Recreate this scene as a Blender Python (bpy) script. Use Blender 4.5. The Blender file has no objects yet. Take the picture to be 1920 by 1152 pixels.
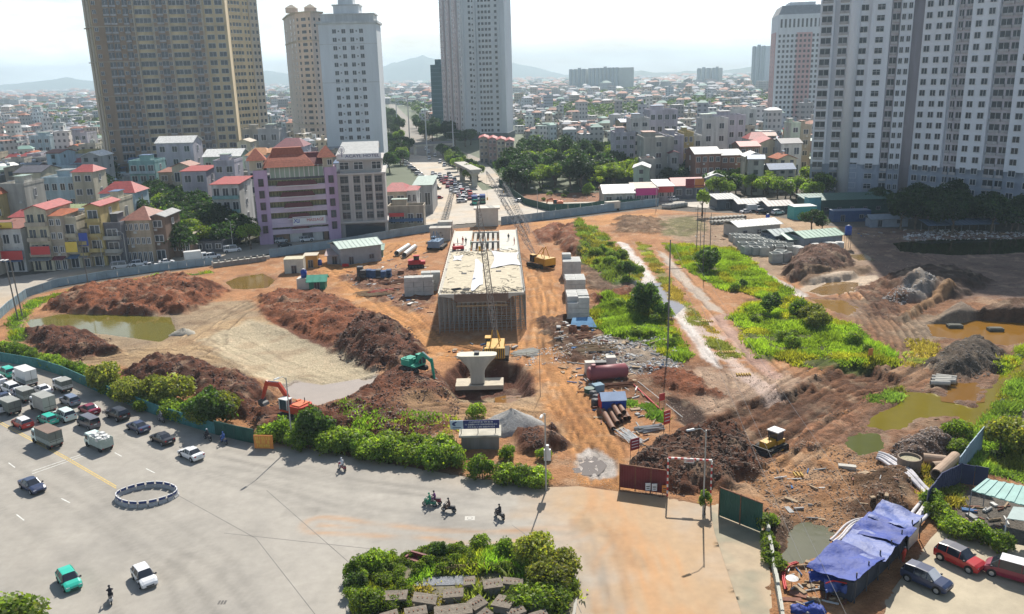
import bpy,math,random
import numpy as np
from mathutils import Vector,Matrix
RNG=random.Random(7)
NR=np.random.RandomState(5)
SC=bpy.context.scene
COL=SC.collection
# camera
F=1600.0;H=47.0;P=math.radians(15.2);RO=math.radians(1.45)
fw=np.array([0,math.cos(P),-math.sin(P)]);r0=np.array([1.0,0,0]);u0=np.array([0,math.sin(P),math.cos(P)])
cr=math.cos(RO)*r0-math.sin(RO)*u0;cu=math.sin(RO)*r0+math.cos(RO)*u0
cam=bpy.data.cameras.new('camera');co=bpy.data.objects.new('camera',cam);COL.objects.link(co)
M=Matrix(((cr[0],cu[0],-fw[0],0),(cr[1],cu[1],-fw[1],0),(cr[2],cu[2],-fw[2],H),(0,0,0,1)))
co.matrix_world=M
cam.sensor_width=36;cam.lens=F/1920*36;cam.clip_start=.5;cam.clip_end=60000
SC.camera=co
# world, sun
SUN_EL=math.radians(43.5);SUN_AZ=math.radians(12)
w=bpy.data.worlds.new('World');SC.world=w;w.use_nodes=True
nt=w.node_tree;bg=nt.nodes['Background']
sky=nt.nodes.new('ShaderNodeTexSky');sky.sky_type='NISHITA';sky.sun_disc=False
sky.sun_elevation=SUN_EL;sky.sun_rotation=SUN_AZ;sky.air_density=1.0;sky.dust_density=1.2;sky.ozone_density=1.0
tc=nt.nodes.new('ShaderNodeTexCoord');mp=nt.nodes.new('ShaderNodeMapping');mp.inputs['Scale'].default_value=(1.6,1.6,7)
nz=nt.nodes.new('ShaderNodeTexNoise');nz.inputs['Scale'].default_value=2.2;nz.inputs['Detail'].default_value=7;nz.inputs['Roughness'].default_value=.55
rp=nt.nodes.new('ShaderNodeValToRGB');rp.color_ramp.elements[0].position=.36;rp.color_ramp.elements[1].position=.60
mx=nt.nodes.new('ShaderNodeMixRGB');mx.inputs[2].default_value=(20.5,22.4,24,1)
ml=nt.nodes.new('ShaderNodeMath');ml.operation='MULTIPLY';ml.inputs[1].default_value=.78
nt.links.new(tc.outputs['Generated'],mp.inputs[0]);nt.links.new(mp.outputs[0],nz.inputs['Vector'])
sx=nt.nodes.new('ShaderNodeSeparateXYZ');nt.links.new(tc.outputs['Generated'],sx.inputs[0])
el=nt.nodes.new('ShaderNodeMapRange');el.inputs[1].default_value=.07;el.inputs[2].default_value=.30;el.inputs[3].default_value=1;el.inputs[4].default_value=.02;nt.links.new(sx.outputs['Z'],el.inputs[0])
m2=nt.nodes.new('ShaderNodeMath');m2.operation='MULTIPLY';nt.links.new(ml.outputs[0],m2.inputs[0]);nt.links.new(el.outputs[0],m2.inputs[1])
nt.links.new(nz.outputs['Fac'],rp.inputs[0]);nt.links.new(rp.outputs[0],ml.inputs[0]);nt.links.new(m2.outputs[0],mx.inputs[0])
nt.links.new(sky.outputs[0],mx.inputs[1]);nt.links.new(mx.outputs[0],bg.inputs[0])
bg.inputs[1].default_value=.08
sun=bpy.data.lights.new('sun','SUN');sun.energy=5.0;sun.angle=math.radians(.5);sun.color=(1,.94,.85)
so=bpy.data.objects.new('sun',sun);COL.objects.link(so)
sd=Vector((math.sin(SUN_AZ)*math.cos(SUN_EL),math.cos(SUN_AZ)*math.cos(SUN_EL),math.sin(SUN_EL)))
so.rotation_euler=sd.to_track_quat('Z','Y').to_euler();so.location=(0,0,200)
vs=SC.view_settings;vs.view_transform='Standard';vs.look='None';vs.exposure=.54;vs.gamma=1;vs.use_curve_mapping=False
SC.cycles.max_bounces=5;SC.cycles.diffuse_bounces=3;SC.cycles.glossy_bounces=2;SC.cycles.transmission_bounces=3;SC.cycles.volume_bounces=0
SC.cycles.transparent_max_bounces=6
# pixel <-> ground (photo pixels, 1920 wide)
def G0(x,y,z=0.0):
 d=fw*F+cr*(x-960)+cu*(576-y);t=(z-H)/d[2]
 return d[0]*t,d[1]*t
def proj(X,Y,Z):
 v=np.array([X,Y,Z-H]);k=F/(v@fw)
 return 960+k*(v@cr),576-k*(v@cu),k
def kpx(X,Y,Z=0):return proj(X,Y,Z)[2]
def ztop(X,Y,py):
 lo,hi=-20.0,400.0
 for _ in range(40):
  m=(lo+hi)/2
  if proj(X,Y,m)[1]>py:lo=m
  else:hi=m
 return lo
 # noise
def vnoise(x,y,s=0):
 xi=np.floor(x).astype(np.int64);yi=np.floor(y).astype(np.int64);xf=x-xi;yf=y-yi
 def h(a,b):
  n=(a*374761393+b*668265263+s*974634777)&0x7fffffff
  n=((n^(n>>13))*1274126177)&0x7fffffff
  return((n^(n>>16))&0xffff)/65535.0
 u=xf*xf*(3-2*xf);v=yf*yf*(3-2*yf)
 a=h(xi,yi);b=h(xi+1,yi);c=h(xi,yi+1);d=h(xi+1,yi+1)
 return(a*(1-u)+b*u)*(1-v)+(c*(1-u)+d*u)*v
def fbm(x,y,o=4,s=0):
 t=0;a=.5;n=0
 for i in range(o):
  t=t+a*vnoise(x*2**i+17.3*i,y*2**i+5.1*i,s+i);n+=a;a*=.5
 return t/n
 # materials
def lin(c):
 return tuple((v/12.92 if v<=.04045 else((v+.055)/1.055)**2.4)for v in c)
def S(r,g,b,k=1.0):
 return tuple(min(.92,v*k)for v in lin((r/255,g/255,b/255)))
MATS={}
def mat(name,c,rough=.85,metal=0.0,var=.25,scale=.6,bump=0.0,bscale=8.0,spec=.3,streak=False,attr=None,trans=0.0,alpha=None,tintvar=None):
 if name in MATS:return MATS[name]
 m=bpy.data.materials.new(name);m.use_nodes=True;n=m.node_tree;b=n.nodes['Principled BSDF']
 b.inputs['Roughness'].default_value=rough;b.inputs['Metallic'].default_value=metal
 b.inputs['Specular IOR Level'].default_value=spec
 b.inputs['Base Color'].default_value=(*c[:3],1)
 geo=n.nodes.new('ShaderNodeNewGeometry')
 src=None
 if attr:
  a=n.nodes.new('ShaderNodeAttribute');a.attribute_name=attr;src=a.outputs['Color']
 if var>0:
  t=n.nodes.new('ShaderNodeTexNoise');t.inputs['Scale'].default_value=scale;t.inputs['Detail'].default_value=5;t.inputs['Roughness'].default_value=.65
  if streak:
   mp=n.nodes.new('ShaderNodeMapping');mp.inputs['Scale'].default_value=(1,1,.12);n.links.new(geo.outputs['Position'],mp.inputs[0]);n.links.new(mp.outputs[0],t.inputs['Vector'])
  else:n.links.new(geo.outputs['Position'],t.inputs['Vector'])
  mr=n.nodes.new('ShaderNodeMapRange');mr.inputs[1].default_value=.25;mr.inputs[2].default_value=.75
  mr.inputs[3].default_value=1-var;mr.inputs[4].default_value=1+var*.8
  n.links.new(t.outputs['Fac'],mr.inputs[0])
  v=n.nodes.new('ShaderNodeVectorMath');v.operation='SCALE'
  if src:n.links.new(src,v.inputs[0])
  else:v.inputs[0].default_value=c[:3]
  n.links.new(mr.outputs[0],v.inputs['Scale']);n.links.new(v.outputs[0],b.inputs['Base Color'])
 elif src:n.links.new(src,b.inputs['Base Color'])
 if bump>0:
  t2=n.nodes.new('ShaderNodeTexNoise');t2.inputs['Scale'].default_value=bscale;t2.inputs['Detail'].default_value=6;n.links.new(geo.outputs['Position'],t2.inputs['Vector'])
  bp=n.nodes.new('ShaderNodeBump');bp.inputs['Strength'].default_value=bump;bp.inputs['Distance'].default_value=.3
  n.links.new(t2.outputs['Fac'],bp.inputs['Height']);n.links.new(bp.outputs[0],b.inputs['Normal'])
 MATS[name]=m
 return m
 # mesh building
class MB:
 def __init__(s):s.v=[];s.f=[];s.m=[]
 def add(s,vs,fs,mi=0):
  o=len(s.v);s.v.extend(vs)
  for f in fs:s.f.append(tuple(i+o for i in f));s.m.append(mi)
  return s
 def box(s,x0,x1,y0,y1,z0,z1,mi=0,rot=0,piv=(0,0)):
  vs=[(x,y,z)for z in(z0,z1)for x,y in((x0,y0),(x1,y0),(x1,y1),(x0,y1))]
  if rot:
   c,n=math.cos(rot),math.sin(rot)
   vs=[(piv[0]+(x-piv[0])*c-(y-piv[1])*n,piv[1]+(x-piv[0])*n+(y-piv[1])*c,z)for x,y,z in vs]
  return s.add(vs,[(0,3,2,1),(4,5,6,7),(0,1,5,4),(1,2,6,5),(2,3,7,6),(3,0,4,7)],mi)
 def cb(s,x,y,z,sx,sy,sz,mi=0,rot=0):
  return s.box(x-sx/2,x+sx/2,y-sy/2,y+sy/2,z,z+sz,mi,rot,(x,y))
 def tube(s,p0,p1,r0,r1=None,n=6,mi=0,cap=True):
  r1=r0 if r1 is None else r1
  a=Vector(p0);b=Vector(p1);d=(b-a)
  if d.length<1e-6:return s
  d.normalize();q=d.to_track_quat('Z','Y');vs=[]
  for pt,r in((a,r0),(b,r1)):
   for i in range(n):
    t=2*math.pi*i/n+.3;vs.append(tuple(pt+q@Vector((r*math.cos(t),r*math.sin(t),0))))
  fs=[(i,(i+1)%n,n+(i+1)%n,n+i)for i in range(n)]
  if cap:fs+=[tuple(range(n-1,-1,-1)),tuple(range(n,2*n))]
  return s.add(vs,fs,mi)
 def path(s,pts,r,n=6,mi=0):
  for a,b in zip(pts[:-1],pts[1:]):s.tube(a,b,r,r,n,mi)
  return s
 def sweep(s,pts,r,n=8,mi=0):
  vs=[];k=len(pts)
  for i,p in enumerate(pts):
   d=Vector(pts[min(k-1,i+1)])-Vector(pts[max(0,i-1)]);q=d.normalized().to_track_quat('Z','Y')
   vs+=[tuple(Vector(p)+q@Vector((r*math.cos(6.2832*j/n),r*math.sin(6.2832*j/n),0)))for j in range(n)]
  return s.add(vs,[(i*n+j,i*n+(j+1)%n,(i+1)*n+(j+1)%n,(i+1)*n+j)for i in range(k-1)for j in range(n)],mi)
 def ring(s,p0,p1,ro,ri,n=14,mi=0):
  a=Vector(p0);b=Vector(p1);q=(b-a).normalized().to_track_quat('Z','Y');vs=[]
  for pt in(a,b):
   for r in(ro,ri):
    for i in range(n):
     t=2*math.pi*i/n;vs.append(tuple(pt+q@Vector((r*math.cos(t),r*math.sin(t),0))))
  fs=[]
  for i in range(n):
   j=(i+1)%n
   fs+=[(i,j,2*n+j,2*n+i),(n+j,n+i,3*n+i,3*n+j),(j,i,n+i,n+j),(2*n+i,2*n+j,3*n+j,3*n+i)]
  return s.add(vs,fs,mi)
 def prism(s,poly,z0,z1,mi=0):
  n=len(poly);ar=sum(poly[i][0]*poly[(i+1)%n][1]-poly[(i+1)%n][0]*poly[i][1]for i in range(n))
  if ar<0:poly=poly[::-1]
  vs=[(x,y,z0)for x,y in poly]+[(x,y,z1)for x,y in poly]
  return s.add(vs,[tuple(range(n-1,-1,-1)),tuple(range(n,2*n))]+[(i,(i+1)%n,n+(i+1)%n,n+i)for i in range(n)],mi)
 def profile(s,prof,x0,x1,mi=0):
  n=len(prof)
  vs=[(x0,y,z)for y,z in prof]+[(x1,y,z)for y,z in prof]
  return s.add(vs,[tuple(range(n)),tuple(range(2*n-1,n-1,-1))]+[(i,n+i,n+(i+1)%n,(i+1)%n)for i in range(n)],mi)
 def gable(s,x0,x1,y0,y1,z,h,t=.15,mi=0):
  ym=(y0+y1)/2
  return s.profile([(y0,z),(ym,z+h),(y1,z),(y1,z-t),(ym,z+h-t*1.2),(y0,z-t)],x0,x1,mi)
 def hip(s,x0,x1,y0,y1,z,h,rl=.35,mi=0):
  xm=(x0+x1)/2;ym=(y0+y1)/2;L=(x1-x0)*rl/2
  vs=[(x0,y0,z),(x1,y0,z),(x1,y1,z),(x0,y1,z),(xm-L,ym,z+h),(xm+L,ym,z+h)]
  return s.add(vs,[(0,1,5,4),(1,2,5),(2,3,4,5),(3,0,4),(3,2,1,0)],mi)
 def xf(s,fn,i0=0):
  s.v[i0:]=[fn(*p)for p in s.v[i0:]];return s
 def mesh(s,name,mats,smooth=False):
  me=bpy.data.meshes.new(name);me.from_pydata(s.v,[],s.f)
  for m in(mats if isinstance(mats,(list,tuple))else[mats]):me.materials.append(m)
  if any(s.m):me.polygons.foreach_set('material_index',s.m)
  if smooth:me.polygons.foreach_set('use_smooth',[True]*len(s.f))
  me.update();return me
 def build(s,name,mats,parent=None,smooth=False,loc=None,rz=0):
  return ob(name,s.mesh(name,mats,smooth),parent,loc,rz)
def ob(name,me,parent=None,loc=None,rz=0,sc=None):
 o=bpy.data.objects.new(name,me);COL.objects.link(o)
 if parent is not None:o.parent=parent
 if loc is not None:o.location=loc
 if rz:o.rotation_euler=(0,0,rz)
 if sc is not None:o.scale=sc if isinstance(sc,(tuple,list))else(sc,sc,sc)
 return o
def tag(o,label=None,cat=None,group=None,kind=None):
 if label:o['label']=label
 if cat:o['category']=cat
 if group:o['group']=group
 if kind:o['kind']=kind
 return o
def thing(name,label,cat,loc=(0,0,0),rz=0,group=None):
 o=bpy.data.objects.new(name,None);COL.objects.link(o);o.location=loc;o.rotation_euler=(0,0,rz)
 o.empty_display_size=.5
 return tag(o,label,cat,group)
KIDS={}
def kids(o):return[c for c in o.children]
def copytree(o,parent=None):
 c=o.copy();COL.objects.link(c);c.parent=parent
 for k in KIDS.setdefault(o.name,[x for x in o.children]):copytree(k,c)
 return c
def dup(o,loc,rz=0,label=None,group=None,sc=None):
 c=copytree(o);c.location=loc;c.rotation_euler=(0,0,rz)
 if sc is not None:c.scale=sc if isinstance(sc,(tuple,list))else(sc,sc,sc)
 if label:c['label']=label
 if group:c['group']=group
 return c
class Proto:
 def __init__(s,make):s.make=make;s.o=None
 def put(s,loc,rz=0,label=None,group=None,sc=None):
  if s.o is None:
   s.o=s.make();s.used=False
  if not s.used:
   s.used=True;o=s.o;o.location=loc;o.rotation_euler=(0,0,rz)
   if sc is not None:o.scale=sc if isinstance(sc,(tuple,list))else(sc,sc,sc)
   if label:o['label']=label
   if group:o['group']=group
   return o
  return dup(s.o,loc,rz,label,group,sc)
def npmesh(name,V,Fc,mats,col=None,smooth=False,fcol=None):
 """V (n,3); Fc (m,k) ints with one k; col per-vertex rgba"""
 me=bpy.data.meshes.new(name);n,k=Fc.shape
 me.vertices.add(len(V));me.vertices.foreach_set('co',V.astype(np.float32).ravel())
 me.loops.add(n*k);me.loops.foreach_set('vertex_index',Fc.astype(np.int32).ravel())
 me.polygons.add(n);me.polygons.foreach_set('loop_start',np.arange(0,n*k,k,dtype=np.int32))
 try:me.polygons.foreach_set('loop_total',np.full(n,k,dtype=np.int32))
 except Exception:pass
 me.update(calc_edges=True)
 if smooth:me.polygons.foreach_set('use_smooth',np.ones(n,dtype=bool))
 if col is not None:
  a=me.color_attributes.new('col','FLOAT_COLOR','POINT')
  if col.shape[1]==3:col=np.hstack([col,np.ones((len(col),1))])
  a.data.foreach_set('color',col.astype(np.float32).ravel())
 for m in(mats if isinstance(mats,(list,tuple))else[mats]):me.materials.append(m)
 me.validate();return me
 # ground
def gpoly(pts):return np.array([G0(x,y)for x,y in pts])
def sdf(X,Y,poly,closed=True):
 d=np.full(X.shape,1e9);ins=np.zeros(X.shape,bool);n=len(poly)
 for i in range(n if closed else n-1):
  ax,ay=poly[i];bx,by=poly[(i+1)%n];dx,dy=bx-ax,by-ay
  t=np.clip(((X-ax)*dx+(Y-ay)*dy)/(dx*dx+dy*dy+1e-9),0,1)
  d=np.minimum(d,(X-ax-t*dx)**2+(Y-ay-t*dy)**2)
  if closed:
   c=((ay>Y)!=(by>Y))&(X<(bx-ax)*(Y-ay)/((by-ay)if by!=ay else 1e-9)+ax)
   ins^=c
 d=np.sqrt(d)
 return np.where(ins,-d,d)if closed else d
K=.63
C_dirt=S(212,154,106,K);C_haul=S(230,166,104,K);C_sand=S(222,204,170,K*1.05);C_brown=S(152,92,60,K*1.1);C_dark=S(116,72,52,K*1.05)
C_pale=S(248,236,226,K*1.1);C_grass=S(96,128,30,K*.8);C_dry=S(170,158,100,K);C_mud=S(156,112,80,K);C_grey=S(168,156,146,K);C_wet=S(214,192,170,K)
C_pond=S(168,150,70,K);C_dgrass=S(70,98,34,K*.8)
# outline of everything that is building site rather than street
SITE=gpoly([(-60,640),(10,592),(70,553),(150,535),(260,520),(420,496),(560,478),(700,452),(820,432),(1060,412),(1220,392),(1300,398),(1420,402),(1560,425),(1700,430),(2000,440),(2100,900),(1930,935),(1800,905),(1640,1152),(1560,1260),(1455,1260),(1430,965),(1330,945),(1245,925),(1160,915),(1085,908),(1030,905),(870,885),(700,855),(540,826),(420,806),(300,764),(190,714),(80,676),(-60,660)])
ZONES=[]
def Z(pts,col,soft=1.0,en=1.5,h=0.0,hw=3.0,rg=0.0,rf=.8,wet=.9,mix=1.0,cn=.18):
 ZONES.append(dict(p=gpoly(pts),c=np.array(col),soft=soft,en=en,h=h,hw=hw,rg=rg,rf=rf,wet=wet,mix=mix,cn=cn))
Z([(20,560),(420,500),(520,600),(560,700),(420,740),(200,700),(60,665)],C_dirt,3,3,rg=.15)
Z([(60,600),(340,570),(480,560),(500,640),(470,720),(330,690),(60,660)],S(196,170,136,K),2,3,rg=.12)
Z([(1100,560),(1240,660),(1420,690),(1640,720),(1560,760),(1300,790),(1160,740),(1090,660)],C_mud,3,3,rg=.25,rf=.7)
Z([(1250,690),(1480,700),(1560,720),(1440,790),(1320,780)],S(206,174,146,K),2,3,rg=.12)
Z([(1160,405),(1420,400),(1700,440),(1690,520),(1440,520),(1240,440)],S(190,160,130,K),3,3,rg=.15)
Z([(1600,425),(2000,430),(2000,580),(1760,600),(1620,520)],S(150,124,108,K),3,3,rg=.15)
Z([(1560,560),(1990,560),(1990,900),(1800,900),(1560,860)],S(164,118,84,K),3,3,rg=.4,rf=.7)
Z([(1390,880),(1500,830),(1620,820),(1700,870),(1750,950),(1660,1000),(1540,1000),(1480,1060),(1450,1100),(1436,960)],S(204,154,108,K),1.5,2,rg=.45,rf=.8)
Z([(1420,400),(1530,420),(1600,440),(1560,520),(1380,470)],S(218,184,146,K),2,2)
Z([(975,500),(1030,488),(1052,560),(1055,660),(1100,745),(1160,840),(1200,925),(1080,915),(1078,860),(1010,765),(985,660),(1000,580)],C_haul,.8,1.2,rg=.1)
Z([(600,505),(640,500),(700,540),(790,590),(830,640),(990,640),(1000,668),(820,680),(760,640),(660,570)],C_haul,1,1.5,rg=.1)
Z([(600,470),(760,452),(830,445),(820,470),(720,490),(660,510),(600,515)],C_haul,1.5,1.5)
Z([(990,420),(1060,410),(1240,398),(1230,412),(1100,425),(1010,440)],C_haul,1,1)
Z([(300,640),(420,600),(520,590),(480,660),(380,690),(120,680),(110,668),(250,660)],S(212,180,138,K),1.5,2,rg=.12)
Z([(850,745),(1010,740),(1070,840),(990,830),(920,800),(800,770)],S(222,180,134,K),1,1.5,rg=.1)
Z([(1560,640),(1600,560),(1640,560),(1700,620),(1745,700),(1690,730),(1600,690),(1660,690),(1690,670),(1640,610)],S(170,132,100,K),1,1.2,rg=.12)
Z([(372,640),(470,598),(560,622),(640,655),(712,690),(700,716),(640,745),(600,757),(545,738),(470,705),(420,668)],C_sand,.8,1.2,h=-.8,hw=4,cn=.08)
Z([(515,722),(550,708),(640,722),(712,700),(700,716),(640,748),(596,760),(545,742)],S(214,196,176,K),.4,.8,wet=.25,cn=.04)
Z([(484,570),(500,600),(560,630),(640,662),(650,652),(560,610),(505,585)],C_dark,.3,.5,h=-.6,hw=1,rg=.2)
Z([(75,583),(130,550),(250,531),(350,518),(425,538),(415,556),(345,590),(300,592),(180,589)],C_brown,1,2,h=2.3,hw=8,rg=1.1,rf=.55)
Z([(40,628),(130,618),(205,640),(225,662),(150,676),(90,672),(60,650)],C_dark,.8,1.2,h=1.8,hw=4,rg=.9,rf=.7)
Z([(480,565),(520,545),(600,548),(690,582),(760,640),(740,668),(660,660),(560,620),(500,596)],C_brown,1,2,h=1.0,hw=5,rg=.9,rf=.7)
Z([(612,650),(680,612),(760,618),(800,660),(760,694),(700,694)],C_dark,.8,1.5,h=2.6,hw=6,rg=1.2,rf=.6)
Z([(225,700),(300,676),(400,690),(470,710),(512,748),(460,785),(420,778),(330,735),(250,722)],C_dark,.8,1.5,h=2.3,hw=5,rg=1.1,rf=.7)
Z([(450,775),(520,758),(600,766),(680,726),(745,690),(815,702),(850,725),(840,770),(850,806),(700,824),(480,808)],S(136,84,58,K),.8,2,h=1.1,hw=4,rg=.9,rf=.7)
Z([(760,740),(850,745),(860,790),(780,790),(740,770)],S(190,152,112,K),2,2,h=-.8,hw=4,rg=.2,mix=.8)
Z([(826,712),(850,684),(900,672),(975,682),(1004,712),(1000,742),(955,756),(880,756),(838,740)],C_dark,.5,.8,h=-2.6,hw=2.6,rg=.3)
Z([(838,738),(850,720),(975,718),(985,742),(930,756),(870,754)],S(196,168,130,K),.4,.6,cn=.05)
Z([(965,812),(1040,808),(1068,840),(1010,856),(960,838)],S(124,78,54,K),.6,1,h=1.7,hw=2.5,rg=.5,rf=.8)
Z([(1190,866),(1250,822),(1330,800),(1400,800),(1440,850),(1440,885),(1370,915),(1280,925),(1200,910)],S(116,74,52,K),.8,1.6,h=2.0,hw=4,rg=1.0,rf=.7)
Z([(1290,800),(1380,760),(1470,735),(1590,676),(1650,690),(1700,712),(1640,745),(1560,780),(1490,835),(1430,880),(1390,850),(1370,800)],S(136,94,66,K),.8,1.4,h=-1.1,hw=1.6,rg=.35,rf=.7)
Z([(1036,448),(1060,430),(1095,424),(1115,448),(1100,480),(1060,480)],C_brown,.8,1.5,h=2.6,hw=4,rg=.6)
Z([(1000,436),(1035,420),(1060,424),(1040,452),(1010,460)],C_brown,1,1.5,h=1.2,hw=3,rg=.6)
Z([(1085,480),(1130,470),(1190,520),(1230,545),(1140,556),(1100,540)],S(140,110,86,K),1,2,h=.5,hw=3,rg=.5)
Z([(1466,512),(1490,484),(1540,474),(1600,488),(1600,508),(1520,524),(1480,530)],S(124,90,72,K),.8,1.4,h=3.6,hw=5,rg=.7)
Z([(1500,536),(1500,522),(1610,505),(1640,505),(1600,522)],S(150,120,92,K),.5,.8,h=1.3,hw=1.6,rg=.3)
Z([(1640,535),(1700,508),(1800,512),(1860,530),(1800,562),(1690,556)],S(96,74,62,K),1,2,h=2.6,hw=6,rg=.5)
Z([(1656,560),(1720,534),(1752,548),(1735,566),(1690,572)],S(160,150,140,K),.6,1,h=1.8,hw=2.5,rg=.6)
Z([(1740,606),(1800,570),(1842,596),(1830,622),(1770,632)],S(160,140,120,K),.6,.8,h=2.6,hw=5,rg=.15)
Z([(1684,596),(1776,546),(1790,552),(1700,604)],S(180,140,100,K),.4,.6,h=1.5,hw=1.5,rg=.3)
Z([(1820,602),(1850,580),(1920,578),(1990,590),(1980,610),(1850,612)],S(120,88,66,K),.8,1.2,h=2.6,hw=4,rg=.6)
Z([(1735,684),(1770,652),(1830,640),(1885,664),(1875,694),(1810,712),(1750,704)],S(108,94,80,K),.8,1.4,h=2.8,hw=6,rg=.6)
Z([(1660,862),(1690,826),(1740,810),(1790,820),(1800,852),(1740,868),(1690,870)],S(130,106,90,K),.8,1.4,h=1.6,hw=3,rg=.8)
Z([(1600,900),(1640,880),(1700,892),(1730,930),(1690,970),(1620,960)],S(120,92,68,K),.8,1.4,h=1.4,hw=3,rg=.8,mix=.8)
Z([(1436,990),(1470,970),(1486,990),(1480,1030),(1445,1050)],S(120,88,64,K),.6,1,h=1.1,hw=2,rg=.5)
Z([(18,598),(60,562),(150,541),(300,522),(400,508),(400,512),(250,534),(130,551),(80,566),(40,606),(50,640),(14,640)],C_grass,.5,.8)
Z([(1078,425),(1120,428),(1155,462),(1204,520),(1196,536),(1150,536),(1100,500),(1086,470)],C_grass,1,2.5,h=.5,hw=3)
Z([(1104,585),(1140,562),(1200,548),(1238,560),(1262,620),(1300,668),(1280,684),(1210,640),(1150,628),(1110,612)],C_grass,.8,1.5,h=.5,hw=3)
Z([(1192,455),(1212,458),(1250,520),(1280,560),(1340,620),(1392,672),(1360,672),(1300,610),(1262,566)],C_dry,.7,1.5)
Z([(1240,455),(1310,462),(1372,466),(1425,500),(1486,552),(1530,580),(1560,600),(1660,664),(1650,688),(1560,690),(1540,694),(1480,682),(1420,672),(1372,600),(1400,575),(1440,562),(1340,538),(1280,500)],S(112,124,44,K*.8),.7,1.6,h=.3,hw=3)
Z([(1400,565),(1440,555),(1490,572),(1520,600),(1480,600),(1420,585)],C_mud,1,1.5)
Z([(1870,692),(1925,648),(1990,640),(1990,652),(1930,668),(1888,706)],C_grass,.4,.5,h=.6,hw=1.2)
Z([(1840,770),(1900,700),(1990,690),(1990,905),(1900,900),(1810,880),(1800,850)],C_dgrass,.8,2)
Z([(1860,800),(1880,772),(1990,760),(1990,820),(1900,815)],S(200,190,184,K),.8,1,h=1.0,hw=2,rg=.5)
Z([(1880,860),(1990,850),(1990,905),(1860,880)],S(130,146,70,K),.8,1)
Z([(1700,640),(1740,636),(1770,660),(1700,690)],C_dry,1,2,mix=.6)
Z([(1560,600),(1600,610),(1690,680),(1650,690)],C_grass,1,1.5,mix=.8)
Z([(1156,452),(1172,455),(1212,500),(1232,528),(1268,560),(1290,590),(1330,650),(1352,690),(1318,672),(1270,600),(1216,556),(1188,534),(1206,520)],C_pale,.5,1,wet=.55)
Z([(1232,470),(1246,474),(1300,530),(1360,590),(1330,580),(1270,525)],C_wet,.5,1,wet=.6)
Z([(1330,590),(1360,590),(1400,650),(1470,710),(1440,715),(1370,650)],S(220,180,160,K),.8,1.4)
Z([(1424,508),(1440,512),(1500,545),(1520,556),(1500,560),(1440,525)],C_pale,.3,.5,h=-.5,hw=1)
Z([(1496,540),(1560,520),(1640,516),(1660,532),(1600,548),(1540,556)],S(232,204,172,K),.5,1.2,wet=.5,h=-.3)
Z([(1082,850),(1110,840),(1150,862),(1160,890),(1110,900),(1080,880)],S(244,232,220,K),.3,.6,wet=.5)
Z([(1080,640),(1160,620),(1260,650),(1280,690),(1200,700),(1110,690)],S(170,156,140,K),1,1.4,rg=.5,rf=.9)
Z([(1250,745),(1290,750),(1340,800),(1310,812),(1270,790)],S(84,60,48,K),.5,.8,h=-.6,hw=1.2)
# pale wet patches, dark churned spots and rubble strips on the right half
Z([(1290,590),(1330,600),(1400,690),(1470,740),(1440,750),(1360,680)],S(238,206,186,K),.6,1.6,wet=.5)
Z([(1210,690),(1300,700),(1360,750),(1290,745),(1220,720)],C_brown,1,2.2,h=.7,hw=2,rg=.7)
Z([(1160,405),(1250,412),(1240,440),(1150,436)],S(150,116,84,K),1.5,3,h=.6,hw=3,rg=.6)
Z([(1250,410),(1300,406),(1330,430),(1290,446),(1240,440)],S(140,132,84,K),1.5,3,rg=.3)
Z([(1100,555),(1180,545),(1186,556),(1110,572)],C_brown,.8,1.5,h=.8,hw=2,rg=.7)
Z([(1000,600),(1080,590),(1090,640),(1150,650),(1120,680),(1060,680)],S(120,84,62,K),.8,2,h=.5,hw=2,rg=.8)
Z([(640,520),(780,500),(810,560),(790,590),(700,560)],S(160,112,84,K),1.2,2.5,rg=.5)
Z([(1600,540),(1660,520),(1700,570),(1690,610),(1640,590)],S(140,98,72,K),1,2,rg=.6,h=.4)
Z([(1690,600),(1760,590),(1790,625),(1740,650),(1690,640)],S(176,150,122,K),1,2,rg=.4)
Z([(1480,800),(1560,770),(1640,790),(1600,830),(1500,850)],S(180,130,96,K),1,2.5,rg=.7,h=.4)
Z([(1560,950),(1640,930),(1700,960),(1680,990),(1600,985)],S(126,92,66,K),1,2,rg=.8,h=.6)
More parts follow.
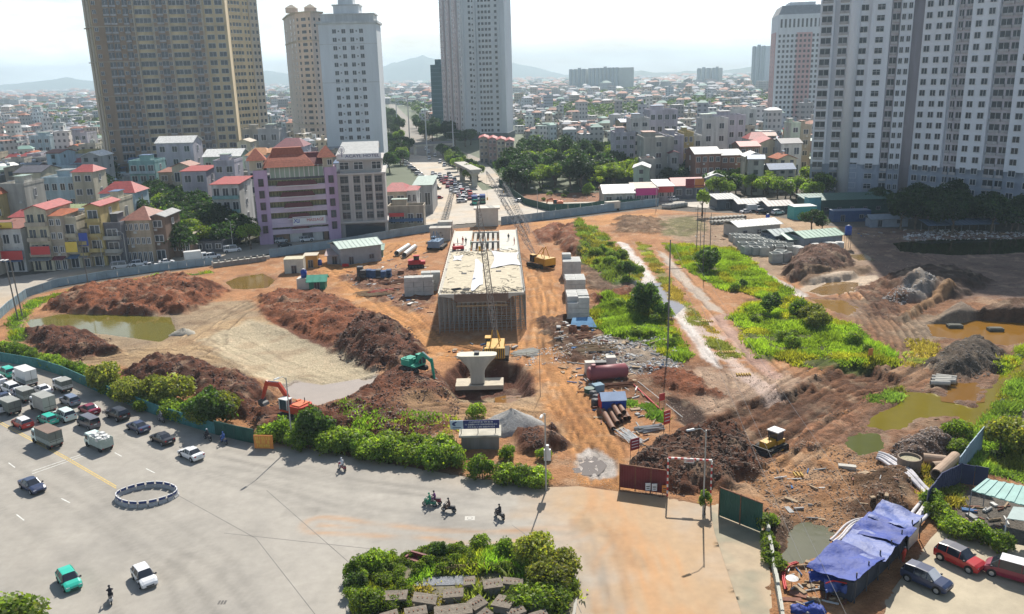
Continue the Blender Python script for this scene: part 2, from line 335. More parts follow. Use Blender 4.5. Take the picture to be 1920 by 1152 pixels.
PONDS=[('pond',[(50,600),(110,588),(240,589),(318,594),(330,622),(300,640),(235,630),(150,620),(60,616)],S(170,160,72,K*.8),.35),('pond',[(424,528),(448,518),(492,512),(514,524),(502,538),(460,542),(436,540)],S(190,152,66,K*.8),.35),('pond',[(1628,796),(1640,776),(1690,755),(1700,733),(1750,735),(1790,754),(1830,764),(1850,742),(1868,718),(1890,690),(1935,655),(1950,668),(1905,705),(1875,745),(1856,775),(1832,806),(1812,808),(1800,778),(1740,776),(1712,784),(1690,800),(1650,804)],S(176,158,40,K*.85),.4),('pond',[(1778,716),(1830,718),(1830,748),(1780,750)],S(196,142,62,K*.8),.3),('pond',[(1738,606),(1800,604),(1830,598),(1960,606),(1930,634),(1885,646),(1800,634),(1750,628)],S(206,150,62,K*.85),.4),('pond',[(1520,560),(1576,562),(1604,578),(1590,590),(1556,578)],S(206,156,66,K*.85),.3),('pond',[(1586,832),(1604,812),(1640,812),(1658,830),(1646,850),(1610,852)],S(136,142,72,K*.8),.3),('pond',[(1482,992),(1545,984),(1552,1028),(1500,1052),(1458,1050),(1478,1020)],S(150,150,116,K*.8),.3),('puddle',[(524,726),(560,716),(600,722),(650,714),(706,704),(700,716),(640,744),(598,756),(548,742)],S(222,204,184,K*1.1),.9),('puddle',[(1186,534),(1238,530),(1266,556),(1282,574),(1262,592),(1240,580),(1224,560)],S(190,180,180,K*.8),.15),('puddle',[(1392,584),(1412,588),(1428,606),(1416,610),(1400,600)],S(110,120,130,K*.8),.15),('pond',[(1675,455),(1760,448),(1990,446),(1990,470),(1800,478),(1690,472)],S(76,76,44,K*.8),.3),('pond',[(1590,478),(1622,476),(1640,488),(1610,488)],S(190,150,60,K*.8),.2),('puddle',[(940,722),(974,720),(976,742),(950,752)],S(206,150,84,K*.8),2.2),('puddle',[(1090,866),(1106,862),(1120,872),(1110,884),(1092,882)],S(170,156,142,K*.8),.06),('puddle',[(1526,548),(1560,532),(1600,530),(1590,546),(1556,552)],S(206,160,90,K*.8),.1),]
TRACKS=[([(990,500),(1020,560),(1022,640),(1050,720),(1100,800),(1150,890),(1165,960)],1),([(1010,495),(1035,560),(1030,650),(1075,740),(1130,820),(1170,900)],1),([(1000,520),(1010,600),(1005,680),(1060,770),(1120,850),(1140,920)],1),([(600,510),(650,520),(720,570),(780,610),(820,660),(900,668),(1000,660)],1),([(620,500),(700,545),(770,590),(815,630)],1),([(740,460),(700,490),(650,505),(600,515)],1),([(330,690),(400,640),(440,590),(500,560)],1),([(350,640),(400,600),(470,570)],1),([(120,684),(260,668),(400,680),(480,720),(520,750)],1),([(250,660),(360,660),(440,690),(500,730)],1),([(380,640),(420,660),(520,700),(620,722)],.6),([(420,620),(520,670),(640,710)],.6),([(1400,840),(1480,780),(1580,720),(1680,700),(1720,680),(1690,620),(1640,560),(1600,530)],1.3),([(1420,860),(1500,810),(1600,740),(1700,715),(1735,690),(1720,640),(1660,575),(1620,545)],1.3),([(1380,810),(1470,760),(1570,700),(1600,685)],1.2),([(1440,870),(1520,800),(1620,740)],1.2),([(1350,800),(1450,750),(1540,705)],1),([(1240,470),(1300,540),(1360,600),(1430,680),(1480,740)],1),([(1215,560),(1290,640),(1340,700),(1360,760)],1),([(860,760),(940,752),(1020,770),(1090,850)],1),([(740,790),(800,770),(900,770),(1000,780)],1),([(1690,470),(1800,500),(1990,510)],1),([(1700,490),(1850,540),(1990,530)],1),([(1460,450),(1400,440),(1300,430),(1200,430),(1100,440)],1)]
TRK=[(gpoly(p),s)for p,s in TRACKS]+[(gpoly(p)+np.array(o_),s*.8)for p,s in TRACKS if s>1.1 for o_ in((-2.6,1.4),(2.4,-1.6),(-4.6,3.2))]
GRY=[46.0]
while GRY[-1]<350:GRY.append(GRY[-1]+.24+.0018*(GRY[-1]-46))
GRY=np.array(GRY);GCX=np.arange(-172,222,.5)
GX,GY=np.meshgrid(GCX,GRY);SHP=GX.shape
def compose(X,Y):
 c=np.empty(X.shape+(3,));c[:]=C_dirt
 h=.25*(fbm(X/14,Y/14,3,3)-.5);wet=np.full(X.shape,.92);rgh=np.full(X.shape,.2)
 big=fbm(X/7,Y/7,4,11);e1=fbm(X/2.2,Y/2.2,3,21)-.5
 lo=.8+.4*big
 for z in ZONES:
  p=z['p'];pad=4+z['en'];bx=(X>p[:,0].min()-pad)&(X<p[:,0].max()+pad)&(Y>p[:,1].min()-pad)&(Y<p[:,1].max()+pad)
  if not bx.any():continue
  x=X[bx];y=Y[bx];d=sdf(x,y,p)+e1[bx]*z['en']*2
  a=np.clip(.5-d/(2*z['soft']),0,1)*z['mix'];a=a*a*(3-2*a)
  cc=z['c'][None,:]*(1+z['cn']*2*(e1[bx,None]))
  c[bx]=c[bx]*(1-a[:,None])+cc*a[:,None]
  wet[bx]=wet[bx]*(1-a)+z['wet']*a;rgh[bx]=rgh[bx]*(1-a)+(z['rg']*1.15+.06)*a
  if z['h']:
   q=np.clip(-d/z['hw'],0,1);q=np.sin(q*math.pi/2)**.85 if z['h']>0 else q*q*(3-2*q)
   h[bx]+=z['h']*q*(.75+.5*big[bx])
 h+=rgh*(1.1*(fbm(X/2.6,Y/2.6,3,31)-.5)+.9*(fbm(X/.9,Y/.9,2,41)-.5)+.45*(vnoise(X/.42,Y/.42,51)-.5))
 c*=(lo*(1+.9*rgh*(vnoise(X/.8,Y/.8,61)-.5)))[...,None]
 # patches of churned darker earth and pale dried mud, and small humps
 n1=fbm(X/4.5,Y/4.5,5,101);n2=fbm(X/2.1+9,Y/2.8,4,111);a=(np.clip((n1-.54)*7,0,1)*.5)[...,None];c=c*(1-a)+c*np.array([.62,.52,.47])*a
 a=(np.clip((n2-.60)*7,0,1)*.35)[...,None];c=c*(1-a)+np.array(S(232,204,170,K))*a*(lo[...,None]);h+=.55*np.clip(n1-.52,0,1)*rgh*4
 for p,s in TRK:
  bx=(X>p[:,0].min()-3)&(X<p[:,0].max()+3)&(Y>p[:,1].min()-3)&(Y<p[:,1].max()+3)
  x=X[bx];y=Y[bx];wob=(vnoise(x/9,y/9,71)-.5)*1.8
  d=np.abs(sdf(x,y,p,False)+wob-.4)
  t=np.exp(-((d-1.05)/.26)**2)*s*(.4+.8*vnoise(x/5,y/5,81));rim=np.exp(-((d-1.55)/.25)**2)*s
  h[bx]+=-.20*t+.14*rim;c[bx]*=np.clip(1-.42*t+.22*rim,.35,1.5)[...,None]
 return c,h,wet
CC,HH,WW=compose(GX,GY)
site=sdf(GX,GY,SITE)
off=site>0
# outside the site the sheet is plain hard standing just under the streets
q=np.clip(site/1.5,0,1)
HH=HH*(1-q)-.18*q
outc=np.array(S(128,120,110,K))
GP=gpoly([(940,330),(950,300),(1000,270),(1200,290),(1300,330),(1190,380),(1100,392),(1000,380)]);GL=gpoly([(255,480),(250,380),(300,350),(470,400),(470,466)])
OG=np.zeros(GX.shape)
for g_ in(GP,GL):OG=np.maximum(OG,np.clip(.5-sdf(GX,GY,g_)/8,0,1))
outc=outc*(1-OG[...,None])+np.array(S(74,84,44,.5))*OG[...,None]
OD=np.clip(.5-sdf(GX,GY,gpoly([(930,350),(1000,352),(1150,362),(1200,380),(1100,398),(1000,396)]))/6+(fbm(GX/6,GY/6,3,6)-.5),0,1);outc=outc*(1-OD[...,None])+np.array(S(176,128,98,K))*OD[...,None]
outc=outc*(.8+.4*fbm(GX/5,GY/5,4,5))[...,None]
CC=CC*(1-q[...,None])+outc*q[...,None]
for nm,p,c,dep in PONDS:
 P0=gpoly(p);d=sdf(GX,GY,P0)
 q=np.clip(.5-d/1.6,0,1);q=q*q*(3-2*q)
 near=np.exp(-np.clip(d,0,9)/1.2)*(d>0);HH=HH*(1-np.clip(q*1.5,0,1))-dep*1.4*q-near*.08
 CC*=(1-.22*near)[...,None];WW-=.3*near
def gz(x,y):
 j=np.searchsorted(GRY,y)-1;i=(x-GCX[0])/.5
 if j<0 or j>=len(GRY)-1 or i<0 or i>=len(GCX)-1:return 0.0
 i0=int(i);fx=i-i0;fy=(y-GRY[j])/(GRY[j+1]-GRY[j])
 return float((HH[j,i0]*(1-fx)+HH[j,i0+1]*fx)*(1-fy)+(HH[j+1,i0]*(1-fx)+HH[j+1,i0+1]*fx)*fy)
def gp(px,py,dz=0.0):
 z=0.0
 for _ in range(6):x,y=G0(px,py,z);z=.5*z+.5*gz(x,y)
 x,y=G0(px,py,z)
 return(x,y,gz(x,y)+dz)
idx=np.arange(SHP[0]*SHP[1]).reshape(SHP)
vis=(np.abs(GX-8)<.68*GY+28)
cell=vis[:-1,:-1]&vis[1:,1:]
q4=np.stack([idx[:-1,:-1],idx[:-1,1:],idx[1:,1:],idx[1:,:-1]],-1)[cell]
used=np.unique(q4);remap=np.full(SHP[0]*SHP[1],-1);remap[used]=np.arange(len(used))
V=np.stack([GX,GY,HH],-1).reshape(-1,3)[used]
CA=np.concatenate([CC,np.clip(WW,.15,1)[...,None]],-1).reshape(-1,4)[used]
def soil_mat():
 m=bpy.data.materials.new('soil');m.use_nodes=True;n=m.node_tree;b=n.nodes['Principled BSDF']
 a=n.nodes.new('ShaderNodeAttribute');a.attribute_name='col';geo=n.nodes.new('ShaderNodeNewGeometry')
 t=n.nodes.new('ShaderNodeTexNoise');t.inputs['Scale'].default_value=1.7;t.inputs['Detail'].default_value=8;t.inputs['Roughness'].default_value=.75
 n.links.new(geo.outputs['Position'],t.inputs['Vector'])
 mr=n.nodes.new('ShaderNodeMapRange');mr.inputs[1].default_value=.3;mr.inputs[2].default_value=.7;mr.inputs[3].default_value=.70;mr.inputs[4].default_value=1.32
 v=n.nodes.new('ShaderNodeVectorMath');v.operation='SCALE'
 n.links.new(t.outputs['Fac'],mr.inputs[0]);n.links.new(a.outputs['Color'],v.inputs[0]);n.links.new(mr.outputs[0],v.inputs['Scale']);n.links.new(v.outputs[0],b.inputs['Base Color'])
 n.links.new(a.outputs['Alpha'],b.inputs['Roughness']);b.inputs['Specular IOR Level'].default_value=.25
 t2=n.nodes.new('ShaderNodeTexNoise');t2.inputs['Scale'].default_value=3.2;t2.inputs['Detail'].default_value=6;t2.inputs['Roughness'].default_value=.7;n.links.new(geo.outputs['Position'],t2.inputs['Vector'])
 bp=n.nodes.new('ShaderNodeBump');bp.inputs['Strength'].default_value=.9;bp.inputs['Distance'].default_value=.5
 n.links.new(t2.outputs['Fac'],bp.inputs['Height']);n.links.new(bp.outputs[0],b.inputs['Normal'])
 return m
gm=npmesh('ground',V,remap[q4],soil_mat(),CA,True)
tag(ob('ground',gm),kind='structure')
def water_mat(name,c,rough=.06):
 m=mat(name,tuple(v*.72 for v in c),rough=rough,var=.12,scale=.25,spec=.5,bump=.03,bscale=1.2);return m
for i,(nm,p,c,dep)in enumerate(PONDS):
 P0=gpoly(p);cx,cy=P0.mean(0);zp=-2.28 if 930<p[0][0]<950 else-dep*.55-.02
 mb=MB();xs=[tuple(q)for q in P0]
 P1=[]
 for a,b2 in zip(xs,xs[1:]+xs[:1]):
  for t in(0,.25,.5,.75):P1.append((a[0]+(b2[0]-a[0])*t,a[1]+(b2[1]-a[1])*t))
 n_=len(P1);sg=np.sign(sum(P1[k][0]*P1[(k+1)%n_][1]-P1[(k+1)%n_][0]*P1[k][1]for k in range(n_)))
 out=[]
 for k in range(n_):
  ax,ay=P1[k-1];bx_,by_=P1[(k+1)%n_];tx,ty=bx_-ax,by_-ay;L=math.hypot(tx,ty)or 1
  out.append((P1[k][0]+sg*ty/L*1.2,P1[k][1]-sg*tx/L*1.2))
 mb.add([(x,y,0)for x,y in out],[tuple(range(n_))])
 if sg<0:mb.f=[f[::-1]for f in mb.f]
 o=mb.build(nm,water_mat('muddy_water_%d'%i,c),loc=(0,0,zp));tag(o,kind='structure')
 # streets (sheets just above the ground)
def sheet(name,poly,step,z,colf,material,edge=0):
 x0,y0=poly.min(0);x1,y1=poly.max(0)
 xs=np.arange(x0,x1+step,step);ys=np.arange(y0,y1+step,step);X,Y=np.meshgrid(xs,ys);d=sdf(X,Y,poly)
 C=colf(X,Y,d);I=np.arange(X.size).reshape(X.shape);ce=(d<step*.6)
 k=ce[:-1,:-1]&ce[1:,1:]&ce[:-1,1:]&ce[1:,:-1]
 q=np.stack([I[:-1,:-1],I[:-1,1:],I[1:,1:],I[1:,:-1]],-1)[k];u=np.unique(q);rm=np.full(X.size,-1);rm[u]=np.arange(len(u))
 m=(d>-step*.55)&(d<step*.7);bx=X[m];by=Y[m];bd=np.full(bx.shape,1e9);nx=bx.copy();ny=by.copy()
 for i in range(len(poly)):
  ax,ay=poly[i];ex,ey=poly[(i+1)%len(poly)];dx,dy=ex-ax,ey-ay;t=np.clip(((bx-ax)*dx+(by-ay)*dy)/(dx*dx+dy*dy+1e-9),0,1)
  qx,qy=ax+t*dx,ay+t*dy;dd=(bx-qx)**2+(by-qy)**2;b_=dd<bd;bd[b_]=dd[b_];nx[b_]=qx[b_];ny[b_]=qy[b_]
 X=X.copy();Y=Y.copy();X[m]=nx;Y[m]=ny
 V=np.stack([X,Y,np.full(X.shape,z)],-1).reshape(-1,3)[u]
 return tag(ob(name,npmesh(name,V,rm[q],material,C.reshape(-1,C.shape[-1])[u])),kind='structure')
asph=mat('road_surface',(.4,.36,.3),attr='col',rough=.75,var=.12,scale=.9,bump=.12,bscale=14,spec=.35)
KR=.51
C_road=np.array(S(210,203,190,KR));C_dust=np.array(S(226,184,132,.54));C_grime=np.array(S(182,177,168,KR))
TR2=[gpoly(p)for p in([(1130,910),(1150,980),(1190,1050),(1240,1200)],[(1150,905),(1175,990),(1215,1050),(1290,1200)],[(1120,905),(1130,960),(1080,1000),(900,1010),(600,985)],[(1170,930),(1210,1000),(1260,1080),(1330,1200)],[(1120,920),(1160,1000),(1140,1080),(1150,1200)])]
WHEEL=[gpoly(p)for p in([(-60,790),(200,925),(420,1060),(520,1200)],[(-60,840),(150,950),(330,1080),(400,1200)],[(-60,920),(130,1040),(240,1180)],[(420,850),(640,900),(900,940),(1100,960),(1200,1060)],[(360,880),(600,950),(860,985),(1060,1010),(1140,1150)],[(1160,1000),(1000,990),(700,960),(480,900)],[(60,700),(200,770),(380,860),(620,905),(880,930)],[(20,720),(180,800),(350,890)],[(1110,960),(1150,1080),(1160,1200)])]
JN=[gpoly(p)for p in([(500,920),(660,1060),(760,1190)],[(290,905),(480,1010),(620,1190)],[(-60,760),(480,1000)],[(-60,900),(330,1100),(420,1190)])]
def road_col(X,Y,d):
 C=np.empty(X.shape+(3,));C[:]=C_road;n=fbm(X/9,Y/9,4,7);m=fbm(X/2.5,Y/2.5,4,8)
 a=np.clip((n-.42)*3,0,1)*.6;C=C*(1-a[...,None])+C_grime*a[...,None]
 e=gpoly([(1080,900),(1260,925),(1350,990),(1470,1260),(1130,1260),(1110,1060),(1000,960)]);q=np.clip(.5-(sdf(X,Y,e)+(m-.5)*9)/8,0,1)*.85
 C=C*(1-q[...,None])+C_dust*q[...,None]
 q=np.exp(-np.clip(-d,0,50)/1.6)*.5*(m*1.4);C=C*(1-q[...,None])+C_dust*q[...,None]
 for p in TR2:
  dd=np.abs(sdf(X,Y,p,False)+(vnoise(X/5,Y/5,9)-.5)*1.5-.3);t=np.exp(-((dd-.9)/.45)**2)*.8*vnoise(X/3,Y/3,10)
  C=C*(1-t[...,None])+np.array(S(214,160,104,K))*t[...,None]
 for k,p in enumerate(WHEEL):
  dd=np.abs(sdf(X,Y,p,False)+(vnoise(X/14,Y/14,30+k)-.5)*1.2);t=np.exp(-((dd-.8)/.42)**2)*(.06+.16*vnoise(X/7,Y/7,31));C*=(1-t)[...,None]
 for px,py,sx,sy,g in((560,960,4,2.2,.86),(430,880,6,1.6,.9),(700,930,3,1.6,1.08),(330,1060,2.6,5,.88),(980,1000,5,1.4,.9),(150,1010,3,1.8,1.07),(1090,985,2.2,3.4,.84)):
  a_,b_=G0(px,py);C[(np.abs(X-a_)<sx/2)&(np.abs(Y-b_)<sy/2)]*=g
 st=fbm(X/1.6+Y/9,Y/7-X/14,4,66);C*=(1-.06*np.clip((st-.5)*5,0,1))[...,None];C*=(.90+.2*m)[...,None]
 return C
ROAD=gpoly([(-140,700),(-30,672),(60,682),(190,722),(300,772),(420,814),(540,834),(700,864),(870,894),(1030,914),(1085,912),(1160,922),(1245,932),(1330,950),(1340,1000),(1400,1180),(1420,1400),(-200,1400),(-300,900)])
sheet('road',ROAD,.5,.004,road_col,asph)
PAVE=gpoly([(1330,950),(1345,945),(1425,968),(1442,1040),(1462,1400),(1420,1400),(1400,1180),(1340,1000)])
def pave_col(X,Y,d):
 m=fbm(X/1.5,Y/1.5,4,12);C=np.empty(X.shape+(3,));C[:]=S(200,178,146,K);g=np.array(S(130,140,120,K));a=np.clip((fbm(X/4,Y/4,3,13)-.55)*6,0,1)*.5
 C=C*(1-a[...,None])+g*a[...,None];return C*(.7+.6*m)[...,None]
sheet('pavement',PAVE,.3,.03,pave_col,asph)
YARD=gpoly([(1560,1260),(1640,1152),(1745,1010),(1770,985),(1900,1020),(2100,1060),(2100,1400),(1560,1400)])
def yard_col(X,Y,d):
 m=fbm(X/2,Y/2,4,14);C=np.empty(X.shape+(3,));C[:]=S(206,192,164,K);return C*(.75+.5*m)[...,None]
sheet('yard',YARD,.4,.02,yard_col,asph)
BACK=gpoly([(-200,640),(-60,600),(10,576),(70,545),(150,527),(260,512),(420,489),(560,470),(700,444),(820,424),(1060,404),(1240,384),(1340,392),(1345,366),(1200,376),(1060,380),(1000,378),(935,352),(905,358),(880,330),(840,310),(830,296),(795,286),(770,286),(765,310),(800,350),(780,395),(700,428),(560,448),(420,462),(240,486),(100,510),(-60,530),(-260,580)])
def back_col(X,Y,d):
 m=fbm(X/3,Y/3,4,15);n=fbm(X/12,Y/12,3,16);C=np.empty(X.shape+(3,));C[:]=S(206,196,180,K);a=np.clip((n-.45)*4,0,1)*.5
 C=C*(1-a[...,None])+np.array(S(222,190,148,K))*a[...,None];return C*(.8+.4*m)[...,None]
sheet('street',BACK,1.0,.006,back_col,asph)
AVEN=gpoly([(770,290),(762,262),(748,240),(735,215),(728,196),(740,196),(770,225),(805,252),(850,276),(905,300),(950,345),(925,352),(880,330),(830,298)])
sheet('avenue',AVEN,3,.008,lambda X,Y,d:back_col(X,Y,d)*np.clip(1-(Y-380)/260,.42,1)[...,None],asph)  # far part darkened: tree shade is put into the road colour
land=mat('land',(.10,.12,.07),var=.5,scale=.01)
mb=MB();mb.box(-30000,30000,349,40000,-1,-.22);mb.box(-30000,-171,-3000,349,-1,-.22);mb.box(221,30000,-3000,349,-1,-.22);mb.box(-171,221,-3000,46.5,-1,-.22)
tag(mb.build('terrain',land),kind='structure')
# air, hills
hz=bpy.data.materials.new('haze');hz.use_nodes=True;n=hz.node_tree;n.nodes.remove(n.nodes['Principled BSDF'])
pv=n.nodes.new('ShaderNodeVolumePrincipled');pv.inputs['Color'].default_value=(.72,.9,1,1);pv.inputs['Density'].default_value=.00015;pv.inputs['Anisotropy'].default_value=.1
n.links.new(pv.outputs[0],n.nodes['Material Output'].inputs['Volume'])
mb=MB();mb.box(-12000,12000,-3500,13500,-2,330);o=mb.build('haze',hz);tag(o,kind='stuff')
def ridge(name,pts,Y,depth,m):
 mb=MB();vs=[];n=0
 P0=[]
 for(x0,y0),(x1,y1)in zip(pts[:-1],pts[1:]):
  for t in np.arange(0,1,.1):P0.append((x0+(x1-x0)*t,y0+(y1-y0)*t))
 P0.append(pts[-1]);out=[]
 for i,(px,py)in enumerate(P0):
  d=fw*F+cr*(px-960)+cu*(576-py);t=Y/d[1];X=d[0]*t;Z=H+d[2]*t
  Z=max(4,Z+(float(fbm(np.array(i*.31),np.array(Y*.1),3,3))-.5)*22);out.append((X,Z))
 for X,Z in out:vs+=[(X,Y-depth,-1),(X+60*math.sin(X*.01),Y-depth*.45,Z*.55),(X,Y,Z),(X,Y+depth,-1)]
 fs=[]
 for i in range(len(out)-1):
  for j in range(3):fs.append((i*4+j,i*4+4+j,i*4+5+j,i*4+1+j))
 mb.add(vs,fs);tag(mb.build(name,m,smooth=True),kind='structure')
hm=mat('hill_forest',(.09,.13,.10),var=.3,scale=.004)
ridge('mountains',[(-500,170),(-150,168),(0,160),(50,155),(90,150),(125,145),(160,151),(230,158),(330,165)],11500,900,hm)
ridge('mountains',[(450,150),(500,133),(540,138),(620,150),(690,136),(730,120),(765,112),(792,104),(820,112),(860,118),(915,114),(960,118),(1010,128),(1060,140),(1120,150)],11800,1100,hm)
ridge('hills',[(1140,145),(1165,138),(1190,133),(1250,137),(1290,133),(1330,135),(1400,127),(1460,124),(1560,128),(1900,122),(2300,116)],8000,500,hm)
# towers
glass=mat('window_glass',(.035,.045,.06),rough=.18,spec=.6,var=.5,scale=.15)
frame_w=mat('white_frame',(.62,.62,.62),var=.1)
dark_open=mat('dark_opening',(.03,.028,.035),var=.4,scale=.5)
frame_g=mat('grey_frame',(.22,.22,.24),var=.2)
rail=mat('balcony_parapet',(.42,.40,.40),var=.3)
WIN={}
def winmesh(w,h,style='plain',fm=None,wm=None):
 key=(round(w,1),round(h,1),style,fm.name if fm else 0,wm.name if wm else 0)
 if key in WIN:return WIN[key]
 mb=MB();f=.12
 if style=='far':
  mb.add([(-w/2,-.06,0),(w/2,-.06,0),(w/2,-.06,h),(-w/2,-.06,h)],[(0,1,2,3)],1);mb.box(-w/2-.1,w/2+.1,-.2,0,-.2,0,0)
 elif style=='loggia':
  mb.add([(-w/2,-.05,0),(w/2,-.05,0),(w/2,-.05,h),(-w/2,-.05,h)],[(0,1,2,3)],1)
  mb.box(-w/2-.1,w/2+.1,-.5,0,-.9,.0,2);mb.box(-.06,.06,-.16,0,0,h,0)
  mb.box(-w/2-.1,w/2+.1,-.35,0,h,h+.15,2)
 else:
  mb.add([(-w/2,-.05,0),(w/2,-.05,0),(w/2,-.05,h),(-w/2,-.05,h)],[(0,1,2,3)],1)
  mb.box(-w/2-f,-w/2,-.16,0,-f,h+f,0);mb.box(w/2,w/2+f,-.16,0,-f,h+f,0);mb.box(-w/2,w/2,-.16,0,h,h+f,0);mb.box(-w/2,w/2,-.22,0,-f,0,0)
  mb.box(-.05,.05,-.12,-.05,0,h,0)
  if style=='cross':mb.box(-w/2,-.05,-.12,-.05,h*.62,h*.62+.09,0);mb.box(.05,w/2,-.12,-.05,h*.62,h*.62+.09,0)
 me=mb.mesh('window',[fm or frame_w,wm or glass,rail]);WIN[key]=(me,mb);return WIN[key]
def facade_windows(root,A,B,cols,z0,dz,n,lim,far=False,skip=0.0):
 """cols: (t, width, height, style, sill, frame, depth) ; window objects up to lim, the rest joined"""
 A=Vector((*A,0));B=Vector((*B,0));d=B-A;L=d.length;a=math.atan2(d.y,d.x);rest={}
 for k in range(n):
  for c in cols:
   t,ww,hh,st=c[:4];sill=c[4]if len(c)>4 else 1.1;off=c[5]if len(c)>5 else 0
   if RNG.random()<skip:continue
   me,mb=winmesh(ww,hh,st);p=A+d*t;nx,ny=d.y/L,-d.x/L
   loc=(p.x+nx*off,p.y+ny*off,z0+k*dz+sill)
   if lim[0]>0:
    lim[0]-=1;ob('window',me,root,loc,a)
   else:
    r=rest.setdefault(0,MB());c_,s_=math.cos(a),math.sin(a)
    vs=[(loc[0]+x*c_-y*s_,loc[1]+x*s_+y*c_,loc[2]+z)for x,y,z in mb.v];o=len(r.v)
    r.v+=vs;r.f+=[tuple(i+o for i in f)for f in mb.f];r.m+=mb.m
 for r in rest.values():
  o=r.build('window',[frame_w,glass,rail],root);tag(o,kind='stuff')
def W0(px,py):return G0(px,py)
def lerp(a,b,t):return(a[0]+(b[0]-a[0])*t,a[1]+(b[1]-a[1])*t)
def slab_off(A,B,s,out):
 dx,dy=B[0]-A[0],B[1]-A[1];L=math.hypot(dx,dy);return(A[0]+dx*s+dy/L*out,A[1]+dy*s-dx/L*out)
def strip(root,name,m,A,B,s0,s1,out,z0,z1,back=.6):
 mb=MB();mb.prism([slab_off(A,B,s0,-back),slab_off(A,B,s1,-back),slab_off(A,B,s1,out),slab_off(A,B,s0,out)],z0,z1);return mb.build(name,m,root)
def ledges(root,m,segs,z0,dz,n,out=.18,h=.25,name='floor_ledge'):
 mb=MB()
 for k in range(n):
  for A,B in segs:
   mb.prism([slab_off(A,B,0,-.3),slab_off(A,B,1,-.3),slab_off(A,B,1,out),slab_off(A,B,0,out)],z0+k*dz,z0+k*dz+h)
 o=mb.build(name,m,root);tag(o,kind='stuff');return o
tan=mat('tan_render',(.56,.45,.29),var=.25,scale=.35,streak=True);brown=mat('brown_render',(.33,.235,.165),var=.25,scale=.35,streak=True)
tanp=mat('pale_tan_render',(.46,.40,.32),var=.2,scale=.3,streak=True)
A=W0(215,338);B=W0(455,326);C_=W0(202,333)
R1=thing('apartment_tower','tall tan and brown apartment tower at the left behind the red roofed houses','tower')
back1=slab_off(A,B,1,-26);mb=MB();mb.prism([A,B,back1,slab_off(A,B,0,-30),C_],0,128);mb.build('wall',tan,R1)
un=[0,.31,.445,.565,.70,.82,1]
for i,(s0,s1)in enumerate(zip(un[:-1],un[1:])):
 if i%2==0:strip(R1,'bay',brown,A,B,s0+.005,s1-.005,.7,4,128)
for s in un[1:-1]:strip(R1,'pilaster',tanp,A,B,s-.006,s+.006,.95,4,128)
cols=[]
for i,(s0,s1)in enumerate(zip(un[:-1],un[1:])):
 wd=s1-s0
 if i%2:cols+=[(s0+wd*.28,3.4,2.3,'plain',1.0,.05),(s0+wd*.72,3.4,2.3,'plain',1.0,.05)]
 elif i==0:cols+=[(.03,1.5,1.7,'plain',1.3,.75),(.115,2.6,2.6,'loggia',1.1,.75),(.165,2.6,2.6,'loggia',1.1,.75),(.21,1.4,1.6,'plain',1.3,.75),(.255,2.4,2.6,'loggia',1.1,.75),(.293,1.3,1.6,'plain',1.3,.75)]
 else:cols+=[(s0+wd*.16,1.4,1.6,'plain',1.3,.75),(s0+wd*.5,3.0,2.6,'loggia',1.1,.75),(s0+wd*.84,1.4,1.6,'plain',1.3,.75)]
lim=[300];facade_windows(R1,A,B,cols,9,4.15,24,lim)
ledges(R1,tanp,[(A,B),(C_,A)],8.2,16.6,7,1.0,.4)
strip(R1,'corner_column',tanp,C_,A,.25,.5,.6,0,128);strip(R1,'corner_column',tanp,C_,A,.7,.9,.6,0,128)
R=thing('apartment_tower','pale cream apartment slab with small square windows right behind the tan tower','tower')
a=W0(456,300);b=W0(479,297);c=W0(508,293);mb=MB();mb.prism([a,b,slab_off(b,c,0,0),c,slab_off(b,c,1,-20),slab_off(a,b,0,-20)],0,150);mb.build('wall',tan,R)
strip(R,'end_wall',tanp,b,c,.45,1,.5,0,150)
facade_windows(R,a,b,[(.15,1.2,1.8,'far'),(.38,2.0,2.0,'far'),(.62,2.0,2.0,'far'),(.85,2,2,'far')],4,4.15,30,[120]);facade_windows(R,b,c,[(.18,1.6,2,'far'),(.36,1.6,2,'far'),(.62,1.8,2,'far',1.1,.5),(.86,1.8,2,'far',1.1,.5)],4,4.15,30,[120])
pinkb=mat('pink_beige_render',(.56,.47,.41),var=.2,scale=.3,streak=True)
R=thing('apartment_tower','pinkish beige apartment tower with rounded front and planted roof terrace left of the white tower','tower')
pts=[W0(552,268),W0(561,275),W0(575,279),W0(602,280),W0(624,277)];hT=ztop(*pts[2],26)
bk=[slab_off(pts[3],pts[4],1,-24),slab_off(pts[0],pts[1],0,-20)]
mb=MB();mb.prism(pts+bk,0,hT);mb.build('wall',pinkb,R)
mb=MB();mb.prism([slab_off(pts[i],pts[i+1],0,.8)for i in range(4)]+[slab_off(pts[3],pts[4],1,.8)]+bk,hT,hT+1);mb.build('cornice',tanp,R)
mb=MB();cx,cy=pts[2]
for dx,dy in((-4,8),(9,8)):mb.hip(cx+dx-4,cx+dx+4,cy+dy-4,cy+dy+4,hT+4,2.6,.1)
mb.build('terrace_roof',tanp,R);mb=MB()
for dx,dy in((-4,8),(9,8)):mb.cb(cx+dx,cy+dy,hT+1,7,7,3)
mb.build('terrace_room',pinkb,R)
lim=[300]
for i,cs in enumerate([[(.5,1.8,2,'far')],[(.3,1.6,2,'far'),(.75,1.6,2,'far')],[(.12,1.6,2,'far'),(.45,2.2,2,'far'),(.6,2.2,2,'far'),(.9,1.6,2,'far')],[(.3,1.8,2,'far'),(.7,1.8,2,'far')]]):
 facade_windows(R,pts[i],pts[i+1],cs,3,4.1,int(hT/4.1)-1,lim)
ledges(R,tanp,[(pts[i],pts[i+1])for i in range(4)],hT*.18,hT*.62,2,.6,.6)
PINKROOF=(cx,cy,hT)
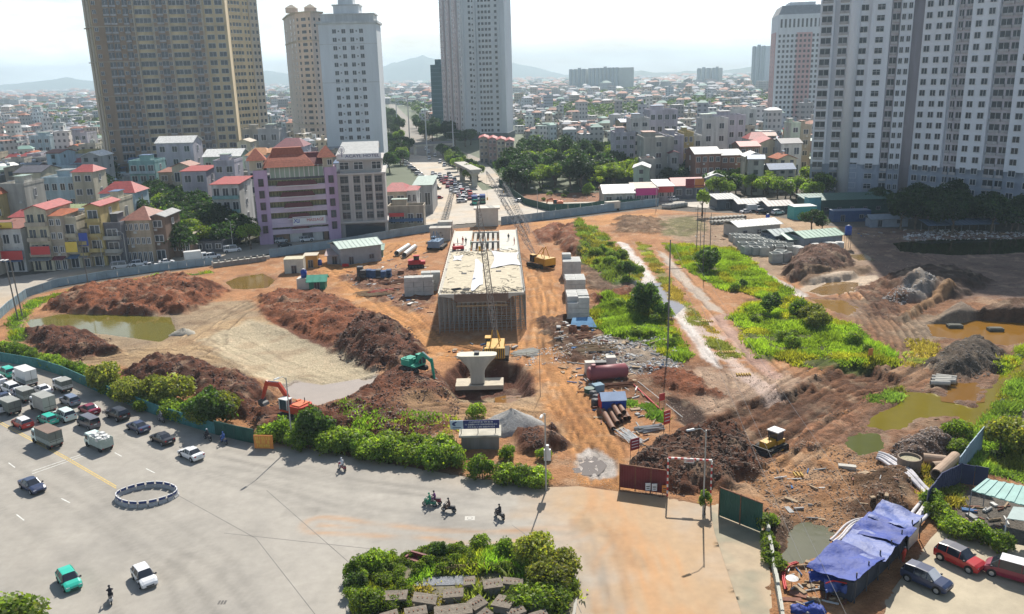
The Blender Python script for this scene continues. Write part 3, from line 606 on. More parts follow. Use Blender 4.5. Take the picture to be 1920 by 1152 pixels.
whitew=mat('white_render',(.62,.65,.67),var=.14,scale=.25,streak=True);whited=mat('stained_white',(.52,.53,.52),var=.3,scale=.3,streak=True)
R=thing('apartment_tower','white apartment tower with stepped roof behind the grey hotel, four columns of windows','tower')
a=W0(618,322);b=W0(722,319);hT=ztop(*a,46)
mb=MB();mb.prism([a,b,slab_off(a,b,1,-22),slab_off(a,b,0,-22)],0,hT);mb.build('wall',whitew,R)
mb=MB();mb.prism([slab_off(a,b,-.03,1),slab_off(a,b,1.03,1),slab_off(a,b,1.03,-23),slab_off(a,b,-.03,-23)],hT,hT+1.2);mb.build('cornice',whited,R)
for i,(s0,s1,z0,z1)in enumerate([(.04,.96,1.2,4.5),(.26,.7,4.5,9),(.34,.60,9,15.5)]):
 mb=MB();mb.prism([slab_off(a,b,s0,-2-i*2),slab_off(a,b,s1,-2-i*2),slab_off(a,b,s1,-18+i),slab_off(a,b,s0,-18+i)],hT+z0,hT+z1);mb.build('roof_storey',whited if i==0 else whitew,R)
 mb=MB();mb.prism([slab_off(a,b,s0-.02,-1.5-i*2),slab_off(a,b,s1+.02,-1.5-i*2),slab_off(a,b,s1+.02,-18+i),slab_off(a,b,s0-.02,-18+i)],hT+z1,hT+z1+.6);mb.build('roof_ledge',whited,R)
lim=[300];nfl=int((hT-2)/4.1)
facade_windows(R,a,b,[(.27,1.9,2,'plain',1.0),(.345,.7,.8,'plain',1.6),(.43,1.9,2,'plain',1.0),(.575,1.9,2,'plain',1.0),(.655,.7,.8,'plain',1.6),(.735,1.9,2,'plain',1.0)],hT-nfl*4.1-1.5,4.1,nfl,lim)
ledges(R,whited,[(a,b)],hT-29,0.01,1,.15,.3);ledges(R,whited,[(a,b)],hT-10,0.01,1,.15,.3)
WT=(a,b,hT)
greyw=mat('grey_render',(.54,.58,.61),var=.14,scale=.3,streak=True);greyp=mat('pink_grey_render',(.50,.46,.47),var=.2,scale=.3,streak=True)
R=thing('apartment_tower','tall grey apartment tower at the centre beside the avenue, its top out of the picture','tower')
a=W0(836,254);b=W0(872,263);c=W0(951,262);e=lerp(b,c,0)
mb=MB();mb.prism([a,b,c,slab_off(b,c,1,-30),slab_off(a,b,0,-8)],5,160);mb.build('wall',greyw,R)
mb=MB();mb.prism([slab_off(a,b,-.02,2),slab_off(b,c,0,2),slab_off(b,c,1.04,2),slab_off(b,c,1.04,-30),slab_off(a,b,0,-8)],0,5);mb.build('podium',mat('dark_podium',(.10,.12,.13)),R)
for s0,s1 in((.0,.2),(.34,.5),(.66,.84)):strip(R,'bay',greyp,a,b,s0,s1,1.3,5,160)
for s in(.02,.30,.36,.85):strip(R,'pilaster',greyw,b,c,s,s+.04,.7,5,160)
lim=[300];facade_windows(R,b,c,[(.2,1.6,1.9,'far'),(.27,1.0,1.2,'far'),(.42,1.6,1.9,'far'),(.50,1.8,1.9,'far'),(.58,1.8,1.9,'far'),(.66,1.8,1.9,'far'),(.80,1.8,1.9,'far')],5,4.05,37,lim)
facade_windows(R,a,b,[(.06,1.8,2.2,'far',1,1.35),(.15,1.8,2.2,'far',1,1.35),(.27,2,2.2,'far'),(.4,1.8,2.2,'far',1,1.35),(.58,2,2.2,'far'),(.75,1.8,2.2,'far',1,1.35),(.92,2,2.2,'far')],5,4.05,37,lim)
ledges(R,greyw,[(b,c)],8.6,4.05,37,.15,.18)
R=thing('office_tower','narrow dark teal glass office tower beyond the left edge of the central tower','tower')
a=W0(812,238);b=W0(833,238);hT=ztop(*a,122);tg=mat('teal_glass',(.05,.11,.13),rough=.3,var=.3,scale=.05)
mb=MB();mb.prism([a,b,slab_off(a,b,1,-18),slab_off(a,b,0,-18)],0,hT);mb.build('wall',tg,R)
mb=MB();mb.prism([slab_off(a,b,.25,-4),slab_off(a,b,.7,-4),slab_off(a,b,.7,-12),slab_off(a,b,.25,-12)],hT,hT+5);mb.build('plant_room',tg,R)
ledges(R,mat('teal_mullion',(.16,.22,.24)),[(a,b)],3,4,int(hT/4),.1,.4)
pink=mat('pink_render',(.56,.38,.37),var=.12,scale=.3)
R=thing('apartment_tower','white and pink striped apartment tower with sloped grey crown left of the big right towers','tower')
a=W0(1437,232);b=W0(1449,239);c=W0(1545,238);hT=ztop(*b,28)
mb=MB();mb.prism([a,b,c,slab_off(b,c,1,-28),slab_off(a,b,0,-12)],0,hT);mb.build('wall',whitew,R)
strip(R,'pink_bay',pink,a,b,.1,.75,.5,0,hT-13);strip(R,'pink_bay',pink,b,c,.36,.66,.6,0,hT-14)
mb=MB();i0=0
base=[a,b,c,slab_off(b,c,1,-28),slab_off(a,b,0,-12)];cen=np.mean(base,0);top=[tuple(cen+(np.array(p)-cen)*.84)for p in base]
mb.add([(x,y,hT)for x,y in base]+[(x,y,hT+7)for x,y in top],[(i,(i+1)%5,5+(i+1)%5,5+i)for i in range(5)]+[(5,6,7,8,9)]);mb.build('crown',mat('grey_roof',(.28,.29,.30)),R)
mb=MB();t2=[tuple(cen+(np.array(p)-cen)*.5)for p in base];mb.prism(t2,hT+7,hT+10);mb.build('plant_room',whitew,R)
lim=[300];cw=[(.04+.0806*i,1.7,2.1,'far',1.0,.65 if .36<.04+.0806*i<.66 else 0)for i in range(12)]
facade_windows(R,b,c,cw,2,4.0,int((hT-14)/4),lim);facade_windows(R,a,b,[(.3,1.7,2.1,'far',1,.55),(.6,1.7,2.1,'far',1,.55)],2,4.0,int((hT-14)/4),lim)
facade_windows(R,b,c,[(.06+.0806*i,1.5,6.5,'far',1,0)for i in range(12)],hT-11,9,1,lim)
farw=mat('far_block',(.50,.53,.50),var=.2,scale=.02);farb=mat('pale_blue_tower',(.50,.56,.60),var=.1)
for i,(x0,x1,yb,yt,lab,nm)in enumerate([(1067,1099,170,131,'left one of two grey green far apartment blocks on the horizon','apartment_block'),(1103,1161,170,129,'wide right one of two grey green far apartment blocks on the horizon','apartment_block'),(1306,1332,160,129,'left one of two pale blocks on the horizon right of centre','apartment_block'),(1334,1347,160,128,'narrow right one of two pale blocks on the horizon right of centre','apartment_block'),(1407,1433,166,88,'lone pale blue tower on the horizon left of the pink and white tower','apartment_tower')]):
 R=thing(nm,lab,'tower' if i==4 else 'building');a=W0(x0,yb);b=W0(x1,yb);hT=ztop(*a,yt);dd=math.hypot(b[0]-a[0],b[1]-a[1])
 mb=MB();mb.prism([a,b,slab_off(a,b,1,-dd*.4),slab_off(a,b,0,-dd*.4)],0,hT);mb.build('wall',farb if i==4 else farw,R)
 mb=MB();ns=3 if i==4 else max(2,int((x1-x0)/7))
 for k in range(ns):s=(k+.5)/ns;mb.prism([slab_off(a,b,s-.12/ns*2,3),slab_off(a,b,s+.12/ns*2,3),slab_off(a,b,s+.12/ns*2,-2),slab_off(a,b,s-.12/ns*2,-2)],0,hT+(4 if k==ns//2 else 1))
 mb.build('bay',mat('far_bay',(.36,.42,.44)),R)
ww=mat('cold_white_render',(.70,.71,.74),var=.13,scale=.22,streak=True,bump=.1,bscale=2);gb=mat('blue_grey_base',(.31,.35,.42),var=.15,scale=.3,streak=True);wp=mat('pinkish_bay',(.54,.50,.53),var=.2,scale=.3,streak=True)
R=thing('apartment_tower','left one of two big white towers, with a round column and wide windows','tower')
a=W0(1516,366);b=W0(1681,371)
mb=MB();mb.prism([a,b,slab_off(a,b,1,-30),slab_off(a,b,0,-30)],12,140);mb.build('wall',ww,R)
mb=MB();mb.prism([slab_off(a,b,-.004,.15),slab_off(a,b,1,.15),slab_off(a,b,1,-30),slab_off(a,b,-.004,-30)],0,12);mb.build('base',gb,R)
strip(R,'bay',ww,a,b,.0,.16,1.4,12,140);strip(R,'bay',ww,a,b,.215,.32,1.4,12,140);strip(R,'bay',ww,a,b,.56,.77,1.0,12,140);strip(R,'bay',wp,a,b,.78,.865,.5,12,140);strip(R,'bay',ww,a,b,.87,.998,1.2,12,140)
mb=MB();p=slab_off(a,b,.375,-.2);mb.tube((*p,0),(*p,140),2.3,n=16);mb.build('round_column',ww,R,smooth=True)
lim=[300]
facade_windows(R,a,b,[(.08,3.4,1.9,'loggia',1.4,1.45),(.268,2.9,1.9,'loggia',1.4,1.45),(.485,2.4,1.9,'plain',1.2,.0),(.66,2.4,1.8,'cross',1.2,1.05),(.822,2.2,2.0,'loggia',1.3,.55),(.902,1.1,1.8,'plain',1.2,1.25),(.966,1.1,1.8,'plain',1.2,1.25)],2,3.7,29,lim)
AA,BB=W0(1712,362),W0(1722,373)
R=thing('apartment_tower','big white apartment tower with pinkish balcony bays filling the right edge of the picture','tower')
a=W0(1700,372);b=W0(2060,407)
dk=slab_off(a,b,0,-16)
mb=MB();mb.prism([a,b,slab_off(a,b,1,-30),slab_off(a,b,0,-30)],12,150);mb.build('wall',ww,R)
mb=MB();mb.prism([slab_off(a,b,-.002,.15),slab_off(a,b,1,.15),slab_off(a,b,1,-30),slab_off(a,b,-.002,-30)],0,12);mb.build('base',gb,R)
Lw=math.hypot(b[0]-a[0],b[1]-a[1])
tx=lambda px:(px-1707)/(2060-1707)*.97+.012
def T9(z):return tx(z/3.555+1380)
for z0,z1 in((1165,1385),(1500,1680),(1830,2300)):strip(R,'bay',ww,a,b,max(.001,T9(z0)),T9(z1),1.3,12,150)
for z0,z1 in((1398,1497),(1692,1822)):strip(R,'bay',wp,a,b,T9(z0),T9(z1),.4,12,150)
cs=[]
for z,w_,st,of in((1201,1.9,'plain',1.35),(1279,1.8,'plain',1.35),(1347,1.8,'plain',1.35),(1421,1.4,'loggia',.45),(1474,2.0,'loggia',.45),(1552,1.8,'plain',1.35),(1634,1.9,'plain',1.35),(1727,3.2,'loggia',.45),(1800,2.2,'loggia',.45),(1888,2.1,'plain',1.35),(1990,2.1,'plain',1.35),(2090,2.1,'plain',1.35)):
 cs.append((T9(z),w_,1.9,st,1.2,of))
lim=[300];facade_windows(R,a,b,cs,2,3.7,30,lim)
R=thing('stair_tower','stair block coloured dark as shade in the recess between the two big white towers','tower')
a0=W0(1676,366);b0=W0(1716,366);mb=MB();mb.prism([slab_off(a0,b0,0,-9),slab_off(a0,b0,1,-9),slab_off(a0,b0,1,-20),slab_off(a0,b0,0,-20)],0,138);mb.build('wall',mat('recess_shade_wall',(.13,.145,.18),var=.25,streak=True),R)  # near-black wall colour carries the shade of the recess
# houses
HW={}
def wallm(key):
 P_={'cream':(.55,.50,.38),'white':(.62,.62,.60),'grey':(.40,.40,.40),'yellow':(.50,.40,.18),'blue':(.42,.54,.60),'lilac':(.48,.46,.52),'beige':(.46,.40,.32),'brown':(.24,.16,.12),'pink':(.55,.40,.38),'green':(.36,.46,.38),'concrete':(.42,.41,.37),'purple':(.52,.42,.54),'teal':(.24,.42,.42),'brick':(.28,.15,.11),'darkgrey':(.16,.16,.18),'tan':(.45,.36,.26),'palegreen':(.5,.58,.48)}
 return mat('wall_'+key,tuple(v*.82 for v in P_[key]),var=.42,scale=.5,streak=True,bump=.05)
def roofm(key):
 P_={'red':(.42,.075,.07),'tile':(.42,.13,.06),'rust':(.30,.12,.08),'grey':(.30,.31,.31),'white':(.66,.66,.63),'green':(.10,.24,.18),'palegreen':(.36,.46,.40),'blue':(.12,.20,.34),'maroon':(.22,.05,.07),'concrete':(.36,.34,.30),'tan':(.42,.35,.26),'dark':(.10,.10,.12),'yellow':(.62,.44,.12),'lime':(.36,.42,.20),'orange':(.55,.25,.10)}
 return mat('roof_'+key,tuple(v*(.8 if key not in('white',)else 1)for v in P_[key]),var=.45,scale=1.2,rough=.6 if key not in('tile','concrete')else .9)
steel=mat('stainless_steel',(.62,.64,.66),rough=.25,metal=.8,var=.15)
def inpoly(p,poly):return bool(sdf(np.array([p[0]]),np.array([p[1]]),poly)[0]<0)
def scatter0(poly,n,mind,seed=1):
 P_=gpoly(poly);r=np.random.RandomState(seed);out=[];x0,y0=P_.min(0);x1,y1=P_.max(0)
 for _ in range(n*60):
  p=(r.uniform(x0,x1),r.uniform(y0,y1))
  if len(out)>=n:break
  if inpoly(p,P_)and all((p[0]-q[0])**2+(p[1]-q[1])**2>mind**2 for q in out):out.append(p)
 return out
whp_=mat('ac_white',(.5,.5,.48),var=.2)
TANKM=MB()
TANKM.tube((-.75,0,1.5),(.75,0,1.5),.55,n=12)
for sx in(-.5,.5):TANKM.tube((sx,-.4,0),(sx,-.4,1.2),.05,n=4);TANKM.tube((sx,.4,0),(sx,.4,1.2),.05,n=4)
tank_me=TANKM.mesh('water_tank',steel,False)
def house(name,lab,px0,px1,pyb,pyt,st,wc,rt,rc,depth=11,rot=None,cols=None,style='plain',balc=False,loc=None,ww_=None,hh_=None,group=None,tank=False,simple=False,cat='house',winc=None,sign=None):
 """footprint between two photo pixels on the ground line, top at row pyt"""
 if loc is None:
  a=G0(px0,pyb);b=G0(px1,pyb-(px1-px0)*.0253 if rot is None else pyb-(px1-px0)*rot);L=math.hypot(b[0]-a[0],b[1]-a[1]);an=math.atan2(b[1]-a[1],b[0]-a[0]);Hh=ztop(*a,pyt)
 else:
  a=loc[:2];an=loc[2];L=ww_;Hh=hh_
 rh={'flat':0,'gable':min(2.6,L*.22),'gablex':min(2.6,L*.2),'hip':min(3.2,L*.3),'shed':.8,'pyramid':min(4,L*.4)}[rt]
 hh=max(2.5,Hh-rh)
 R=thing(name,lab,cat,(a[0],a[1],0),an,group)
 W=wallm(wc)if isinstance(wc,str)else wc;RM=roofm(rc)
 mb=MB();mb.box(0,L,0,depth,-.3,hh)
 if rt=='gable':mb.add([(0,0,hh),(L,0,hh),(L/2,0,hh+rh*.95),(0,depth,hh),(L,depth,hh),(L/2,depth,hh+rh*.95)],[(0,1,2),(4,3,5)])
 if rt=='gablex':mb.add([(0,0,hh),(0,depth,hh),(0,depth/2,hh+rh*.95),(L,0,hh),(L,depth,hh),(L,depth/2,hh+rh*.95)],[(1,0,2),(3,4,5)])
 mb.build('wall',W,R);mb=MB();e=.5
 if rt=='flat':mb.box(-.12,L+.12,-.12,.2,hh,hh+.9);mb.box(-.12,.2,.2,depth-.2,hh,hh+.9);mb.box(L-.2,L+.12,.2,depth-.2,hh,hh+.9);mb.box(-.12,L+.12,depth-.2,depth+.12,hh,hh+.9);mb.build('parapet',W,R);mb=MB();mb.box(.2,L-.2,.2,depth-.2,hh,hh+.12);mb.build('roof',RM,R)
 elif rt=='gablex':mb.gable(-e,L+e,-e,depth+e,hh+.1,rh,.18);mb.build('roof',RM,R)
 elif rt=='gable':mb.gable(-e,depth+e,-e,L+e,hh+.1,rh,.18);mb.xf(lambda x,y,z:(L-y,x,z));mb.f=[f[::-1]for f in mb.f];mb.build('roof',RM,R)
 elif rt=='shed':mb.add([(-e,-e,hh),(L+e,-e,hh),(L+e,depth+e,hh+rh),(-e,depth+e,hh+rh),(-e,-e,hh+.15),(L+e,-e,hh+.15),(L+e,depth+e,hh+rh+.15),(-e,depth+e,hh+rh+.15)],[(0,3,2,1),(4,5,6,7),(0,1,5,4),(1,2,6,5),(2,3,7,6),(3,0,4,7)]);mb.build('roof',RM,R)
 else:mb.hip(-e,L+e,-e,depth+e,hh+.05,rh,.05 if rt=='pyramid' else .45);mb.build('roof',RM,R)
 dz=hh/max(1,st);nc=cols if cols is not None else max(1,int(L/3.2))
 fm=winc or frame_w
 if simple:
  wb=MB()
  for k in range(st):
   for c in range(nc):
    x=L*(c+.5)/nc;w_=min(1.6,L/nc*.55);wb.add([(x-w_/2,-.05,k*dz+dz*.3),(x+w_/2,-.05,k*dz+dz*.3),(x+w_/2,-.05,k*dz+dz*.75),(x-w_/2,-.05,k*dz+dz*.75)],[(0,1,2,3)])
    wb.box(x-w_/2-.1,x+w_/2+.1,-.15,0,k*dz+dz*.75,k*dz+dz*.8)
   sd_=-.05 if a[0]>0 else L+.05
   for y in(depth*.3,depth*.7):
    if RNG.random()<.5:wb.add([(sd_,y-.6,k*dz+dz*.35),(sd_,y+.6,k*dz+dz*.35),(sd_,y+.6,k*dz+dz*.75),(sd_,y-.6,k*dz+dz*.75)],[(0,1,2,3)])
  o=wb.build('window',glass,R);tag(o,kind='stuff')
 else:
  for k in range(st):
   for c in range(nc):
    x=L*(c+.5)/nc
    if balc and k>0:
     me,_=winmesh(min(2.6,L/nc*.62),dz*.55,'plain',fm);ob('window',me,R,(x,0,k*dz+dz*.18))
    else:
     me,_=winmesh(min(2.2,L/nc*.55),dz*.42 if k or st==1 else dz*.66,style,fm);ob('window',me,R,(x,0,k*dz+(dz*.32 if k or st==1 else .15)))
   if balc and k>0:
    mb=MB();mb.box(.15,L-.15,-1.1,0,k*dz-.12,k*dz+.06);mb.box(.15,L-.15,-1.1,-1.0,k*dz+.06,k*dz+.95);mb.box(.15,.25,-1.0,0,k*dz+.06,k*dz+.95);mb.box(L-.25,L-.15,-1.0,0,k*dz+.06,k*dz+.95)
    mb.build('balcony',W if not isinstance(balc,str)else wallm(balc),R)
   elif k:mb=MB();mb.box(-.08,L+.08,-.12,0,k*dz-.1,k*dz+.12);mb.build('floor_band',W,R)
  for k in range(1,st):
   if RNG.random()<.7:mb=MB();x=L*RNG.uniform(.1,.85);mb.box(x,x+.8,-.42,-.13,k*dz+.25,k*dz+.85);mb.build('air_conditioner',whp_,R)
  if rt=='flat' and L>4:
   mb=MB();x=L*RNG.uniform(.05,.3);mb.box(x,x+L*.4,depth*.45,depth*.85,hh+.12,hh+2.5);mb.build('stair_head',W,R);mb=MB();mb.box(x-.3,x+L*.4+.3,depth*.4,depth*.9,hh+2.501,hh+2.62);mb.build('stair_roof',roofm(RNG.choice(['grey','rust','palegreen','blue'])),R)
  if cat=='shop house':
   mb=MB();mb.add([(.2,-2.0,3.0),(L-.2,-2.0,3.0),(L-.2,-.02,3.7),(.2,-.02,3.7),(.2,-2.0,2.95),(L-.2,-2.0,2.95),(L-.2,-.02,3.65),(.2,-.02,3.65)],[(0,1,2,3),(7,6,5,4),(0,4,5,1),(1,5,6,2),(3,7,4,0)]);mb.build('awning',roofm(RNG.choice(['green','maroon','blue','grey','tan'])),R)
  sx=L if a[0]<0 else 0
  for k in range(1,st):
   me,_=winmesh(1.2,dz*.4,'plain',fm);ob('window',me,R,(sx,depth*.5,k*dz+dz*.33),math.pi/2 if sx else-math.pi/2)
 if tank:ob('water_tank',tank_me,R,(L*.55,depth*.6,hh+(.1 if rt=='flat' else rh*.6)),.4)
 R['hh']=hh;del R['hh']
 return R,L,hh,depth
HB=[]
def HS(*a,**k):
 r=house(*a,**k);o=r[0];c=(o.location.x+r[1]/2*math.cos(o.rotation_euler.z),o.location.y+r[3]/2);HB.append((c[0],c[1],max(r[1],r[3])*.72));return r
n_='shop_house'
HS(n_,'low white shop house with green awning at the far left of the street row',-6,52,510,425,2,'white','shed','rust',12,cols=3,cat='shop house')
HS(n_,'low shop house with brown roof leaning on the arched cream house',-70,-8,520,430,3,'beige','shed','rust',12,cat='shop house')
HS(n_,'cream house with two tall arched bays and a red gable',64,104,508,386,4,'cream','gable','red',13,cols=2,balc='beige',cat='shop house',winc=mat('cream_frame',(.6,.55,.42)))
HS(n_,'beige house with red hip roof beside the arched cream house',105,130,506,398,4,'beige','hip','tile',12,cols=2,cat='shop house')
HS(n_,'narrow cream house with flat roof terrace between beige and yellow houses',131,156,503,414,3,'cream','flat','concrete',12,cols=1,balc=True,cat='shop house',tank=True)
HS(n_,'narrow dark house with small orange cornice beside the yellow house',157,174,501,436,3,'tan','flat','dark',10,cols=1,balc='yellow',cat='shop house')
HS(n_,'tall narrow yellow house with open balconies and a red roof',175,202,499,382,4,'yellow','gable','red',12,cols=1,balc='yellow',cat='shop house')
HS(n_,'dark low house with white canopy right of the tall yellow house',203,236,497,424,3,'darkgrey','flat','concrete',10,balc='concrete',cat='shop house')
HS('house','brown house with steep red pyramid roof and long strip of windows',240,290,492,394,3,'tan','pyramid','rust',13,cols=5,cat='house')
HS('house','brown house with small gable beside the pyramid roofed house',291,318,488,402,3,'brown','gable','grey',11,cat='house')
HS('shed','low shack with tan roof by the street under the trees',322,360,482,440,1,'brown','shed','tan',9,cat='shed',cols=3)
HS('shed','long low roof beside the street left of the purple hotel',366,420,474,448,1,'darkgrey','shed','dark',8,cat='shed',cols=3)
HS('house','yellow house with railed balconies cut by the left edge',-30,16,455,352,4,'yellow','hip','tile',10,balc='yellow')
HS('house','blank cream wall house right of the yellow house at the left edge',18,62,450,350,3,'concrete','flat','white',12,cols=0)
HS('house','low house under a pale red roof behind the far left shops',28,62,470,398,2,'brown','hip','red',9)
HS('house','dark roofed cream house with one square window',44,92,420,315,2,'cream','gablex','dark',14,cols=1)
HS('house','long pale blue house with flat roof and white upper windows',92,152,424,338,3,'blue','flat','grey',14,cols=4,tank=True)
HS('house','tall cream house with red hip roof between blue house and tan tower',150,188,424,312,4,'cream','hip','red',10,cols=2)
HS('house','house under red and lime roofs behind the cream street houses',118,160,470,388,2,'grey','gablex','lime',9)
HS('house','light blue house with pink red roof left of the dark trees',198,262,440,345,3,'blue','hip','red',11,cols=3)
HS('house','low cream house with small window behind the dark canopy house',198,234,470,380,2,'cream','flat','concrete',10,cols=2)
HS('house','grey lilac block with white ridge roof in front of the tan tower',304,372,365,258,4,'lilac','gablex','white',12,cols=3)
HS('house','teal blue narrow house with many balconies below the tan tower',252,300,384,306,4,'teal','flat','concrete',11,cols=3,balc='blue')
HS('house','tan house with red shed roof above the dark trees',306,346,392,320,3,'tan','shed','rust',11,cols=2)
HS('house','cream house with red gable roof above the dark trees',332,366,394,306,2,'cream','gable','rust',10,cols=2)
HS('house','long lilac house with red shed roof left of the hotel trees',350,396,410,318,3,'lilac','shed','red',12,cols=2)
HS('house','wide grey house with white and green roof below the tan tower',390,458,374,283,2,'green','gablex','white',14,cols=4)
HS('house','narrow cream tower house right of the wide grey house',454,478,360,262,5,'cream','gable','tan',9,cols=1)
HS('house','lilac house with water tank behind the purple hotel at left',412,450,410,306,4,'lilac','flat','concrete',10,tank=True)
HS('house','white and teal house with round balconies beside the purple hotel',408,458,450,342,4,'white','shed','red',14,cols=3,balc='teal')
HS('house','white house with orange tiled roof behind the purple hotel',472,512,396,280,4,'white','hip','orange',11)
HS('house','cream house with orange tiled roof behind the purple hotel roofs',512,548,396,280,4,'cream','gablex','orange',11)
HS('house','wide white villa with dark red roof below the pinkish tower',524,576,370,262,3,'lilac','hip','maroon',14)
HS('house','pale grey house between the tan tower and the pinkish tower',494,532,350,246,4,'grey','flat','concrete',14,tank=True)
HS('house','grey house with roof tank near the cream slab foot',462,496,330,246,3,'beige','flat','concrete',12)
HS('house','white window grid house far left between trees',100,118,300,262,4,'white','flat','white',9,cols=2)
HS('house','big flat bluish house left of the white window grid house',62,100,304,258,3,'blue','flat','grey',14,cols=3)
HS('house','pinkish house with red terrace far left of the tan tower',132,170,300,252,3,'lilac','flat','rust',14,cols=3)
HS('house','long low grey house right of the big bluish house',118,134,300,262,3,'beige','flat','concrete',10,cols=2)
HS('house','small grey house with red tiled roof right of the grey hotel',724,764,418,348,2,'beige','hip','red',14,cols=2,balc=True)
HS('shop_house','white shop house with red banner right of the grey hotel',765,784,416,352,2,'white','hip','red',10,cols=2,cat='shop house')
HS('shed','open shop with pale green canopy roof beside the side street',778,812,402,344,1,'grey','shed','palegreen',22,cols=2,cat='shed')
HS('shop_house','low shop with red awning and shutters by the crossing',730,796,432,392,1,'beige','flat','tan',6,cols=4,cat='shop house')
for i,(x0,x1,yb,yt,c)in enumerate([(900,916,306,256,'beige'),(917,932,308,258,'pink'),(933,948,310,260,'cream'),(949,964,311,262,'pink')]):
 HS('shop_house',['beige red roofed row house nearest the avenue','pink red roofed row house with yellow sign by the avenue','cream red roofed row house third from the avenue','pink red roofed row house at the tree end of the avenue row'][i],x0,x1,yb,yt,4,c,'gable','red',18,cols=2,cat='row house')
HS('apartment_block','pale grey lilac block with many white framed windows left of the curved wall',1152,1190,332,252,5,'lilac','flat','concrete',16,cols=3,cat='building')
HS('apartment_block','tall pale corner block with white windows next to the curved wall',1182,1216,330,226,6,'white','flat','grey',16,cols=2,cat='building',tank=True)
HS('apartment_block','wide grey block with curved roof terrace above the yellow green tree',1206,1262,344,262,4,'concrete','flat','concrete',20,cols=1,cat='building')
HS('apartment_block','lilac block with rounded top storey behind the curved terrace',1216,1268,320,210,5,'lilac','flat','white',18,cols=4,cat='building',tank=True)
HS('apartment_block','narrow grey block left of the yellow house',1248,1280,338,258,4,'lilac','flat','grey',20,cols=1,cat='building')
HS('house','narrow yellow house with balconies between grey blocks',1280,1298,336,252,4,'yellow','flat','concrete',14,cols=2)
HS('house','narrow white house right of the yellow house',1299,1314,332,258,3,'white','flat','white',12,cols=1)
HS('house','white house with tall arched window bay above the dark tin roofs',1314,1362,320,226,4,'white','flat','grey',14,cols=2)
HS('house','small purple grey house with gable between grey block and yellow house',1254,1272,345,284,2,'grey','gable','maroon',8,cols=1)
HS('house','dark brick house with ridged tin roof right of the white houses',1302,1350,352,280,3,'brick','gablex','grey',20,cols=4)
HS('house','brick house with blue grey tin roof beside the dark brick house',1351,1390,350,284,3,'brick','gablex','grey',18,cols=3)
HS('house','brown house with pink red roof in the right middle',1386,1422,336,268,3,'brown','gablex','red',14,cols=3)
HS('house','cream house with bright red gable roof in front of the pink tower',1422,1462,326,260,2,'cream','gable','red',14,cols=2)
HS('house','white house with red roof between the brown and cream gable houses',1402,1440,318,250,3,'white','hip','red',12,cols=2)
HS('house','white house with dark roof touching the big white tower',1462,1500,330,262,2,'white','gablex','dark',12,cols=2)
HS('house','mint green narrow house left of the big white tower',1478,1496,320,234,4,'palegreen','flat','white',10,cols=1)
HS('house','beige narrow house beside the mint green house',1497,1516,318,238,4,'beige','flat','concrete',10,cols=1)
HS('house','white cubic house on the rise left of the pink and white tower',1376,1416,268,208,3,'white','flat','white',16,cols=2)
HS('house','long lilac house with stairs tower behind the arched window house',1344,1394,310,220,4,'lilac','flat','grey',16,cols=3)
HS('house','low dark shed with white tin roof before the tower trees',1394,1440,348,312,1,'darkgrey','shed','white',14,cols=2)
HS('shop_row','low shops with white and rust roofs left end of the magenta sign row',1132,1190,385,352,1,'concrete','gablex','white',16,cols=3,cat='shop')
HS('shop_row','low shop with pale roof and magenta signboard by the street',1191,1232,382,352,1,'grey','shed','tan',14,cols=3,cat='shop')
HS('shop_row','low shop with white roof and red signboard by the street',1233,1262,378,346,1,'grey','shed','white',14,cols=2,cat='shop')
HS('shop_row','low shop with green and rust roof and dark red signboard',1263,1320,374,338,1,'darkgrey','gablex','red',14,cols=3,cat='shop')
sgm={k:mat('sign_'+k,c,var=.08,rough=.5)for k,c in dict(magenta=(.55,.04,.22),red=(.5,.05,.05),maroon=(.25,.03,.05),orange=(.6,.22,.05),white=(.7,.7,.7),blue=(.03,.07,.35),yellow=(.7,.5,.08),navy=(.03,.04,.16)).items()}
txm=mat('white_lettering',(.75,.75,.75),var=0)
TXN=[0]
def text_mesh(s,size,m,name='lettering',shear=0,ext=.01):
 cu_=bpy.data.curves.new('lettering','FONT');cu_.body=s;cu_.size=size;cu_.align_x='CENTER';cu_.align_y='CENTER';cu_.extrude=ext;cu_.resolution_u=2;cu_.shear=shear
 o=bpy.data.objects.new('tmp_text',cu_);COL.objects.link(o);dg=bpy.context.evaluated_depsgraph_get();me=bpy.data.meshes.new_from_object(o.evaluated_get(dg));bpy.data.objects.remove(o);me.materials.clear();me.materials.append(m);me.name=name;return me
def textp(s,size,m,parent,loc,rz=0,scx=1):
 o=ob('lettering',text_mesh(s,size,m),parent,loc);o.rotation_euler=(math.pi/2,0,rz);o.scale=(scx,1,1);return o
def glyphs(parent,cx,y,cz,wd,h,m,seed=1):
 q=random.Random(seed);mb=MB();x=cx-wd/2
 while x<cx+wd/2-h*.5:
  if q.random()<.16:x+=h*.45;continue
  t=h*.14;w_=h*.5;mb.box(x,x+t,y-.02,y,cz-h/2,cz+h/2)
  if q.random()<.6:mb.box(x+w_-t,x+w_,y-.02,y,cz-h/2,cz+h/2)
  for zz in(-.5,-.07,.36):
   if q.random()<.6:mb.box(x+t,x+w_-t,y-.02,y,cz+zz*h,cz+zz*h+t)
  x+=h*.72
 return tag(mb.build('lettering',m,parent),kind='stuff')
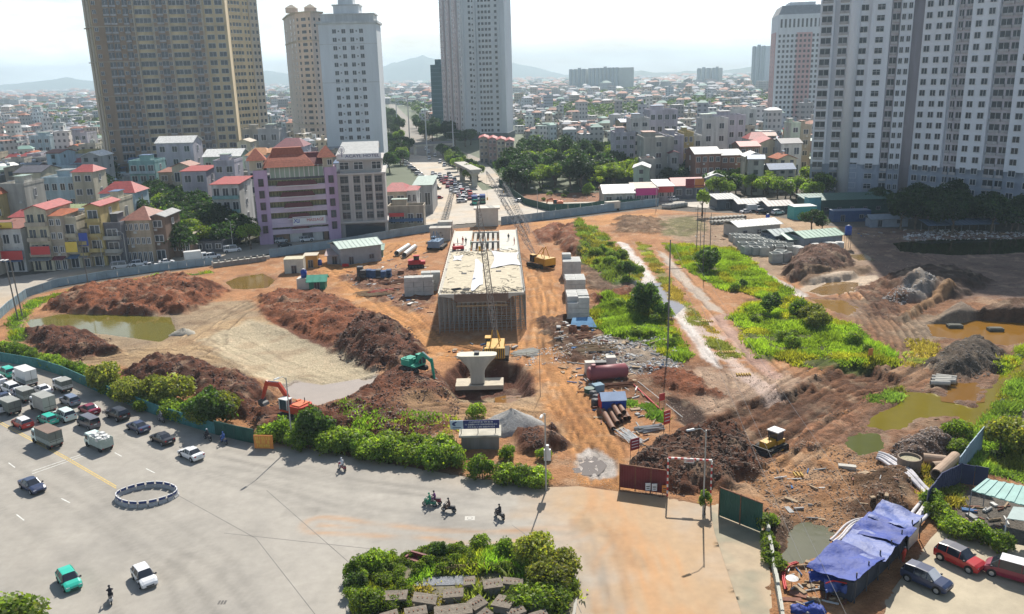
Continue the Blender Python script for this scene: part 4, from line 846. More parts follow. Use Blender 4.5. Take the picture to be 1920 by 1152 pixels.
def signboard(lab,px0,px1,py,h,z,key,text=None,tm=None,cat='sign',name='signboard',tilt=0):
 a=G0(px0,py);b=G0(px1,py-(px1-px0)*.03);L=math.hypot(b[0]-a[0],b[1]-a[1]);an=math.atan2(b[1]-a[1],b[0]-a[0]);R=thing(name,lab,cat,(a[0],a[1]-.9,z),an)
 mb=MB();mb.box(0,L,-.12,.05,0,h);mb.build('panel',sgm[key],R);mb=MB();mb.box(-.06,0,-.15,.08,-.06,h+.06);mb.box(L,L+.06,-.15,.08,-.06,h+.06);mb.box(0,L,-.15,.08,h,h+.06);mb.box(0,L,-.15,.08,-.06,0);mb.build('frame',frame_g,R)
 if text:textp(text,h*.6,tm or txm,R,(L/2,-.15,h/2))
 return R
signboard('long magenta signboard on the low street shops',1191,1232,382.6,2.6,3.2,'magenta');signboard('red signboard right of the magenta one',1233,1262,379,2.2,3.6,'red')
signboard('dark red signboard over the green roofed shop',1284,1300,373,3.4,4.2,'maroon');signboard('orange and red signboard right of the dark red one',1301,1318,372.4,3.4,4.2,'orange')
signboard('yellow sign panel at the far left shops',12,42,508,2.6,10.5,'yellow');signboard('red awning board on the far left shop',-4,52,511,2.4,3.4,'red');signboard('red signboard under the arched cream house',68,104,509,2.2,4.6,'red')
signboard('faded yellow signboard on the narrow cream house',133,155,504,2.8,4.6,'yellow');signboard('blue banner hanging beside the tall yellow house',160,176,501,3.4,6.0,'blue');signboard('red banner on the white shop house',766,784,417,1.8,4.4,'red')
signboard('red shop awning board by the crossing',732,760,433,1.2,4.6,'red')
pur=mat('purple_render',(.44,.32,.46),var=.2,scale=.4,streak=True);purw=mat('pale_purple_render',(.55,.46,.55),var=.15,scale=.4);til=mat('hotel_tile',(.36,.11,.065),var=.35,scale=1.5,bump=.3,bscale=6,rough=.8);mar=mat('maroon_canopy',(.17,.06,.06),var=.25)
a=G0(488,458);b=G0(640,447);L=math.hypot(b[0]-a[0],b[1]-a[1]);an=math.atan2(b[1]-a[1],b[0]-a[0]);sc_=L/152.;hB=ztop(*a,336)
R=thing('hotel','purple hotel with red tiled pagoda roofs and stepped maroon canopies on the street','hotel',(a[0],a[1],0),an)
D=16;mb=MB();mb.box(0,L,0,D,-.3,hB);mb.build('wall',wallm('darkgrey'),R)
for nm,x0,x1 in(('stair_tower',0,.165*L),('stair_tower',.85*L,L)):
 mb=MB();mb.box(x0,x1,-1.6,5,-.3,hB+2.5);mb.build(nm,pur,R)
 mb=MB();mb.box(x0-.2 if x0 else x0-.8,x1-.8,-1.2,5,hB+2.5,hB+5.4);mb.build('roof_room',wallm('cream'),R)
 mb=MB();mb.hip(x0-1.6,x1+.2,-2.0,6,hB+5.4,3.2,.08);mb.build('roof',til,R)
 for k in range(5):
  me,_=winmesh(1.3,2.0,'plain',mat('dark_frame',(.12,.08,.1)));ob('window',me,R,((x0+x1)/2,-1.62,3.5+k*hB/5.6))
 me,_=winmesh(1.2,1.5,'plain');ob('window',me,R,((x0+x1)/2,-1.22,hB+3.2))
mb=MB();x0,x1=.15*L,.86*L
def pagoda(x0,x1,y0,y1,z,h,m,parent):
 mb=MB();cx,cy=(x0+x1)/2,(y0+y1)/2;lv=[(1,0),(.82,.35),(.66,.62),(.56,1.0)];vs=[]
 for s,t in lv:
  hx=(x1-x0)/2*s;hy=(y1-y0)/2*(1-(1-s)*1.9)
  vs+=[(cx-hx,cy-hy,z+h*t),(cx+hx,cy-hy,z+h*t),(cx+hx,cy+hy,z+h*t),(cx-hx,cy+hy,z+h*t)]
 fs=[]
 for k in range(3):
  for i in range(4):fs.append((k*4+i,k*4+(i+1)%4,k*4+4+(i+1)%4,k*4+4+i))
 fs.append((12,13,14,15));fs.append((3,2,1,0));mb.add(vs,fs);return mb.build('roof',m,parent)
pagoda(.12*L,.74*L,-2.6,12,hB+3.2,5.2,til,R);pagoda(.5*L,.9*L,-1,12,hB+3.0,3.6,mar,R)
mb=MB();mb.box(.2*L,.84*L,-.5,10,hB,hB+3.4);mb.build('top_storey',wallm('green'),R)
mb=MB()
for k in range(12):mb.box(.2*L+k*.0582*L-.12,.2*L+k*.0582*L+.12,-.8,-.52,hB,hB+3.4)
mb.build('column',frame_w,R);R.children[-1]['kind']='stuff'
flo=hB/6
for k in range(1,6):
 z=k*flo
 mb=MB();mb.box(.165*L,.85*L,-1.5,0,z-.5,z+1.0);mb.build('balcony',purw,R)
 w0,w1=.33-.012*(k)+.0,.60+.03*k
 if k>1 or True:
  w0=.43-.035*k;w1=.58+.035*k
  mb=MB();mb.add([(w0*L,-2.6,z+1.0),(w1*L,-2.6,z+1.0),(w1*L-.8,-1.2,z+2.2),(w0*L+.8,-1.2,z+2.2),(w0*L,-2.6,z+.8),(w1*L,-2.6,z+.8)],[(0,1,2,3),(4,5,1,0),(4,0,3),(5,2,1),(5,4,3,2)]);mb.build('canopy',mar,R)
  mb=MB();mb.box(w0*L,w1*L,-2.7,-2.6,z+.75,z+1.0);mb.build('canopy_edge',frame_w,R)
 for c in range(9):
  me,_=winmesh(2.0,flo*.42,'plain',mat('olive_frame',(.35,.33,.18)),mat('olive_glass',(.12,.12,.06),rough=.3));ob('window',me,R,((.205+.0755*c)*L,-.02,z+flo*.32))
mb=MB();mb.box(.165*L,.85*L,-1.9,-1.52,4.9,6.0);mb.build('fascia',purw,R)
for x0,x1,mm in((.2,.36,'brown'),(.37,.52,'white'),(.54,.64,'darkgrey'),(.65,.77,'white'),(.79,.84,'brown')):mb=MB();mb.box(x0*L,x1*L,-.5,-.02,0,4.3);mb.build('shopfront',wallm(mm),R)
R2=thing('signboard','white signboard with blue and red lettering on the purple hotel','sign',(a[0]+math.cos(an)*.43*L+1.2*math.sin(an),a[1]+math.sin(an)*.43*L-2.4*math.cos(an),5.4),an)
mb=MB();mb.box(0,.4*L,-.15,.1,0,2.4);mb.build('panel',sgm['white'],R2);textp('X',2.0,sgm['blue'],R2,(.035*L,-.2,1.2));glyphs(R2,.105*L,-.16,1.2,.09*L,1.1,sgm['blue'],3);textp('MASSAGE',1.25,sgm['red'],R2,(.275*L,-.2,1.25),scx=.95)
HB.append((a[0]+L/2,a[1]+8,22))
gh=mat('hotel_grey',(.36,.345,.33),var=.15,scale=.4,streak=True);ghp=mat('hotel_pilaster',(.46,.44,.42),var=.15,scale=.4,streak=True)
a=G0(641,447);b=G0(728,443);L=math.hypot(b[0]-a[0],b[1]-a[1]);an=math.atan2(b[1]-a[1],b[0]-a[0]);h1=ztop(*a,327);h2=ztop(*a,303);h3=ztop(*a,290)
R=thing('hotel','grey hotel with light pilasters and ACAYL HOTEL lettering right of the purple hotel','hotel',(a[0],a[1],0),an)
mb=MB();mb.box(0,L,0,20,-.3,h1);mb.build('wall',gh,R)
for z in(4.6,h1-.3):mb=MB();mb.box(-.4,L+.4,-.8,20.2,z,z+.5);mb.build('cornice',ghp,R)
for s in(0,.235,.28,.48,.52,.73,.95):mb=MB();mb.box(s*L,s*L+.8,-.5,0,5.1,h1-.3);mb.build('pilaster',ghp,R)
mb=MB();mb.box(.8,L-.8,.8,19,h1+.2,h2);mb.build('attic',gh,R);mb=MB();mb.box(.2,L-.2,.2,19.6,h2,h2+.5);mb.build('cornice',ghp,R)
dz=(h1-6)/5
for k in range(5):
 for c,s in enumerate((.13,.38,.62,.84)):
  me,_=winmesh(2.2,dz*.68,'cross',frame_g);ob('window',me,R,(s*L+.2,0,5.6+k*dz+dz*.14))
for s in(.16,.46,.84):me,_=winmesh(2.6,(h2-h1)*.55,'cross',frame_w);ob('window',me,R,(s*L,.8,h1+1.2))
mb=MB();mb.box(.4,L-.6,.3,.5,h2+.5,h3);mb.build('sign_panel',mat('hotel_sign_panel',(.66,.68,.70),var=.08),R)
textp('ACAYL HOTEL',(h3-h2)*.62,sgm['navy'],R,(L*.56,.24,(h2+h3)/2+.3),scx=1.22)
mb=MB();mb.tube((L*.13,.2,h2+1.2),(L*.13,.2,h3+1.6),.09,n=5)
for r_ in(.9,.55,.3):mb.path([(L*.13+r_*math.sin(t),.2,h3+1.2-r_*math.cos(t)*1.2)for t in np.linspace(0,2*math.pi,12)],.07,4)
mb.build('tree_emblem',sgm['navy'],R)
mb=MB();hr=ztop(*a,272);mb.add([(-.2,2,h3-.5),(L*.9,2,h3-.5),(L*.9,11,hr),(1.5,11,hr),(L*.9,18,h3+.5),(1.5,18,h3+.5)],[(0,1,2,3),(3,2,4,5)]);mb.v+=[(x,y,z-.2)for x,y,z in mb.v];mb.f+=[(9,8,7,6),(11,10,8,9)];mb.m+=[0,0];mb.build('roof',mat('hotel_tin_roof',(.55,.55,.52),var=.2,scale=1),R)
for s in(.0,.3,.6,.88):mb=MB();mb.box(s*L,s*L+.25,2.2,2.4,h2,h3-.5);mb.build('roof_post',frame_w,R)
mb=MB();mb.box(.1*L,.95*L,-.3,-.02,0,4.2);mb.build('entrance_glazing',glass,R)
HB.append((a[0]+L/2,a[1]+8,16))
for p in scatter0([(-20,480),(-20,330),(190,330),(260,345),(400,330),(470,360),(470,440),(330,470),(240,480)],90,4.5,51):
 if any((p[0]-hx)**2+(p[1]-hy)**2<(hr*.85)**2 for hx,hy,hr in HB):continue
 rt,rc=RNG.choice([('shed','grey'),('shed','rust'),('gablex','maroon'),('shed','palegreen'),('flat','concrete'),('shed','blue'),('gablex','rust'),('flat','grey')]);house('shack','small low house squeezed between the left street houses',0,0,0,0,RNG.choice([1,2,2]),RNG.choice(['darkgrey','concrete','brown','grey','beige','tan']),rt,rc,depth=RNG.uniform(5,8),loc=(p[0]-3,p[1]-3,RNG.uniform(-.3,.3)),ww_=RNG.uniform(4,7),hh_=RNG.uniform(4,8.5),simple=True,group='small houses between the left street houses',tank=RNG.random()<.5)
 # filler houses behind: 300 near ones as things, the rest joined
NOGO=[gpoly(p)for p in([(740,420),(700,330),(720,280),(716,230),(700,196),(745,196),(800,235),(836,240),(960,250),(1000,300),(1160,330),(1160,400)],[(-400,800),(-100,590),(120,500),(330,478),(470,460),(720,432),(1330,380),(1440,390),(2200,440),(2200,1200),(-400,1200)],[(200,342),(470,330),(540,285),(500,235),(200,240)],[(545,282),(630,284),(630,262),(545,262)],[(610,330),(730,326),(730,296),(610,300)],[(828,268),(965,268),(965,238),(828,238)],[(1430,242),(1560,242),(1560,215),(1430,215)],[(1490,420),(1490,335),(2300,330),(2300,450)],[(270,470),(250,350),(330,350),(470,420),(470,460)])]
TREEZ=[gpoly(p)for p in([(955,265),(1160,270),(1160,350),(950,340)],[(715,265),(780,262),(780,320),(715,320)],[(1090,212),(1180,210),(1180,235),(1090,235)])]
walls_=['cream','white','white','grey','grey','lilac','beige','blue','concrete','concrete','pink','green','yellow','tan']
roofs_=[('flat','concrete'),('flat','grey'),('flat','white'),('gablex','grey'),('hip','red'),('gable','tile'),('shed','grey'),('gablex','rust'),('hip','tile'),('flat','rust'),('shed','palegreen'),('gable','white'),('gablex','blue'),('flat','concrete')]
cand=[]
y=338.0
while y<9500:
 s=11.5 if y<900 else 11.5+(y-900)*.0125
 half=.66*y+60;nx=int(2*half/s)
 X=(np.arange(nx)-nx/2)*s+NR.uniform(-.22,.22,nx)*s+8;Y=y+NR.uniform(-.2,.2,nx)*s
 keep=NR.rand(nx)<(.93 if y<1200 else .8)
 keep&=~((fbm(X/110+3,Y/160,3,77)<.42))
 for pz in NOGO+TREEZ:
  if y<2600:keep&=~(sdf(X,Y,pz)<4)
 for x_,y_ in zip(X[keep],Y[keep]):
  if y_<900 and any((x_-hx)**2+(y_-hy)**2<(hr+6)**2 for hx,hy,hr in HB):continue
  px,py,k=proj(x_,y_,0)
  if-120<px<2040:cand.append((x_,y_,px,py,s))
 y+=s*1.0
cand.sort(key=lambda c:c[1])
def nearword(px,py):
 zones=[(0,200,'left of the tan tower'),(200,470,'below the tan tower'),(470,560,'between the tan and pinkish towers'),(560,730,'by the white tower'),(730,960,'by the avenue'),(960,1060,'behind the park trees'),(1060,1180,'behind park and lilac blocks'),(1180,1300,'behind the lilac blocks'),(1300,1420,'behind the dark brick houses'),(1420,2300,'by the pink and white tower')]
 for a_,b_,w_ in zones:
  if px<b_:return w_
 return zones[-1][2]
ADJ={'flat':'flat','gablex':'ridged','hip':'hip','gable':'gabled','shed':'sloping'}
seen={};near=[];far=[];NN=0
for c in cand:
 if NN<270 and c[1]<1050:near.append(c);NN+=1
 else:far.append(c)
MADE={}
for x_,y_,px,py,s in near:
 wc=RNG.choice(walls_);rt,rc=RNG.choice(roofs_);st=RNG.choice([1,2,2,3,3,4]);L=RNG.uniform(5.5,10.5);dp=RNG.uniform(8,12);hh_=st*3.5+RNG.uniform(0,1.5)
 if RNG.random()<.12:hh_*=1.4;st+=2
 num={1:'single',2:'two',3:'three',4:'four',5:'five',6:'six',7:'seven'}[st]
 lab=f'{wc} {num} storey house with {rc} {ADJ[rt]} roof {nearword(px, py)}'.replace('concrete flat roof','bare flat roof').replace('palegreen','pale green')
 seen[lab]=seen.get(lab,0)+1
 MADE.setdefault(lab,[]).append((px,house('house',lab,0,0,0,0,st,wc,rt,rc,depth=dp,loc=(x_-L/2,y_-dp/2,RNG.uniform(-.25,.25)),ww_=L,hh_=hh_,simple=True,group='small houses filling the town behind the building site',tank=RNG.random()<.3)[0]))
for lab,L_ in MADE.items():
 order_words={2:['leftmost','rightmost'],3:['leftmost','middle','rightmost']}.get(len(L_))
 if order_words:
  for w_,(_,o)in zip(order_words,sorted(L_,key=lambda t:t[0])):o['label']=f'{w_} {lab}'
n=len(far);VV=[];FF=[];CCs=[]
pal=np.array([[.50,.50,.48],[.42,.42,.42],[.52,.46,.36],[.36,.38,.42],[.50,.42,.36],[.56,.56,.56],[.30,.30,.30],[.45,.50,.52]])
rpal=np.array([[.34,.33,.31],[.30,.31,.33],[.60,.60,.58],[.30,.12,.09],[.36,.15,.09],[.24,.26,.30],[.16,.28,.24],[.45,.40,.33],[.7,.7,.7]])
for i,(x_,y_,px,py,s)in enumerate(far):
 w_=s*RNG.uniform(.45,.85)*.5;d_=s*RNG.uniform(.45,.85)*.5;h_=RNG.uniform(4,12)if RNG.random()>.07 else RNG.uniform(12,24)
 if y_>3000:h_*=.8;w_*=1.1
 a_=RNG.uniform(-.4,.4);ca,sa=math.cos(a_),math.sin(a_);base=len(VV)
 gab=RNG.random()<.35;rh=min(w_,d_)*.45 if gab else 0
 for z in(-.5,h_):
  for sx,sy in((-1,-1),(1,-1),(1,1),(-1,1)):VV.append((x_+sx*w_*ca-sy*d_*sa,y_+sx*w_*sa+sy*d_*ca,z))
 wc=pal[RNG.randrange(8)]*RNG.uniform(.8,1.15);rc=rpal[RNG.randrange(9)if not gab else RNG.choice([1,3,4,4,5,6,2])]*RNG.uniform(.8,1.2)
 CCs+=[wc]*8
 FF+=[(base,base+1,base+5,base+4),(base+1,base+2,base+6,base+5),(base+2,base+3,base+7,base+6),(base+3,base,base+4,base+7)]
 b2=len(VV)
 for sx,sy in((-1,-1),(1,-1),(1,1),(-1,1)):
  VV.append((x_+sx*(w_+.3)*ca-sy*(d_+.3)*sa,y_+sx*(w_+.3)*sa+sy*(d_+.3)*ca,h_+.05));CCs.append(rc)
 for sx in(-1,1):VV.append((x_+sx*w_*(.5 if gab else .6)*ca,y_+sx*w_*(.5 if gab else .6)*sa,h_+rh+.06));CCs.append(rc)
 FF+=[(b2,b2+1,b2+5,b2+4),(b2+2,b2+3,b2+4,b2+5),(b2+1,b2+2,b2+5,b2+5),(b2+3,b2,b2+4,b2+4)]
 if not gab and RNG.random()<.5:
  b3=len(VV);q=.3
  for z in(h_,h_+2.8):
   for sx,sy in((-1,-1),(1,-1),(1,1),(-1,1)):VV.append((x_+sx*w_*q,y_+sy*d_*q,z));CCs.append(wc*1.05)
  FF+=[(b3,b3+1,b3+5,b3+4),(b3+1,b3+2,b3+6,b3+5),(b3+2,b3+3,b3+7,b3+6),(b3+3,b3,b3+4,b3+7),(b3+4,b3+5,b3+6,b3+7)]
m=bpy.data.materials.new('far_town');m.use_nodes=True;nn=m.node_tree;bb=nn.nodes['Principled BSDF'];bb.inputs['Roughness'].default_value=.75
at=nn.nodes.new('ShaderNodeAttribute');at.attribute_name='col';ge=nn.nodes.new('ShaderNodeNewGeometry');sp=nn.nodes.new('ShaderNodeSeparateXYZ');nn.links.new(ge.outputs['Position'],sp.inputs[0])
def mth(op,a,b=None,c=None):
 q=nn.nodes.new('ShaderNodeMath');q.operation=op
 for i,v in enumerate((a,b)):
  if v is None:continue
  if isinstance(v,(int,float)):q.inputs[i].default_value=v
  else:nn.links.new(v,q.inputs[i])
 return q.outputs[0]
xx=mth('ADD',sp.outputs['X'],mth('MULTIPLY',sp.outputs['Y'],.7));fx=mth('FRACT',mth('DIVIDE',xx,3.1));fz=mth('FRACT',mth('DIVIDE',sp.outputs['Z'],3.6));sn=nn.nodes.new('ShaderNodeSeparateXYZ');nn.links.new(ge.outputs['Normal'],sn.inputs[0])
win=mth('MULTIPLY',mth('MULTIPLY',mth('LESS_THAN',fx,.45),mth('GREATER_THAN',fz,.35)),mth('MULTIPLY',mth('LESS_THAN',fz,.78),mth('LESS_THAN',mth('ABSOLUTE',sn.outputs['Z']),.3)))
mxx=nn.nodes.new('ShaderNodeMixRGB');mxx.inputs[2].default_value=(.05,.06,.07,1);nn.links.new(mth('MULTIPLY',win,.85),mxx.inputs[0]);nn.links.new(at.outputs['Color'],mxx.inputs[1]);nn.links.new(mxx.outputs[0],bb.inputs['Base Color'])
me=bpy.data.meshes.new('far_houses');me.from_pydata(VV,[],[tuple(dict.fromkeys(f))for f in FF]);a_=me.color_attributes.new('col','FLOAT_COLOR','POINT');cc=np.ones((len(VV),4),np.float32);cc[:,:3]=np.array(CCs);a_.data.foreach_set('color',cc.ravel());me.materials.append(m)
tag(ob('far_houses',me),'far town of small pale and red roofed houses spreading to the horizon','houses',kind='stuff')
print('far houses',n)
# vegetation
def leaf_mat(name,gain=1.0,hue=(1,1,1)):
 m=bpy.data.materials.new(name);m.use_nodes=True;n=m.node_tree;b=n.nodes['Principled BSDF'];out=n.nodes['Material Output']
 a=n.nodes.new('ShaderNodeAttribute');a.attribute_name='col';oi=n.nodes.new('ShaderNodeObjectInfo')
 mr=n.nodes.new('ShaderNodeMapRange');mr.inputs[3].default_value=.75*gain;mr.inputs[4].default_value=1.3*gain;n.links.new(oi.outputs['Random'],mr.inputs[0])
 v=n.nodes.new('ShaderNodeVectorMath');v.operation='SCALE';n.links.new(a.outputs['Color'],v.inputs[0]);n.links.new(mr.outputs[0],v.inputs['Scale'])
 v2=n.nodes.new('ShaderNodeVectorMath');v2.operation='MULTIPLY';v2.inputs[1].default_value=hue;n.links.new(v.outputs[0],v2.inputs[0])
 n.links.new(v2.outputs[0],b.inputs['Base Color']);b.inputs['Roughness'].default_value=.55;b.inputs['Specular IOR Level'].default_value=.3
 t=n.nodes.new('ShaderNodeBsdfTranslucent');v3=n.nodes.new('ShaderNodeVectorMath');v3.operation='MULTIPLY';v3.inputs[1].default_value=(1.7,1.9,.7);n.links.new(v2.outputs[0],v3.inputs[0]);n.links.new(v3.outputs[0],t.inputs['Color'])
 mx=n.nodes.new('ShaderNodeMixShader');mx.inputs[0].default_value=.48;n.links.new(b.outputs[0],mx.inputs[1]);n.links.new(t.outputs[0],mx.inputs[2]);n.links.new(mx.outputs[0],out.inputs['Surface'])
 return m
LEAF=leaf_mat('leaf',1.35,(1.08,1,.8));LEAFD=leaf_mat('dark_leaf',.55,(.8,1,1.1));GRASSM=leaf_mat('grass_blade',1.1)
bark=mat('bark',(.13,.10,.075),var=.3,scale=3)
def leaves(n,rx,ry,rz,size,seed,lobes=12,col=(.085,.135,.03),cz=0,flat=.0,aspect=1.5,lobr=.42):
 r=np.random.RandomState(seed)
 lc=r.normal(size=(lobes,3));lc/=np.linalg.norm(lc,axis=1)[:,None];lc*=r.uniform(.35,.75,(lobes,1));lc[:,2]=np.abs(lc[:,2])*.9-.15;lr=r.uniform(.6,1.2,lobes)*lobr;lcol=r.uniform(.7,1.3,lobes)
 k=r.randint(0,lobes,n);d=r.normal(size=(n,3));d[:,2]+=.35;d/=np.linalg.norm(d,axis=1)[:,None]
 rad=lr[k]*(1-.35*r.rand(n)**2)*(1+.16*r.normal(size=n)*(r.rand(n)<.3));p=lc[k]+d*rad[:,None]
 p*=np.array([rx,ry,rz]);p[:,2]+=cz
 nrm=d+r.normal(size=(n,3))*.75;nrm/=np.linalg.norm(nrm,axis=1)[:,None];t=np.cross(nrm,r.normal(size=(n,3)));t/=np.linalg.norm(t,axis=1)[:,None];b=np.cross(nrm,t)
 s=size*r.uniform(.6,1.35,n)[:,None];L=t*s*aspect*.5;Wd=b*s*.5
 V=np.stack([p-L,p+Wd*.9-L*.1,p+L,p-Wd*.9-L*.1],1).reshape(-1,3);Fq=np.arange(4*n).reshape(n,4)
 g=(lcol[k]*r.uniform(.6,1.45,n))[:,None];C=np.array(col)[None]*g;yl=r.rand(n)<.16;C[yl]*=np.array([1.5,1.2,.8]);C=np.repeat(C,4,0)
 return V,Fq,C
def trunk_mb(h,r,spread,seed,nb=6):
 q=random.Random(seed);mb=MB();p=[(0,0,-.4)];x=y=0
 for k in range(1,5):x+=q.uniform(-.05,.05)*h;y+=q.uniform(-.05,.05)*h;p.append((x,y,h*k/4))
 for k in range(4):mb.tube(p[k],p[k+1],r*(1-.16*k),r*(1-.16*(k+1)),7)
 for k in range(nb):
  a=q.uniform(0,6.28);z0=h*q.uniform(.45,.9);t=z0/h*4;i=min(3,int(t));b=Vector(p[i]).lerp(Vector(p[i+1]),t-i);e=b+Vector((math.cos(a)*spread,math.sin(a)*spread,spread*.9));mb.tube(b,e,r*.45,r*.15,5)
 return mb
def tree_proto(name,h,rx,rz,n,size,seed,lobes=12,col=(.085,.135,.03),m=None,trunk=.35,cz=None,lobr=.42):
 def make():
  R=thing(name,'x','tree');cz_=h-rz*.95 if cz is None else cz
  V,Fq,C=leaves(n,rx,rx*.95,rz,size,seed,lobes,col,cz_,lobr=lobr)
  ob('crown',npmesh('crown',V,Fq,m or LEAF,C),R);trunk_mb(cz_*.95,trunk,rx*.5,seed).build('trunk',bark,R,True);return R
 return Proto(make)
TR={'broad':tree_proto('tree',9,4.2,3.6,2600,.42,1),'broad2':tree_proto('tree',8,4.6,3.0,2600,.42,2,14,(.10,.15,.03)),'dark':tree_proto('tree',11,4.6,5.0,2600,.5,3,14,(.05,.085,.03),LEAFD),'dark2':tree_proto('tree',9,5.2,4.0,2600,.5,4,16,(.06,.10,.03),LEAFD),'lime':tree_proto('tree',7,4.4,3.2,2400,.42,5,12,(.15,.20,.025)),'slim':tree_proto('tree',9,2.2,3.6,1500,.36,6,9,(.09,.14,.035)),'bush':tree_proto('shrub',3.2,2.2,2.0,2300,.25,7,13,(.09,.15,.03),trunk=.1,cz=1.3),'bush2':tree_proto('shrub',2.8,2.5,1.7,2300,.24,8,15,(.10,.15,.035),trunk=.1,cz=1.1),'bushd':tree_proto('shrub',4.5,2.3,2.8,2600,.26,9,14,(.055,.10,.035),trunk=.13,cz=2.0),'busho':tree_proto('shrub',4.6,3.2,2.4,3400,.27,10,18,(.12,.14,.045),trunk=.14,cz=2.2),'weed':tree_proto('shrub',1.6,1.3,1.0,700,.2,12,8,(.10,.15,.035),trunk=.04,cz=.6,lobr=.5),'big':tree_proto('tree',6.5,4.0,3.4,6500,.26,13,22,(.085,.125,.035),trunk=.2,cz=3.0),}
def plant(kind,px,py,lab,group=None,sc=1.0,world=None,cat='shrub',dz=0):
 x,y,z=world if world else gp(px,py)
 s=sc*RNG.uniform(.88,1.14);o=TR[kind].put((x,y,z+dz),RNG.uniform(0,6.28),lab,group,(s*RNG.uniform(.9,1.1),s,s*RNG.uniform(.9,1.12)));o['category']='tree' if o.name.startswith('tree')else 'shrub';return o
scatter=scatter0
def grove(poly,n,mind,kinds,sc,lab,group,seed=1):
 for p in scatter(poly,n,mind,seed):plant(RNG.choice(kinds),0,0,lab,group,sc,(p[0],p[1],gz(*p)))
grove([(944,345),(990,300),(1080,300),(1150,310),(1150,350),(1080,362),(960,362)],80,4.6,['dark2','dark2','dark','broad2'],1.35,'leafy tree in the dense park grove right of the avenue','park grove right of the avenue',1)
grove([(1080,338),(1110,318),(1190,322),(1210,345),(1150,356),(1090,352)],22,4,['lime','lime','broad2'],1.2,'bright yellow green tree in front of the lilac blocks','yellow green trees before the lilac blocks',2)
grove([(1240,340),(1290,336),(1300,348),(1250,350)],5,4,['broad','dark2'],.9,'green tree below the narrow yellow house','trees below the yellow house',3)
grove([(270,460),(265,400),(300,372),(350,400),(440,430),(460,460),(400,470),(330,482)],60,3.6,['dark','dark2','broad2','dark2'],1.15,'dark leafy tree left of the purple hotel','dark trees left of the purple hotel',4)
grove([(322,486),(330,440),(456,450),(470,468),(400,474)],26,3.4,['dark2','broad','dark2','broad2'],.95,'leafy front tree left of the purple hotel','front trees left of the purple hotel',41)
grove([(186,398),(182,340),(205,345),(205,400)],9,4,['dark','dark'],1.3,'dark tall tree at the left foot of the tan tower','dark trees at the foot of the tan tower',5)
grove([(140,310),(180,296),(190,320),(150,330)],5,6,['lime','broad2'],1.3,'bright green tree left of the tan tower','bright trees left of the tan tower',6)
grove([(-40,390),(-30,310),(30,300),(40,345),(10,380)],14,6,['broad2','broad','dark2'],1.1,'green tree at the left edge among the houses','trees at the left edge',7)
grove([(724,330),(722,270),(745,262),(770,290),(765,312),(740,330)],16,6,['dark','broad','dark2'],1.15,'dark green tree on the left side of the avenue','trees on the left of the avenue',8)
grove([(722,262),(718,225),(730,215),(752,250),(745,262)],16,9,['dark','dark2'],1.3,'far dark tree on the left side of the avenue','far trees on the left of the avenue',9)
grove([(790,262),(780,240),(830,250),(900,275),(900,296),(850,275)],20,7,['dark','dark2'],1.25,'dark tree between the avenue and the central tower','trees at the foot of the central tower',10)
grove([(826,292),(850,292),(905,345),(900,358),(870,338)],26,3.4,['broad','dark2','slim'],.85,'tree on the planted strip between the avenue lanes','trees between the avenue lanes',11)
grove([(1330,372),(1345,350),(1400,345),(1420,360),(1410,376),(1340,382)],12,4.5,['dark2','broad'],.95,'round green tree right of the shop row','trees right of the shop row',12)
grove([(1420,366),(1440,348),(1510,352),(1560,372),(1540,384),(1440,380)],16,4.5,['broad2','dark2','broad'],1.0,'green tree below the left big white tower','trees below the left white tower',13)
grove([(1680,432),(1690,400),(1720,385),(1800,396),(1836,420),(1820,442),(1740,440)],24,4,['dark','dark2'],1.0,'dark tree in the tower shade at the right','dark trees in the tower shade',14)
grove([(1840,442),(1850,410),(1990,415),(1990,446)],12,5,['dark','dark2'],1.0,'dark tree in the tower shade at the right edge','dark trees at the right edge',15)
grove([(1590,388),(1620,376),(1680,384),(1680,398)],7,4,['dark2'],.7,'small dark tree at the foot of the white towers','small trees at the foot of the white towers',16)
plant('dark2',1522,432,'dark tree beside the turquoise container shed',None,.65);plant('dark2',1540,434,'second dark tree right of the turquoise container shed',None,.55)
def line(pts,step):
 P_=[gp(*p)for p in pts];out=[]
 for a,b in zip(P_[:-1],P_[1:]):
  L=math.dist(a[:2],b[:2]);n=max(1,int(L/step))
  for i in range(n):t=i/n;out.append((a[0]+(b[0]-a[0])*t,a[1]+(b[1]-a[1])*t,0,math.atan2(b[1]-a[1],b[0]-a[0])))
 return out
def hedge(pts,step,kinds,sc,lab,group,jit=.5):
 for x,y,_,a in line(pts,step):
  x+=RNG.uniform(-jit,jit);y+=RNG.uniform(-jit,jit);plant(RNG.choice(kinds),0,0,lab,group,sc,(x,y,gz(x,y)))
hedge([(-30,655),(80,681),(120,698),(200,728)],1.6,['bush2','bush'],.8,'low creeper clump on the left road fence','creepers on the left road fence')
hedge([(196,730),(240,748),(330,785),(400,806)],1.7,['bush','bush2','busho'],.95,'leafy shrub in the hedge behind the waiting cars','hedge behind the waiting cars',.7)
for px,py,s,k,l in((330,762,1.15,'busho','olive feathery shrub rising above the hedge behind the cars'),(300,752,1.0,'busho','olive shrub left of the feathery shrub above the hedge'),(405,800,1.25,'bushd','tall dark shrub at the right end of the hedge behind the cars'),(388,798,1.2,'bushd','dark shrub beside the tall one at the hedge end'),(425,790,1.0,'busho','olive shrub behind the dark hedge end'),(362,786,1.05,'bush','rounded shrub in front of the feathery shrub')):plant(k,px,py,l,None,s)
hedge([(506,826),(600,842),(700,858),(800,870),(872,880)],1.25,['bush','bush2','bush'],.98,'green shrub in the long hedge by the excavators','long hedge in front of the excavators',.5)
hedge([(560,818),(700,842),(830,856),(868,862)],1.7,['bush','bush2'],.92,'shrub in the back row of the long front hedge','back row of the long front hedge',.6)
